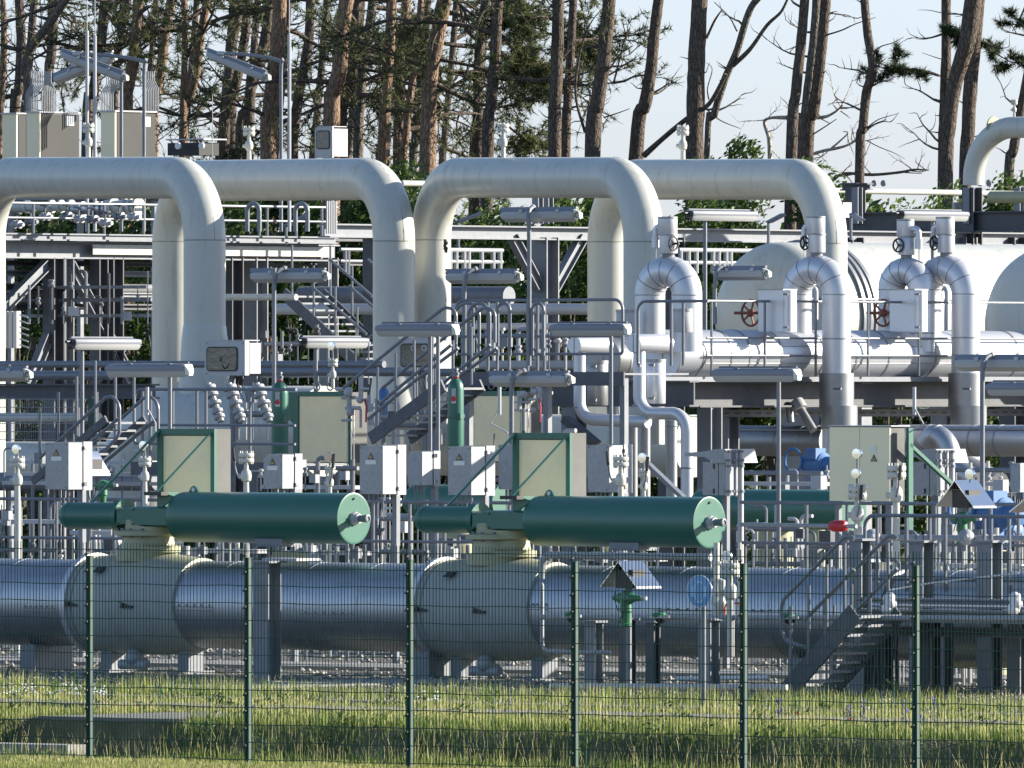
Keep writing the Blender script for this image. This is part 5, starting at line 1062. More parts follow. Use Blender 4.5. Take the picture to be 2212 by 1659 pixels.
# grey cabinets up on the platform with tube bundles
def grey_cab(label, x0, xm, x1, yt, yb, V, lab=None):
    u0, u1, v0, v1, z0, z1 = boxpx(x0, xm, x1, yt, yb, V); t = T('equipment_cabinet', label, 'cabinet', ((u0+u1)/2, v0, z0), 'grey cabinets on the platform')
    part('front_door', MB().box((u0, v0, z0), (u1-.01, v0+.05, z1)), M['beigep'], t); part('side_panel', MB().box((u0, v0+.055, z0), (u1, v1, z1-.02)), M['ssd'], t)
    part('roof', MB().box((u0-.03, v0-.03, z1), (u1+.02, v1+.03, z1+.03)), M['boxw'], t)
    if lab: c = PU(lab[0], lab[1], u1); part('label_plate', MB().box((u1+.001, c.y-.12, c.z-.10), (u1+.006, c.y+.12, c.z+.10)), M['white'], t)
    return t
M['ssd'] = mat('panel_painted_reflection', (.036,.036,.036), .5, 0, col2=(.027,.027,.027), scale=1.5, spec=.2)  # near-black tone paints in the dark reflection of mirror-like steel sides
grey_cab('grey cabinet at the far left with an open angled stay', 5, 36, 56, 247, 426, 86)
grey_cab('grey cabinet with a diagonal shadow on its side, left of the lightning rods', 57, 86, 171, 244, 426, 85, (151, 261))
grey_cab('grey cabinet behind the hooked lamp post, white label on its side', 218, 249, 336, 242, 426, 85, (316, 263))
t = T('cabinet_deck', 'steel deck under the grey cabinets, hidden behind the first arch', 'deck', P(170, 430, 84.5)); a_, b_ = P(0, 427, 84.5), P(345, 427, 84.5)
part('deck', MB().box((a_.x, 84.4, a_.z-.06), (b_.x, 88, a_.z)), M['galv_d'], t)
for x in (20, 170, 330): u_ = P(x, 427, 84.6).x; part('leg', MB().box((u_-.05, 84.6, G), (u_+.05, 84.7, a_.z-.06)), M['galv_d'], t)
def tubes(label, top, yt, ym, bot, yb, V, n):
    t = T('tube_bundle', label, 'tubes', P(bot[0], yb, V))
    for k in range(n):
        f = k/(n-1); xt = top[0]+(top[1]-top[0])*f; xb = bot[0]+(bot[1]-bot[0])*f; r_ = .0125
        part('tube', MB().sweep(fillet([P(xt, yt, V), P(xt, ym-12, V), P(xb, ym+6, V), P(xb, yb, V)], .12, 4), r_, 8), M['boxg'], t)
tubes('bundle of pale tubes rising and narrowing above the left grey cabinets', (67, 92), 154, 196, (57, 81), 243, 86.5, 8)
tubes('second bundle of pale tubes above the left grey cabinets, flaring right', (96, 110), 154, 190, (91, 121), 243, 86.8, 9)
tubes('bundle of pale tubes above the left end of the right grey cabinet', (231, 259), 166, 194, (219, 244), 241, 86.5, 8)
tubes('bundle of pale tubes above the right end of the right grey cabinet', (304, 333), 154, 186, (316, 342), 241, 86.8, 8)
for x, yt, yk, yb, lb in ((188, -40, 66, 500, 'left of two white lightning rods above the first arch'), (205, -40, 77, 500, 'right of two white lightning rods above the first arch'), (625, -40, 73, 500, 'white lightning rod above the second arch'), (459, 206, 206, 500, 'hair-thin mast between the second hooked lamp and the cabinets')):
    a, b = P(x, yb, 80), P(x, yt, 80); k = P(x, yk, 80); t = T('lightning_rod', lb, 'lightning rod', a)
    if yk != yt: part('mast', MB().cyl(a, k, .035, seg=8), M['boxw'], t); part('rod_tip', MB().cyl(k, b, .012, seg=5), M['boxw'], t)
    else: part('mast', MB().cyl(a, b, .008, seg=5), M['boxw'], t)
# round meters between cabinets
a = P(368, 318, 84); t = T('meter_cluster', 'dark hooded meter cluster with two round dials right of the grey cabinets', 'meter', a)
part('casing', MB().box(P(362, 336, 84), P(430, 308, 84)+Vector((0, .6, 0))), M['ssd'], t); part('roof', MB().box(P(358, 303, 84), P(440, 299, 84)+Vector((0, .7, 0))), M['boxw'], t)
for x in (386, 437): c = P(x, 315, 83.8); part('dial', MB().lathe(c, (0,-1,0), [(0, .05), (0, .07), (.04, .07), (.04, .01)], 16), M['white'], t)
# far green mesh fence at the left
t = T('far_fence', 'far green mesh fence behind the left arch leg', 'fence', P(200, 900, 58))
for x in (-30, 203): c = P(x, 857, 54.5); part('fence_post', MB().box((c.x-.05, 54.4, P(x, 950, 54.5).z), (c.x+.05, 54.5, c.z)), M['fence'], t)
mb = MB(); zt, zb_ = P(0, 862, 54.45).z, P(0, 950, 54.45).z; x0_, x1_ = P(-30, 0, 54.4).x, P(203, 0, 54.4).x
for k in range(60): x = x0_+(x1_-x0_)*k/59; mb.cyl((x, 54.45, zb_), (x, 54.45, zt), .004, seg=4)
for k in range(6): z = zb_+(zt-zb_)*k/5; mb.cyl((x0_, 54.44, z), (x1_, 54.44, z), .006, seg=4)
part('mesh_wires', mb, M['boxg'], t)
# ------------------------------------------------------------------ foreground pipework before the clad line
def ipx(pts): return [P(x, y, V) for x, y, V in pts]
pipe('small_line', 'slim grey line with lever valves running level in front of the clad pipe', 'pipe', pxp([(1165, 1333), (2250, 1336)], 19.5), 6*S(1500, 19.5), 'boxg', seg=14)
pipe('small_line', 'slim line bridging the second ball valve, dropping at its left end', 'pipe', pxp([(1170, 1250), (1172, 1199), (1535, 1204)], 20.5), 8*S(1200, 20), 'boxg', .14, seg=14)
pipe('small_line', 'thin cream pipe dropping in front of the second ball valve', 'pipe', pxp([(1168, 1262), (1171, 1262), (1171, 1406), (1255, 1409), (1320, 1409)], 20.0), 4.5*S(1170, 20), 'boxg', .12, seg=10)
pipe('ground_line', 'bluish pipe lying on low feet behind the grass', 'pipe', pxp([(1188, 1482), (1700, 1485)], 16.5), 6.5*S(1400, 16), 'boxw', seg=14)
pipe('ground_line', 'white pipe lying further back on the gravel', 'pipe', pxp([(1460, 1466), (1660, 1464)], 21), 5*S(1500, 20), 'white', seg=12)
pipe('skid_line', 'fat grey line with clamps running level at the top of the skid', 'pipe', pxp([(1850, 1161), (2300, 1164)], 24.3), 6.5*S(1900, 24), 'boxg', seams=[(P(x, 1161, 24.3), (1,0,0)) for x in (1982, 1998, 2130, 2147)], seam_mat='galv_d')
for i, x in enumerate((1884, 2087)):
    c = P(x, 1160, 24.2); t = T('line_valve', ['ball valve on the fat line above the foreground stair', 'ball valve on the fat line below the gabled hood'][i], 'valve', c)
    part('valve_body', MB().ball(c, .11), M['boxg'], t); part('lever', MB().bar(c+Vector((.05, -.1, -.02)), c+Vector((.14, -.14, .02)), .03, .05), M['boxw'], t)
a = P(1825, 1136, 25.5); pipe('red_sleeve_line', 'grey line carrying the red sleeve', 'pipe', pxp([(1600, 1133), (1850, 1137)], 25.5), 4.5*S(1800, 25), 'boxg', seg=12)
a, b = P(1794, 1136, 25.5), P(1829, 1136, 25.5); one('red_sleeve', MB().lathe(a, (1,0,0), [(0, .04), (.01, .06), (.06, .08), (b.x-a.x-.06, .08), (b.x-a.x-.01, .06), (b.x-a.x, .04)], 20), M['red'], 'bright red sleeve wrapped round the line left of the stair top', 'sleeve')
for x, y, lb in ((1427, 1333, 'green-handled lever valve right of the hooded regulator'), (1237, 1332, 'green-handled lever valve behind the fourth fence post'), (1706, 1335, 'green-handled lever valve beside the foreground stair rail')):
    c = P(x, y, 19.3); t = T('lever_valve', lb, 'valve', c); part('valve_body', MB().ball(c, .085), M['black'], t); part('actuator_cap', MB().lathe(c+Vector((0, -.02, .0)), (0,0,1), [(0, .09), (.03, .10), (.06, .08), (.07, .02)], 16), M['green_m'], t); part('lever', MB().bar(c+Vector((-.12, -.09, .0)), c+Vector((.22, -.09, .01)), .025, .035), M['boxw'], t)
for x, yb, lb in ((1548, 1340, 'thick cream standpipe just right of the round blue sign'), (1598, 1345, 'slender cream standpipe behind the fifth fence post'), (1780, 1340, 'slender standpipe left of the foreground stair')):
    if x == 1780: continue
    c = P(x, 1172, 20.3); b = P(x, yb, 20.3); t = T('standpipe', lb, 'pipe', b); part('pipe_wall', MB().cyl(b, c, .04 if x == 1548 else .022, seg=12), M['cream'], t)
    for f in (.2, .32, .5, .72): part('flange', MB().lathe(b.lerp(c, f), (0,0,1), [(0, .04), (0, .07 if x == 1548 else .05), (.04, .07 if x == 1548 else .05), (.04, .04)], 14), M['cream'], t)
c = P(1559, 1290, 20.2); one('standpipe_valve', MB().lathe(c-Vector((0,0,.28)), (0,0,1), [(0, .03), (.04, .06), (.2, .07), (.24, .045), (.3, .045), (.5, .05), (.52, .02)], 16), M['cream'], 'pale valve body beside the thick standpipe', 'valve')
c = P(1575, 1320, 20.1); t = T('red_lever_valve', 'small valve with a thin red lever below the vent near the fifth fence post', 'valve', c); part('valve_body', MB().ball(P(1578, 1303, 20.1), .05), M['cream'], t); part('lever', MB().sweep([P(1600, 1303, 20), P(1570, 1303, 20), P(1566, 1312, 20), P(1566, 1336, 20)], .012, 6), M['red'], t)
d_ = P(1573, 1202, 20); t = T('gauge', 'round dial gauge on the pipe end above the slender standpipes', 'gauge', d_); part('case', MB().lathe(d_, (0,-1,0), [(0, .05), (0, .075), (.05, .075), (.05, .01)], 20), M['chrome'], t); part('dial', MB().lathe(d_+Vector((0, -.051, 0)), (0,-1,0), [(0, .062), (.002, .062)], 20), M['dial'], t)
# steel posts standing before / under the clad line
def stand(label, x, yt, yb, V, w_=.24, m='galv', plate=True):
    a = P(x, yt, V); t = T('steel_post', label, 'steel post', (a.x, V, G)); part('shaft', MB().ibeam((a.x, V, G), (a.x, V, a.z), w_, w_, .02), M[m], t)
    part('base_plate', MB().box((a.x-w_*.8, V-w_*.8, G-.03), (a.x+w_*.8, V+w_*.8, G+.03)), M['galv_d'], t)
    if plate: part('head_plate', MB().box((a.x-w_*.75, V-w_*.7, a.z), (a.x+w_*.75, V+w_*.7, a.z+.03)), M['galv'], t)
    return t
stand('tall blue-grey post rising in front of the clad pipe at the second fence post', 577, 1216, 0, 20.5, .27)
stand('thick post behind the round sign pole', 1532, 1340, 0, 18.2, .20)
stand('dark post under the hooded regulator', 1356, 1340, 0, 19.2, .16, 'steel_d')
stand('short blue-grey post left of the regulator post', 1283, 1345, 0, 20.2, .18)
stand('short post with a collar right of the regulator post', 1411, 1345, 0, 21.8, .14, 'steel_d')
stand('post under the fat line near the stair top', 1858, 1168, 0, 22.6, .20)
stand('post under the fat line by the last fence post', 1990, 1172, 0, 22.8, .24)
stand('post under the fat line below the gabled hood', 2138, 1172, 0, 22.8, .24)
for x, lb in ((100, 'concrete foot under the clad pipe left of the first fence post'), (950, 'concrete foot under the clad pipe left of the second ball valve'), (700, ''), (1760, 'concrete foot under the clad pipe behind the stair')):
    if not lb: continue
    c = P(x, 1410, 24); one('concrete_block', MB().box((c.x-.14, 23.6, G-.05), (c.x+.14, 24.4, zm-rm+.02)), M['galv_d'], lb, 'pipe support')
a = P(625, 1196, 22.5); t = T('pipe_shoe', 'cream clamped shoe on the bracket under the first actuator', 'pipe support', a); part('shoe', MB().box(a+Vector((-.18, -.15, -.16)), a+Vector((.22, .15, .03))), M['cream_d'], t); part('bracket_plate', MB().box(P(566, 1208, 20.6)+Vector((0, 0, -.02)), P(640, 1208, 20.6)+Vector((0, .5, .01))), M['boxw'], t)
# dark skid at the right
t = T('steel_skid', 'dark steel skid frame behind the last fence post', 'skid', P(2050, 1400, 21))
for y0, y1, m, V in ((1314, 1342, 'galv_d', 20.2), (1352, 1372, 'steel_d', 20.6), (1290, 1302, 'galv_d', 21.5)): beam_x(t, 'beam', 1848, 2330, y0, y1, V, .25, m)
for x, m, V in ((1862, 'galv_d', 20.8), (1905, 'steel_d', 23), (2008, 'steel_d', 20.8), (2035, 'galv_d', 22.5), (2200, 'galv_d', 22)): col(t, x, 1320, None, V, .22, m)
part('deck', MB().box((P(1848, 0, 20).x, 20.3, P(1848, 1312, 20.2).z), (P(2330, 0, 20).x, 23.3, P(1848, 1312, 20.2).z+.03)), M['galv_d'], t)
mb = MB(); rr = random.Random(12)
for k in range(7):
    x = 1888+k*9; a = P(x, 1345, 20.9); mb.sweep(smooth([a, a+Vector((rr.uniform(-.05, .05), 0, -.4)), a+Vector((rr.uniform(-.08, .08), 0, -.9))]), .012, 5)
part('hanging_cables', mb, M['black'], t)
for i, x in enumerate((1921, 2193)):
    c = P(x, 1306, 19.9); t = T('pump_head', ['pale lobed valve head on the skid left of the last fence post', 'pale lobed valve head on the skid at the right edge'][i], 'valve', c)
    for k in range(3): part('lobe', MB().ball(c+Vector((.03*(k % 2), -.02*k, .08-k*.07)), .085), M['white'], t)
pipe('lower_vessel', 'cream pipe under the skid behind the last fence post', 'pipe', pxp([(2010, 1415), (2350, 1420)], 25), 26*S(2100, 25), 'panel', seg=28)
pipe('white_wire_frame', 'thin white frame strung over the skid beside the last fence post', 'frame', pxp([(1925, 1330), (1915, 1275), (2020, 1258), (2200, 1238)], 20), .012, 'white', .05, seg=6)
# ------------------------------------------------------------------ instrument racks in the band above the clad line
def manifold(label, x0, x1, seed, V, yt, yb, n, trays=2):
    pal = ('galv_d', 'steel_d', 'galv') if 'shade' in label or 'rear stair' in label else ('boxw', 'galv', 'boxg', 'cream', 'galv')  # darker metals put the surrounding shade into these racks' colour
    rr = random.Random(seed); t = T('instrument_rack', label.replace('cluster of thin instrument pipes and fittings', 'cluster of thin instrument pipes'), 'instrument rack', (P((x0+x1)/2, yb, V).x, V, P(x0, yb, V).z))
    down = V < 40 and yb < 1232 or yb > 940 and V < 50
    for k in range(n):
        x = x0+(x1-x0)*(k+rr.uniform(.15, .85))/n; y0 = yt+rr.uniform(0, (yb-yt)*.5); v = V+rr.uniform(-.9, 1.2); r_ = rr.choice((.011, .014, .02, .028, .036))
        a, b = P(x, yb, v), P(x, y0, v); m = rr.choice(pal)
        if down and (V < 40 or rr.random() < .5): a.z = G
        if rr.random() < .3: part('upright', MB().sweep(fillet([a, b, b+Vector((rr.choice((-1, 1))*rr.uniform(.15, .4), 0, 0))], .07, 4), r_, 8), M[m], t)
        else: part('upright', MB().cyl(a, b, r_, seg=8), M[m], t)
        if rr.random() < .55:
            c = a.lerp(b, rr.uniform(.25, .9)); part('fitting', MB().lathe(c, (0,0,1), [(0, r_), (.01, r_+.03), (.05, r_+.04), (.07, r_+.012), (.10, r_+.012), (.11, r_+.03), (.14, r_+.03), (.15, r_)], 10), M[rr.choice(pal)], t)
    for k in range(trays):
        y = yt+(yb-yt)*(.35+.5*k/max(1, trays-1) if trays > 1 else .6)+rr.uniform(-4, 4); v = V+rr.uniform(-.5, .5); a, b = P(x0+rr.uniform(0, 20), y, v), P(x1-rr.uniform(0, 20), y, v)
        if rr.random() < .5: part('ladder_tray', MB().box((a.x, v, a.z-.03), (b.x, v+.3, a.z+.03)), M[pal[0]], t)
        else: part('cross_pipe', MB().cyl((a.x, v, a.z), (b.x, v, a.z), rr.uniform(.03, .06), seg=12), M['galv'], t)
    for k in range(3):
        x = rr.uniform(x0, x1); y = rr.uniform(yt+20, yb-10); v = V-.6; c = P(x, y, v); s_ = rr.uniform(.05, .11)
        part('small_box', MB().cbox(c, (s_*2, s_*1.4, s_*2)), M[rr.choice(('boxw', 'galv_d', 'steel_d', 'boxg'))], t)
for i, (x0, x1, V, yt, yb, n, tr, lb) in enumerate((
    (-20, 150, 34, 1085, 1205, 11, 2, 'left of the first small green cylinder'), (150, 350, 36, 1120, 1205, 13, 2, 'under the first small green cylinder'), (400, 560, 37, 1165, 1210, 9, 1, 'below the middle of the first big green cylinder'), (600, 800, 35, 1165, 1212, 10, 1, 'below the first green end plate'),
    (795, 930, 36, 1075, 1215, 11, 2, 'between the first end plate and the second small cylinder'), (930, 1130, 37, 1140, 1215, 12, 2, 'under the second small green cylinder'), (1240, 1420, 37, 1175, 1225, 9, 1, 'below the second big green cylinder'), (1590, 1740, 34, 1090, 1240, 11, 3, 'right of the second green end plate'),
    (1740, 1860, 33, 1140, 1245, 8, 3, 'under the red sleeve'), (1960, 2080, 29, 1110, 1260, 10, 2, 'under the hooded box right of the beige cabinet'), (2070, 2230, 30, 1110, 1260, 10, 2, 'around the blue motors at the right edge'), (1880, 2010, 26, 1180, 1310, 8, 2, 'below the fat line above the skid'), (2020, 2220, 25.5, 1180, 1310, 9, 2, 'on the skid at the right edge'),
    (560, 780, 43, 985, 1060, 10, 2, 'at the foot of the first tan cabinet row'), (1060, 1250, 46, 930, 1060, 8, 2, 'behind the second green-framed front cabinet'), (1540, 1790, 47, 990, 1080, 10, 3, 'left of the wide beige cabinet'), (1960, 2200, 48, 985, 1080, 10, 3, 'behind the second hooded box'), (0, 330, 47, 960, 1060, 12, 3, 'behind the largest left box'), (800, 960, 46, 850, 960, 9, 1, 'behind the middle stair'),
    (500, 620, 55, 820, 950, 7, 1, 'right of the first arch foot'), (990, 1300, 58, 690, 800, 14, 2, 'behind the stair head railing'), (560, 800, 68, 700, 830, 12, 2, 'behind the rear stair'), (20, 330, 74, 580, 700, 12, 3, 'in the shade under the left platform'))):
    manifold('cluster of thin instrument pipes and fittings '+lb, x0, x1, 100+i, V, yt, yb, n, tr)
# whip antennas beside cabinets
for x, lb in ((318, 'short white tube on a bent bracket above the first green-framed cabinet'), (1079, 'short white tube on a bent bracket above the second green-framed cabinet'), (1975, 'short white tube on a bent bracket above the wide beige cabinet')):
    a, b = P(x, 896, 28), P(x, 836, 28); t = T('tube_marker', lb, 'tube', b); part('tube', MB().cyl(a, b, .026, seg=10), M['boxw'], t); part('arm', MB().sweep([a+Vector((0,0,.1)), a+Vector((.16*(-1 if x > 1900 or x < 400 else 1)*(-1), 0, -.12)), P(x+(18 if x < 1900 else -13), 935, 28)], .012, 6), M['boxw'], t)
# blue coverall-like drum seen through the stair
one('blue_canister', MB().lathe(P(829, 912, 50), (0,0,1), [(0, .02), (.02, .06), (.2, .07), (.5, .085), (.56, .05), (.58, .02)], 14), M['blue'], 'narrow blue canister seen through the middle stair rails', 'canister')
# concrete block in the ditch, kerb strips
ya, yb_ = 1547, 1612
c0, c1 = PZ(78, 1545, G+.02), PZ(437, 1550, G+.02)
t = T('culvert', 'low concrete culvert block in the ditch behind the first two fence posts', 'culvert', (c0.x, 5.5, 0))
u0, u1 = P(82, 1560, 5.2).x, P(437, 1560, 5.2).x
part('headwall', MB().box((u0, 5.2, -.2), (u1, 5.42, P(200, 1549, 5.2).z)), M['conc'], t)
part('cap_slab', MB().box((u0-.05, 5.425, .12), (u1+.9, 8.2, P(200, 1549, 5.2).z-.004)), M['conc'], t)
part('footing', MB().box((u0+.05, 3.1, -.2), (u1-.3, 3.5, P(200, 1611, 3.1).z)), M['pad'], t)
part('wing_wall', MB().prism([(u1, 5.2, -.1), (u1, 5.42, P(200, 1549, 5.2).z-.01), (u1+.1, 5.42, P(200, 1549, 5.2).z-.01), (u1+.35, 4.4, -.1)], (0, 0, .12)), M['conc'], t)
def strip(name, label, v0, v1, x0, x1, z0, m):
    o = MB().box((P(x0, 0, v0).x, v0, G-.15), (P(x1, 0, v0).x, v1, z0)).build(name, M[m]); tag(o, label, 'kerb', kind='structure')
strip('kerb', 'narrow concrete kerb between grass and gravel', 12.9, 13.2, -400, 2700, G+.035, 'pad')
strip('path', 'narrow worn path slab through the grass', 9.0, 10.2, -400, 2700, G+.05, 'conc')
strip('concrete_pad', 'pale pad under the pipework', 17.2, 22.9, 250, 470, G+.02, 'pad'); strip('concrete_pad', 'pale pad beyond the clad pipe', 27, 29, -300, 2700, G+.05, 'pad')
# ------------------------------------------------------------------ vegetation
def tinted(name, vs, fs, tints, m, org):
    me = bpy.data.meshes.new(name); me.from_pydata([(a[0]-org[0], a[1]-org[1], a[2]-org[2]) for a in vs], [], fs); me.materials.append(m)
    at = me.attributes.new('tint', 'FLOAT', 'FACE'); at.data.foreach_set('value', tints)
    o = bpy.data.objects.new(name, me); SC.collection.objects.link(o); return o
def cameradist(u, v): return 0
# stones
rr = random.Random(3); mb = MB(); mb.flat = True
vs, fs = [], []
def stone(x, y, z, s):
    o = len(vs); a = rr.uniform(0, 6.28); c, s_ = math.cos(a), math.sin(a); h = s*rr.uniform(.5, .9)
    for dx, dy, dz in ((1, 0, 0), (0, .8, 0), (-1, 0, .1), (0, -.8, 0), (.1, .1, 1), (0, 0, -.6)):
        vs.append((x+(dx*c-dy*s_)*s*rr.uniform(.7, 1.1), y+(dx*s_+dy*c)*s*rr.uniform(.7, 1.1), z+dz*h))
    for f in ((0, 1, 4), (1, 2, 4), (2, 3, 4), (3, 0, 4), (1, 0, 5), (2, 1, 5), (3, 2, 5), (0, 3, 5)): fs.append(tuple(i+o for i in f))
for k in range(9000):
    v = rr.choice((rr.uniform(13.3, 17), rr.uniform(13.3, 24), rr.uniform(24, 60))); x0 = P(-60, 0, v).x; x1 = P(2280, 0, v).x
    stone(rr.uniform(x0, x1), v, G+.01, rr.uniform(.02, .045) if v < 24 else rr.uniform(.03, .08))
me = bpy.data.meshes.new('gravel'); me.from_pydata(vs, [], fs); me.materials.append(M['stone']); o = bpy.data.objects.new('gravel', me); SC.collection.objects.link(o); tag(o, 'loose pale pebbles around the pipe feet', 'gravel', kind='stuff')
# grass
def grass(name, label, n, vr, zr, hr, wd, dens, tint0, seed, lean=.35):
    rr = random.Random(seed); vs, fs, ti = [], [], []
    for k in range(n):
        v = rr.uniform(*vr); x0 = P(zr[0], 0, v).x; x1 = P(zr[1], 0, v).x; u = rr.uniform(x0, x1)
        d = noise.noise(Vector((u*.9, v*.9, 7)))*.5+.5
        if rr.random() > dens(u, v, d): continue
        h = rr.uniform(*hr)*(.6+.8*d); a = rr.uniform(0, 6.28); w_ = wd*rr.uniform(.6, 1.3); l = h*rr.uniform(0, lean); b = rr.uniform(0, 6.28)
        z = gz(u, v)-.01; o = len(vs); dx, dy = math.cos(a)*w_, math.sin(a)*w_; lx, ly = math.cos(b)*l, math.sin(b)*l
        vs += [(u-dx, v-dy, z), (u+dx, v+dy, z), (u+lx*.35+dx*.7, v+ly*.35+dy*.7, z+h*.55), (u+lx*.35-dx*.7, v+ly*.35-dy*.7, z+h*.55), (u+lx, v+ly, z+h)]
        fs += [(o, o+1, o+2, o+3), (o+3, o+2, o+4)]; t = min(1, max(0, tint0+(d-.5)*.6+rr.uniform(-.22, .3))); ti += [t*.85, t]
    o = tinted(name, vs, fs, ti, M['grass'], (0, 0, 0)); tag(o, label, 'grass', kind='stuff')
def blocked(u, v): return 1.0
nob = lambda u, v: 0 if (HW0-.1 < u < HW1+.2 and 1.2 < v < 7.4) or (8.95 < v < 10.25 and noise.noise(Vector((u*.5, v, 1))) < .22) else 1
grass('bank_grass', 'long green and straw grass on the ditch bank', 46000, (.3, 5.0), (-80, 2300), (.07, .21), .006, lambda u, v, d: nob(u, v)*(.25+.75*d), .30, 1)
grass('upper_grass', 'sunlit yellow-green grass strip between ditch and gravel', 56000, (4.0, 12.9), (-80, 2300), (.04, .13), .006, lambda u, v, d: nob(u, v)*min(1, max(.12, (d-.25)*2.2 if v > 7.5 else .5+d)), .62, 2)
grass('gravel_edge_grass', 'sparse taller grass at the gravel edge', 9000, (12.9, 15.8), (-80, 2300), (.10, .30), .006, lambda u, v, d: .2+d*.9, .5, 3)
grass('front_grass', 'mown yellow grass in front of the fence', 26000, (-2.8, .3), (-80, 2300), (.04, .10), .006, lambda u, v, d: 1, .66, 4)
grass('seed_stalks', 'thin dry seed stalks along the ditch', 5000, (.2, 6.5), (-80, 2300), (.28, .55), .0035, lambda u, v, d: nob(u, v)*d, .92, 5, .45)
# broad-leaved ground cover in clumps on the bank
rr = random.Random(21); vs, fs, ti = [], [], []
for k in range(170):
    v = rr.choice((rr.uniform(.6, 4.6), rr.uniform(4.6, 12))); u = rr.uniform(P(-80, 0, v).x, P(2300, 0, v).x); cs = rr.uniform(.08, .26); tb = rr.uniform(.2, .7)
    if not nob(u, v): continue
    for j in range(int(cs*190)):
        a_ = rr.uniform(0, 6.28); q_ = rr.random()**.5*cs; x, y = u+math.cos(a_)*q_, v+math.sin(a_)*q_; z = gz(x, y)+rr.uniform(.02, .20)*(1-q_/cs*.5); s_ = rr.uniform(.012, .032); n1 = Vector((rr.gauss(0, 1), rr.gauss(0, 1), rr.gauss(.8, .6))).normalized(); u1 = n1.orthogonal().normalized(); w1 = n1.cross(u1); p = Vector((x, y, z)); o = len(vs)
        vs += [p-u1*s_*1.6, p-w1*s_*.6, p+u1*s_*1.6, p+w1*s_*.6]; fs.append((o, o+1, o+2, o+3)); ti.append(min(1, max(0, tb+rr.uniform(-.2, .4))))
o = tinted('ground_cover', vs, fs, ti, M['leaf'], (0, 0, 0)); tag(o, 'low broad-leaved weeds scattered through the grass', 'weeds', kind='stuff')
# weeds: individual broad-leaved plants
def weed(label, x, y, v, h, n, seed, m='leaf', name='weed'):
    rr = random.Random(seed); c = P(x, y, v); z0 = gz(c.x, v); vs, fs, ti = [], [], []
    for k in range(n):
        a = rr.uniform(0, 6.28); f = rr.random(); r_ = h*.45*(1-f*.6)*rr.uniform(.3, 1); z = z0+h*f; L = h*.16*rr.uniform(.6, 1.3)
        p = Vector((c.x+math.cos(a)*r_, v+math.sin(a)*r_, z)); d = Vector((math.cos(a), math.sin(a), rr.uniform(.0, .9))).normalized(); s_ = d.cross(Vector((0, 0, 1))).normalized()*L*.28
        o = len(vs); vs += [p, p+d*L*.5+s_, p+d*L, p+d*L*.5-s_]; fs.append((o, o+1, o+2, o+3)); ti.append(rr.uniform(.4, 1))
    t = T(name, label, 'plant', (c.x, v, z0)); o = tinted('leaves', vs, fs, ti, M[m], (c.x, v, z0)); o.parent = t
    part('stem', MB().cyl((c.x, v, z0), (c.x+.02, v, z0+h), .006, seg=5), M['green_m'], t)
for i, (x, y, v, h, lb) in enumerate(((370, 1540, 8.6, .32, 'leafy weed on the bank above the culvert'), (345, 1540, 8.8, .28, 'smaller leafy weed left of the weed above the culvert'), (115, 1528, 9.2, .3, 'yellow-flowering weed at the left above the culvert'), (565, 1640, 1.0, .45, 'bright leafy weed at the foot of the second fence post'), (590, 1590, 3, .5, 'tall weed on the ditch bank right of the second fence post'), (1065, 1540, 8.4, .4, 'lone upright weed in the grass left of the fourth fence post'), (1265, 1640, .8, .5, 'leafy weed at the foot of the fourth fence post'), (455, 1600, 3.5, .35, 'weed at the right end of the culvert'), (1438, 1515, 12, .3, 'upright weed at the kerb below the green lever valve'), (2160, 1550, 8, .3, 'bright weed near the right edge in the upper grass'), (1930, 1500, 13.6, .4, 'leafy weed at the gravel edge left of the last fence post'), (160, 1462, 14, .3, 'weed in the gravel left of the first fence post'), (820, 1610, 3, .4, 'weed on the bank left of the third fence post'), (1700, 1620, 2, .4, 'weed on the bank right of the fifth fence post'))):
    weed(lb, x, y, v, h, 60, 200+i)
# flowers
def flowers(name, label, cat, pts, m, r_, stalk):
    for i, (x, y, v, lb) in enumerate(pts):
        c = P(x, y, v); t = T(name, lb, cat, (c.x, v, gz(c.x, v)), label); part('stalk', MB().cyl((c.x, v, gz(c.x, v)), c, .005, seg=4), M['green_m'], t)
        if name == 'viper_bugloss':
            mb = MB(); rr = random.Random(i)
            for k in range(26): f = rr.random(); a = rr.uniform(0, 6.28); mb.ball(c+Vector((math.cos(a)*.03, math.sin(a)*.03, -.30+f*.34)), .012, 5)
            part('blossom', mb, M[m], t)
        else: part('blossom', MB().lathe(c, (0, -.5, .8), [(0, .005), (.012, r_), (.018, r_*.9)], 8), M[m], t)
nm = ['by the foreground stair foot', 'left of the skid posts', 'right of the skid posts', 'just left of the last fence post', 'just right of the last fence post', 'second right of the last fence post', 'low below the stair foot', 'near the right edge']
flowers('viper_bugloss', 'violet flower spikes', 'flower', [(x, y, v, 'violet flower spike '+nm[i]) for i, (x, y, v) in enumerate(((1683, 1512, 9), (1834, 1530, 8.5), (1864, 1518, 9), (1955, 1520, 9), (1990, 1548, 8), (2014, 1512, 9), (1682, 1590, 5), (2094, 1560, 7)))], 'viper', .01, 0)
flowers('poppy', 'red poppies', 'flower', [(1722, 1543, 9, 'red poppy left of the foreground stair foot'), (1837, 1556, 8, 'red poppy among the violet spikes'), (1831, 1603, 5, 'lowest red poppy on the bank')], 'poppy', .03, 0)
mb = MB(); rr = random.Random(4)
for k in range(90):
    x = rr.choice((rr.uniform(0, 230), rr.uniform(0, 60), rr.uniform(160, 225), rr.uniform(900, 960))); v = rr.uniform(11.5, 13.4); u = P(x, 0, v).x; mb.lathe((u, v, gz(u, v)+rr.uniform(.05, .16)), (0, -.3, 1), [(0, .004), (.008, .022), (.014, .02)], 6)
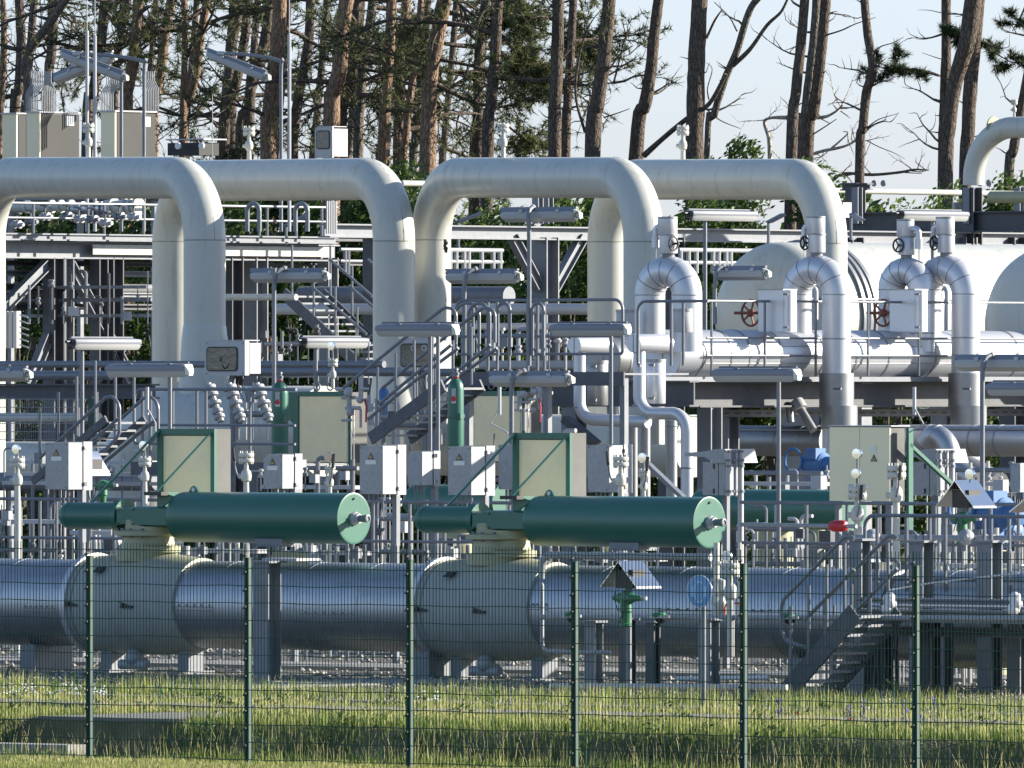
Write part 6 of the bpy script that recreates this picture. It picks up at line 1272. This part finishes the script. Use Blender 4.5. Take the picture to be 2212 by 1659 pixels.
o = mb.build('daisies', M['daisy']); tag(o, 'scattered small white daisies at the gravel edge', 'daisies', kind='stuff')
# ------------------------------------------------------------------ trees
def taper(pts, wds, V, ext=True, n=5):
    """smooth limb through picture points at depth V; widths in picture units"""
    ps = [P(x, y, V) for x, y in pts]; rs = [w_/2*S(x, V) for (x, y), w_ in zip(pts, wds)]
    if ext and ps[-1].z > G: d = (ps[-1]-ps[-2]); k = (G-.1-ps[-1].z)/min(d.z, -.2); ps.append(Vector((ps[-1].x+d.x*min(k, 2)*.5, V, G-.1))); rs.append(rs[-1]*1.25)
    sp = smooth(ps, n); q_ = smooth([Vector((r, 0, 0)) for r in rs], n)
    return sp, [max(v.x, .004) for v in q_]
def rough_sweep(mb, pts, rad, seg, seed, amp=.06):
    o = len(mb.v); mb.sweep(pts, rad, seg); 
    for i in range(o, len(mb.v)):
        v = Vector(mb.v[i]); k = (i-o)//seg; c = pts[min(k, len(pts)-1)]; d = v-c
        f = 1+amp*noise.noise(v*3+Vector((seed, 0, 0)))*2+amp*.6*noise.noise(v*9); mb.v[i] = tuple(c+d*f)
    return mb
def tuft(vs, fs, ti, p, d, n, L, rr, t0):
    for k in range(n):
        q_ = (d*rr.uniform(-.1, 1.1)+Vector((rr.gauss(0, 1), rr.gauss(0, 1), rr.gauss(.2, 1)))*.75).normalized(); s_ = q_.cross(Vector((rr.gauss(0, 1), rr.gauss(0, 1), rr.gauss(0, 1)))).normalized()*.011
        e = p+q_*L*rr.uniform(.6, 1.15); o = len(vs); vs += [p-s_, p+s_, e]; fs.append((o, o+1, o+2)); ti.append(min(1, max(0, t0+rr.uniform(-.25, .25))))
def twig(mb, fol, p, d, L, r_, depth, rr, dens, t0, dead=0):
    pts = [p]; n = 5; dd = d.normalized()
    for k in range(n):
        dd = (dd+Vector((rr.gauss(0, .22), rr.gauss(0, .22), rr.gauss(-.02 if dead == 0 else .05, .2)))).normalized(); pts.append(pts[-1]+dd*L/n)
    mb.sweep(pts, [r_*(1-.75*k/n) for k in range(n+1)], 4 if depth else 5, cap=False)
    if depth < 2:
        for k in range(2, n+1):
            for j in range(2 if depth == 0 else 1):
                s_ = Vector((rr.gauss(0, 1), rr.gauss(0, 1), rr.gauss(.1, .7))).normalized()
                twig(mb, fol, pts[k], (dd+s_*.9), L*rr.uniform(.35, .55), r_*.45, depth+1, rr, dens, t0, dead)
    if fol is not None and depth > 0:
        for k in range(1, n+1):
            if rr.random() < dens: tuft(*fol, pts[k], dd, 11, .19, rr, t0)
FOL = 0
def pine(label, pts, wds, V, seed, bk='bark', nb=6, dens=.9, low=330, side=None, stubs=6, Lb=(1.2, 2.8), extra=(), top=-70, name='pine_tree', t0=.45):
    global FOL
    rr = random.Random(seed); x0, y0 = pts[0]; x1, y1 = pts[1]; 
    if pts[0][1] > -20: f = (top-y0)/(y1-y0); pts = [(x0+(x1-x0)*f, top)]+list(pts); wds = [wds[0]*.96]+list(wds)
    sp, rs = taper(pts, wds, V); base = sp[-1]; t = T(name, label, 'tree', (base.x, V, G))
    tr = part('trunk', rough_sweep(MB(), sp, rs, 14, seed), M[bk], t, ang=80)
    for e_pts, e_w in extra:
        q1, q2 = taper(e_pts, e_w, V+rr.uniform(-.05, .05), ext=False); part('limb', rough_sweep(MB(), q1, q2, 9, seed, .04), M[bk if bk != 'bark_o' else 'bark'], t, ang=80)
    vis = [k for k in range(len(sp)-2) if sp[k].z > P(x0, 345, V).z]
    for k in range(stubs):
        i = rr.choice(vis); a = rr.uniform(-.5, .5)+(math.pi if rr.random() < .5 else 0); d = Vector((math.cos(a)*ca, math.cos(a)*sa, 0))+Vector((0, 0, rr.uniform(-.1, .6))); d += FWD*rr.uniform(-.4, .4)
        L = rr.choice((rr.uniform(.15, .35), rr.uniform(.15, .4), rr.uniform(.5, 1.1))); mb = MB(); twig(mb, None, sp[i]+d*rs[i]*.6, d, L, .018 if L < .5 else .028, 1 if L > .5 else 2, rr, 0, 0, 1); part('dead_branch', mb, M['bark_g'], t, ang=80)
    if nb:
        fol = ([], [], []); bo = []
        zlo = P(x0, low, V).z; cand = [k for k in range(len(sp)) if sp[k].z > zlo]
        for k in range(nb):
            i = rr.choice(cand); a = rr.uniform(0, 6.28) if side is None else side+rr.uniform(-.8, .8)
            d = RGT*math.cos(a)+FWD*math.sin(a)*.6+Vector((0, 0, rr.uniform(-.25, .45))); L = rr.uniform(*Lb)
            mb = MB(); twig(mb, fol, sp[i], d, L, .03+.012*L, 0, rr, dens, t0+rr.uniform(-.15, .15)); bo.append(mb)
        o = tinted('crown', *fol, M['needle'], t.location); o.parent = t; o['org'] = list(t.location)
        for mb in bo: part('bough', mb, M['bark'], t, ang=80, up=o)
        
        FOL += len(fol[1])
    return t
def Z(c, pts): return [(553*c+x/4, y/4) for x, y in pts]
def W(*a): return [x/4 for x in a]
TR = [
 (0, [(25,0),(35,400),(10,800),(-5,1340)], (50,60,62,66), 112, 'bark_o', 5, 'orange pine trunk at the very left edge of the picture'),
 (0, [(165,0),(182,400),(160,800),(120,1150)], (80,85,88,95), 118, 'bark', 5, 'upright pine trunk behind the far left grey cabinet'),
 (0, [(565,0),(430,200),(262,430),(215,650),(250,980)], (75,78,80,80,84), 110, 'bark_g', 3, 'smooth grey trunk curving left behind the first tube bundles'),
 (0, [(455,0),(450,300),(440,500),(415,1000)], (85,88,88,90), 124, 'bark', 4, 'straight pine trunk crossed by the curving grey trunk'),
 (0, [(920,0),(890,250),(865,450),(800,800),(750,1200)], (80,82,84,88,92), 116, 'bark', 6, 'leaning pine trunk just right of the two lightning rods'),
 (0, [(1105,0),(1055,250),(1010,500),(985,1100)], (60,64,66,72), 126, 'bark', 6, 'slim pine trunk right of the lightning rods, behind the tilted lamp'),
 (0, [(1195,0),(1180,300),(1160,500),(1110,750),(1090,1200)], (95,98,104,110,116), 113, 'bark_o', 6, 'thick reddish pine trunk over the right grey cabinet'),
 (0, [(1480,0),(1425,300),(1392,600),(1340,850),(1320,1200)], (84,86,90,92,95), 117, 'bark_o', 6, 'orange pine trunk right of the right-hand tube bundles'),
 (0, [(1590,0),(1600,300),(1590,700),(1580,1300)], (54,56,60,64), 114, 'bark_o', 5, 'slim bright pine trunk, left half of the V pair over the dials'),
 (0, [(1790,0),(1735,300),(1690,650),(1625,900),(1585,1180)], (72,74,78,80,76), 114.6, 'bark_o', 5, 'leaning bright pine trunk, right half of the V pair over the dials'),
 (0, [(2065,50),(2000,400),(1985,700),(2000,1350)], (92,96,98,104), 125, 'bark', 7, 'dark pine trunk behind the second hooked lamp'),
 (0, [(2132,0),(2120,300),(2045,700),(1965,1000),(1935,1370)], (72,78,84,92,98), 115, 'bark', 6, 'pine trunk leaning left just behind the second hooked lamp post'),
 (0, [(2270,500),(2205,700),(2135,950),(2065,1370)], (62,66,72,80), 120, 'bark', 4, 'slanting pine trunk meeting the leaning trunk left of the hooked post'),
 (1, [(118,0),(85,300),(25,560),(-60,1000)], (84,88,90,95), 119, 'bark', 6, 'leaning dark pine trunk crossing the hook of the second tilted lamp'),
 (1, [(205,0),(192,300),(152,700),(122,1000),(110,1360)], (120,128,136,144,150), 112, 'bark_o', 6, 'very thick pine trunk just left of the third lightning rod'),
 (1, [(470,0),(460,300),(422,550),(372,800),(332,1100),(318,1360)], (78,82,84,88,92,96), 114, 'bark', 7, 'dark leaning pine trunk just right of the third lightning rod'),
 (1, [(785,0),(745,250),(722,600),(672,800),(650,1200)], (125,132,138,140,146), 111, 'bark_o', 7, 'thick orange pine trunk above the white instrument box'),
 (1, [(872,0),(862,300),(832,600),(772,900),(728,1250)], (92,98,102,108,112), 115, 'bark', 6, 'dark pine trunk touching the right side of the trunk above the white box'),
 (1, [(1010,0),(972,300),(922,600),(902,900),(882,1400)], (80,84,88,90,95), 118, 'bark_g', 7, 'mottled grey pine trunk right of the white instrument box'),
 (1, [(1172,0),(1152,400),(1122,800),(1108,1400)], (92,96,102,108), 113, 'bark_o', 7, 'straight two-toned pine trunk over the second arch bend'),
 (1, [(1300,0),(1282,300),(1252,600),(1240,900),(1230,1560)], (84,88,92,96,102), 116, 'bark_o', 6, 'orange pine trunk with a broken branch stub, over the gap between arches'),
 (1, [(1425,0),(1395,400),(1335,800),(1292,1200),(1275,1600)], (54,58,62,66,70), 114.5, 'bark_o', 5, 'slim sunlit pine trunk between two thick ones over the arch gap'),
 (1, [(1625,0),(1562,350),(1512,600),(1492,900),(1482,1500)], (125,130,134,138,144), 111.5, 'bark_o', 6, 'thick leaning pine trunk left of the middle arch bend'),
 (1, [(1990,0),(1935,320),(1920,800),(1918,1400)], (80,88,90,96), 118, 'bark', 8, 'dark mossy pine trunk just left of the darkest trunk above the middle arch'),
 (1, [(2092,0),(2065,500),(2032,900),(1998,1400)], (86,92,100,108), 112, 'bark', 7, 'darkest pine trunk above the middle arch vent valve'),
 (2, [(398,0),(395,300),(385,600),(370,1000),(370,1400)], (100,106,110,114,118), 111, 'bark', 2, 'left of the twin trunks above the middle arch'),
 (2, [(528,0),(515,300),(500,600),(480,900),(465,1400)], (70,72,76,80,84), 113, 'bark', 2, 'right, slimmer of the twin trunks above the middle arch'),
 (2, [(842,0),(812,300),(782,600),(737,900),(692,1400)], (112,118,124,130,138), 111, 'bark', 0, 'thick bare trunk leaning right, above the right bend of the middle arch'),
 (2, [(1268,0),(1228,300),(1200,600),(1150,900),(1068,1400)], (88,96,104,114,128), 112, 'bark', 0, 'bare curved trunk standing alone over the start of the last arch'),
 (2, [(1620,0),(1606,300),(1592,600),(1585,1000),(1578,1400)], (140,146,150,154,158), 111, 'bark', 0, 'thickest bare upright trunk behind the last arch vent valve'),
 (2, [(2160,-60),(2050,100),(1945,430),(1835,700),(1745,1000),(1682,1350)], (60,62,62,66,66,52), 113, 'bark_g', 0, 'forked grey branch-like trunk right of the thickest bare trunk'),
 (3, [(318,0),(282,400),(242,800),(202,1380)], (80,86,92,102), 111, 'bark', 0, 'left trunk of the tight trio above the last arch'),
 (3, [(420,0),(396,350),(356,700),(330,1000),(300,1380)], (72,78,86,96,100), 113, 'bark_g', 0, 'middle trunk of the tight trio above the last arch'),
 (3, [(500,0),(470,350),(430,700),(388,1000),(340,1380)], (90,92,96,100,104), 111.6, 'bark', 0, 'right trunk of the tight trio above the last arch'),
 (3, [(830,-30),(862,300),(905,550),(897,660),(850,800),(820,1100),(788,1560)], (72,74,78,78,78,80,84), 112, 'bark', 0, 'S-curved bare trunk standing alone right of the last arch'),
 (3, [(1540,0),(1540,500),(1525,1000),(1525,1600)], (82,88,98,118), 113, 'bark', 0, 'narrow dark trunk left of the big pair at the right'),
 (3, [(1775,-20),(1722,350),(1622,700),(1562,1100),(1535,1700)], (150,146,130,124,122), 111, 'bark', 0, 'broad leaning trunk of the big pair at the right'),
 (3, [(1795,250),(1755,700),(1732,1100),(1700,1700)], (118,124,120,112), 112.4, 'bark', 0, 'broad reddish trunk right behind the leaning one at the right'),
 (3, [(2240,650),(2172,1000),(2122,1300),(2075,1700)], (72,78,84,90), 112, 'bark', 0, 'trunk cut by the right edge, leaning behind the bending cream pipe'),
]
EX = {
 27: [([q(2,0,632,1145), q(2,0,562,900), q(2,0,552,700), q(2,0,600,400), q(2,0,680,200), q(2,0,782,70)], W(26,24,22,18,12,6)), ([q(2,0,850,590), q(2,0,930,470), q(2,0,1045,395)], W(18,14,9)), ([q(2,0,795,1015), q(2,0,920,975), q(2,0,1018,938)], W(14,10,6)), ([q(2,0,560,725), q(2,0,700,686)], W(12,9))],
 29: [([q(2,0,1140,1345), q(2,0,1300,1200), q(2,0,1505,1030), q(2,0,1700,900), q(2,0,1850,640)], W(56,46,44,40,34)), ([q(2,0,1680,330), q(2,0,1750,180), q(2,0,1810,90)], W(26,20,12))],
 30: [([q(2,0,1905,570), q(2,0,2060,420), q(3,0,-10,220), q(3,0,110,105), q(3,0,175,-20)], W(44,38,32,26,20)), ([q(2,0,1945,270), q(2,0,1880,150), q(2,0,1750,20)], W(16,12,8)), ([q(2,0,1700,860), q(2,0,1690,760), q(2,0,1730,600), q(2,0,1680,540)], W(14,11,8,4)), ([q(2,0,1670,935), q(2,0,1800,1040), q(2,0,1975,1112)], W(14,10,5))],
 33: [([q(3,0,515,300), q(3,0,640,260), q(3,0,760,205), q(3,0,930,150)], W(16,13,10,5)), ([q(3,0,390,1160), q(3,0,500,1090), q(3,0,590,1030)], W(14,11,7))],
 34: [([q(3,0,915,450), q(3,0,980,400), q(3,0,1080,370), q(3,0,1172,320)], W(14,11,8,4)), ([q(3,0,860,1100), q(3,0,960,1030), q(3,0,1130,980)], W(12,9,4)), ([q(3,0,855,1215), q(3,0,960,1270), q(3,0,1090,1322), q(3,0,1185,1375)], W(10,8,6,3))],
 35: [([q(3,0,1490,655), q(3,0,1400,620), q(3,0,1290,600), q(3,0,1210,590)], W(14,12,9,5)), ([q(3,0,1495,510), q(3,0,1430,490), q(3,0,1330,455)], W(9,7,4)), ([q(3,0,1490,110), q(3,0,1400,90), q(3,0,1300,85)], W(8,6,3))],
 20: [([q(1,0,1320,330), q(1,0,1440,230), q(1,0,1560,120), q(1,0,1620,-20)], W(60,52,46,40))],
 23: [([q(1,0,1920,350), q(1,0,1850,290), q(1,0,1790,180), q(1,0,1760,-10)], W(44,38,34,28)), ([q(1,0,1700,1280), q(1,0,1800,1180), q(1,0,1890,1090)], W(14,18,22))],
 9: [([q(0,0,1650,1010), q(0,0,1700,970), q(0,0,1800,1010), q(0,0,1880,1100)], W(16,20,22,26))],
}
for i, (c, pts, wd, V, bk, nb, lb) in enumerate(TR):
    pts = Z(c, pts); wd = list(W(*wd)); right = i >= 25
    pine(lb, pts, wd, V, 1000+i, bk, nb=nb if right else (max(2, nb-3) if i > 12 else (2 if i % 3 else 1)), dens=(.58 if i > 12 else .42) if not right else .5, low=330 if not right else 150, stubs=7 if right else 8, extra=EX.get(i, ()), Lb=(1.3, 3.4) if not right else (.8, 1.8))
# tufts on the right hand side boughs
def bough(label, pts, V, seed, n, L, t0=.2):
    rr = random.Random(seed); a = P(*pts[0], V); t = T('pine_bough', label, 'branch', a); sp = smooth([P(x, y, V) for x, y in pts], 4)
    mb = MB(); mb.sweep(sp, [.03*(1-.8*k/len(sp)) for k in range(len(sp))], 5); fol = ([], [], [])
    for k in range(n):
        p = rr.choice(sp[len(sp)//3:]); d = Vector((rr.gauss(0, 1), rr.gauss(0, 1), rr.gauss(0, .7))).normalized(); twig(mb, fol, p, d, L, .012, 1, rr, .95, t0)
    part('twigs', mb, M['bark'], t); o = tinted('needles', *fol, M['needle'], t.location); o.parent = t
bough('dark needle bough hanging right of the S-curved trunk', [q(3,0,1480,655), q(3,0,1290,605), q(3,0,1120,590), q(3,0,960,580)], 112.5, 7, 11, .40)
bough('small needle bough right of the broad reddish trunk', [q(3,0,1850,380), q(3,0,1950,450), q(3,0,2130,555)], 112.8, 8, 8, .34)
bough('tiny needle tuft between the narrow dark trunk and the broad one', [q(3,0,1580,370), q(3,0,1620,340), q(3,0,1610,280)], 112.2, 9, 7, .25)
bough('needle bough entering at the upper right corner', [q(3,0,2240,20), q(3,0,2180,150), q(3,0,2110,270)], 112.8, 10, 4, .3)
# green-gold sprays around the twin trunks
for j, (x, y, n, lb) in enumerate(((1112, 40, 26, 'golden-green pine spray left of the twin trunks, at the top'), (1120, 150, 26, 'dark pine spray left of the twin trunks, half way down'), (1158, 190, 16, 'golden pine spray touching the left twin trunk'), (1130, 300, 18, 'low gold pine spray above the middle arch'), (1270, 70, 18, 'bright pine spray right of the twin trunks'), (1262, 105, 14, 'lower pine spray right of the twin trunks'))):
    bough(lb, [(x-35, y-30), (x, y), (x+25, y+20)], 116, 40+j, n, .55, .62)
# extra dense pines further back on the left
for j in range(15):
    x = 40+j*72+random.Random(j).uniform(-20, 20); rr = random.Random(600+j); w_ = rr.uniform(12, 17)
    pine(['farthest','distant','hazy','slim far','thin rear','dusky','rear','faint','back-row','screened','half-hidden','shaded','remote','crowded','outlying'][j]+f' pine of the back row, number {j+1} counted from the left', [(x+20, 0), (x+8, 150), (x-6, 300), (x-12, 420)], [w_, w_+1, w_+2, w_+3], 133+j % 4*2, 700+j, 'bark', nb=((1 + j % 2) if j > 6 else 0), dens=.5, low=360, stubs=3, Lb=(1.3, 3.0), t0=.5)
# bleached dead tree at right
dl = [([q(3,0,20,1400), q(3,0,10,1200), q(3,0,-30,1060), q(3,0,20,1020), q(3,0,160,1015), q(3,0,450,1015), q(3,0,560,980), q(3,0,650,905)], W(46,40,30,24,36,30,24,12)), ([q(3,0,600,950), q(3,0,560,900)], W(14,8)), ([q(3,0,620,930), q(3,0,740,930)], W(14,8)), ([q(3,0,630,960), q(3,0,710,1020)], W(14,7)), ([q(3,0,450,1020), q(3,0,530,1065)], W(14,8)),
      ([q(3,0,360,1340), q(3,0,470,1305), q(3,0,620,1275), q(3,0,720,1240), q(3,0,780,1200)], W(30,28,24,16,10)), ([q(3,0,550,1280), q(3,0,620,1220), q(3,0,690,1150), q(3,0,650,1135)], W(20,16,12,8)), ([q(3,0,690,1160), q(3,0,700,1230), q(3,0,750,1350)], W(12,10,5)), ([q(3,0,560,1560), q(3,0,660,1500), q(3,0,900,1510), q(3,0,1130,1490), q(3,0,1270,1465), q(3,0,1390,1472)], W(22,26,26,24,18,8)), ([q(3,0,1180,1490), q(3,0,1330,1500)], W(12,5))]
for k, (gp, lb) in enumerate(((dl[:5], 'bleached dead tree crossing behind the tight trio of trunks'), (dl[5:8], 'lower bleached dead branch reaching the S-curved trunk'), (dl[8:], 'grey dead branch lying level low behind the S-curved trunk'))):
    t = T('dead_tree', lb, 'dead tree', P(*gp[0][0][0], 114+k*.3))
    for j, (a, b) in enumerate(gp): sp, rs = taper(a, b, 114+k*.3, ext=False); part('trunk' if j == 0 else 'branch', rough_sweep(MB(), sp, rs, 8, k, .08), M['dead' if k < 2 else 'bark_g'], t, ang=80)
    rr = random.Random(50+k); sp, rs = taper(*gp[0], 114+k*.3, ext=False)
    for j in range(9):
        mb = MB(); i_ = rr.randrange(2, len(sp)); twig(mb, None, sp[i_], RGT*rr.uniform(-1, 1)+Vector((0, 0, rr.uniform(-.5, 1))), rr.uniform(.3, .9), .016, 1, rr, 0, 0, 1); part('twig', mb, M['dead' if k < 2 else 'bark_g'], t, ang=80)
# undergrowth: broad-leaved trees and bushes behind the plant
def bush(label, x0, x1, yt, V, n, seed, t0=.5, name='bush', leaf=.10, yb=None):
    rr = random.Random(seed); a, b = P(x0, yt, V), P(x1, yt, V); zt = a.z; zb = G if yb is None else P(x0, yb, V).z; cx = (a.x+b.x)/2; rx = (b.x-a.x)/2; t = T(name, label, 'bush', (cx, V, G))
    cl = [(Vector((cx+rr.uniform(-.8, .8)*rx, V+rr.uniform(-.9, .9), zb+(zt-zb)*(1-rr.random()**1.3*.95)-.3)), rr.uniform(.35, .8)) for _ in range(max(10, int((zt-zb)*rx*2.2)))]
    vs, fs, ti = [], [], []
    for k in range(n):
        c, r_ = rr.choice(cl); d = Vector((rr.gauss(0, 1), rr.gauss(0, 1), rr.gauss(0, 1))).normalized()*r_*rr.uniform(.5, 1.08); p = c+d
        if p.z < G: continue
        nrm = Vector((rr.gauss(0, 1), rr.gauss(0, 1), rr.gauss(.6, .8))).normalized(); u_ = nrm.orthogonal().normalized(); w_ = nrm.cross(u_); s_ = leaf*rr.uniform(.6, 1.2)
        o = len(vs); vs += [p-u_*s_, p-w_*s_*.5, p+u_*s_, p+w_*s_*.5]; fs.append((o, o+1, o+2, o+3)); ti.append(min(1, max(0, t0+rr.uniform(-.35, .4))))
    o = tinted('foliage', vs, fs, ti, M['leaf'], t.location); o.parent = t
    mb = MB()
    for c, r_ in cl[:14]: mb.sweep(smooth([(cx+rr.uniform(-.2, .2), V, G-.1), (cx*.5+c.x*.5, V, (G+c.z)/2), c]), [.07, .05, .04, .03, .03, .025, .025, .02, .02, .015, .01][:11], 5, cap=False)
    part('stem', mb, M['bark_g'], t, ang=80); return t
BU = [(-60, 130, 420, 104, 5200, 'dark bush behind the platform at the left edge'), (90, 270, 400, 106, 6000, 'dark bush below the grey cabinets'), (230, 420, 410, 105, 6000, 'dark bush between the platform columns and first arch'), (380, 560, 390, 106, 6000, 'dark bush behind the first arch leg'), (520, 700, 385, 105, 6000, 'dark bush behind the platform railing end'), (660, 840, 380, 106, 6500, 'bush under the white instrument box'), (800, 905, 285, 107, 6000, 'ivy-dark bush climbing between the second and middle arch'), (880, 1010, 420, 105, 5500, 'bush behind the left leg of the middle arch'), (990, 1130, 432, 105, 6000, 'leafy bush left of the K brace'), (1100, 1300, 436, 104, 6500, 'leafy bush behind the K brace'), (1270, 1480, 432, 106, 6500, 'leafy bush behind the last arch left leg'), (1440, 1640, 425, 105, 6500, 'leafy bush under the last arch'), (1545, 1618, 292, 109, 2500, 'round bright bush top rising above the last arch'), (1600, 1780, 420, 106, 6000, 'leafy bush under the right part of the last arch'), (1765, 1860, 372, 107, 2200, 'tall bush just right of the last arch bend'), (1820, 2020, 470, 106, 5500, 'low bush behind the dark beam'), (1990, 2070, 405, 107, 1300, 'thin sapling left of the big trunk pair'), (2070, 2150, 395, 106, 3800, 'bush behind the bending cream pipe'), (2130, 2290, 352, 107, 3400, 'tall bush at the right edge')]
for i, (x0, x1, yt, V, n, lb) in enumerate(BU): bush(lb, x0, x1, yt, V, int(n*1.6), 300+i, .5 if x0 < 880 else .66, leaf=.078)
# a belt of dense thicket behind, one mass
rr = random.Random(77); vs, fs, ti = [], [], []
for k in range(40000):
    v = rr.uniform(114, 122); x0, x1 = P(-1100, 0, v).x, P(3100, 0, v).x; u = rr.uniform(x0, x1); px = (u-x0)/(x1-x0)*4200-1100
    top = 470+25*math.sin(px*.012)+20*math.sin(px*.05) if px > 1000 else 400+30*math.sin(px*.03)
    z = P(px, top, v).z; zz = G+(z-G)*rr.random()**.8; nrm = Vector((rr.gauss(0, 1), rr.gauss(0, 1), rr.gauss(.6, .8))).normalized(); u_ = nrm.orthogonal().normalized(); w_ = nrm.cross(u_); s_ = .19*rr.uniform(.6, 1.3); p = Vector((u, v, zz))
    o = len(vs); vs += [p-u_*s_, p-w_*s_*.6, p+u_*s_, p+w_*s_*.6]; fs.append((o, o+1, o+2, o+3)); ti.append(rr.uniform(0, .5))
o = tinted('undergrowth', vs, fs, ti, M['leaf'], (0, 0, 0)); tag(o, 'dense dark thicket closing the view behind the pines', 'undergrowth', kind='stuff')
# low wooded rise beyond
mb = MB(); n = 60; ra, rb_ = [], []
c0 = CAM+FWD*900
for k in range(n+1):
    x = -1500+3000*k/n; z = 9+1.5*math.sin(k*.5)+1.2*math.sin(k*1.7)+CAM.z-4.5; b = c0+RGT*x; ra.append((b.x, b.y, 0)); rb_.append((b.x+FWD.x*30, b.y+FWD.y*30, z-CAM.z+2))
mb.loft([ra, rb_, [(x+FWD.x*60, y+FWD.y*60, 0) for x, y, z in ra]], cap=False, close=False); o = mb.build('hills', M['hill'] if 'hill' in M else mat('far_woods', (.10,.14,.13), .9)); tag(o, 'distant low wooded rise on the horizon', 'hills', kind='structure')
print('FOL', FOL)
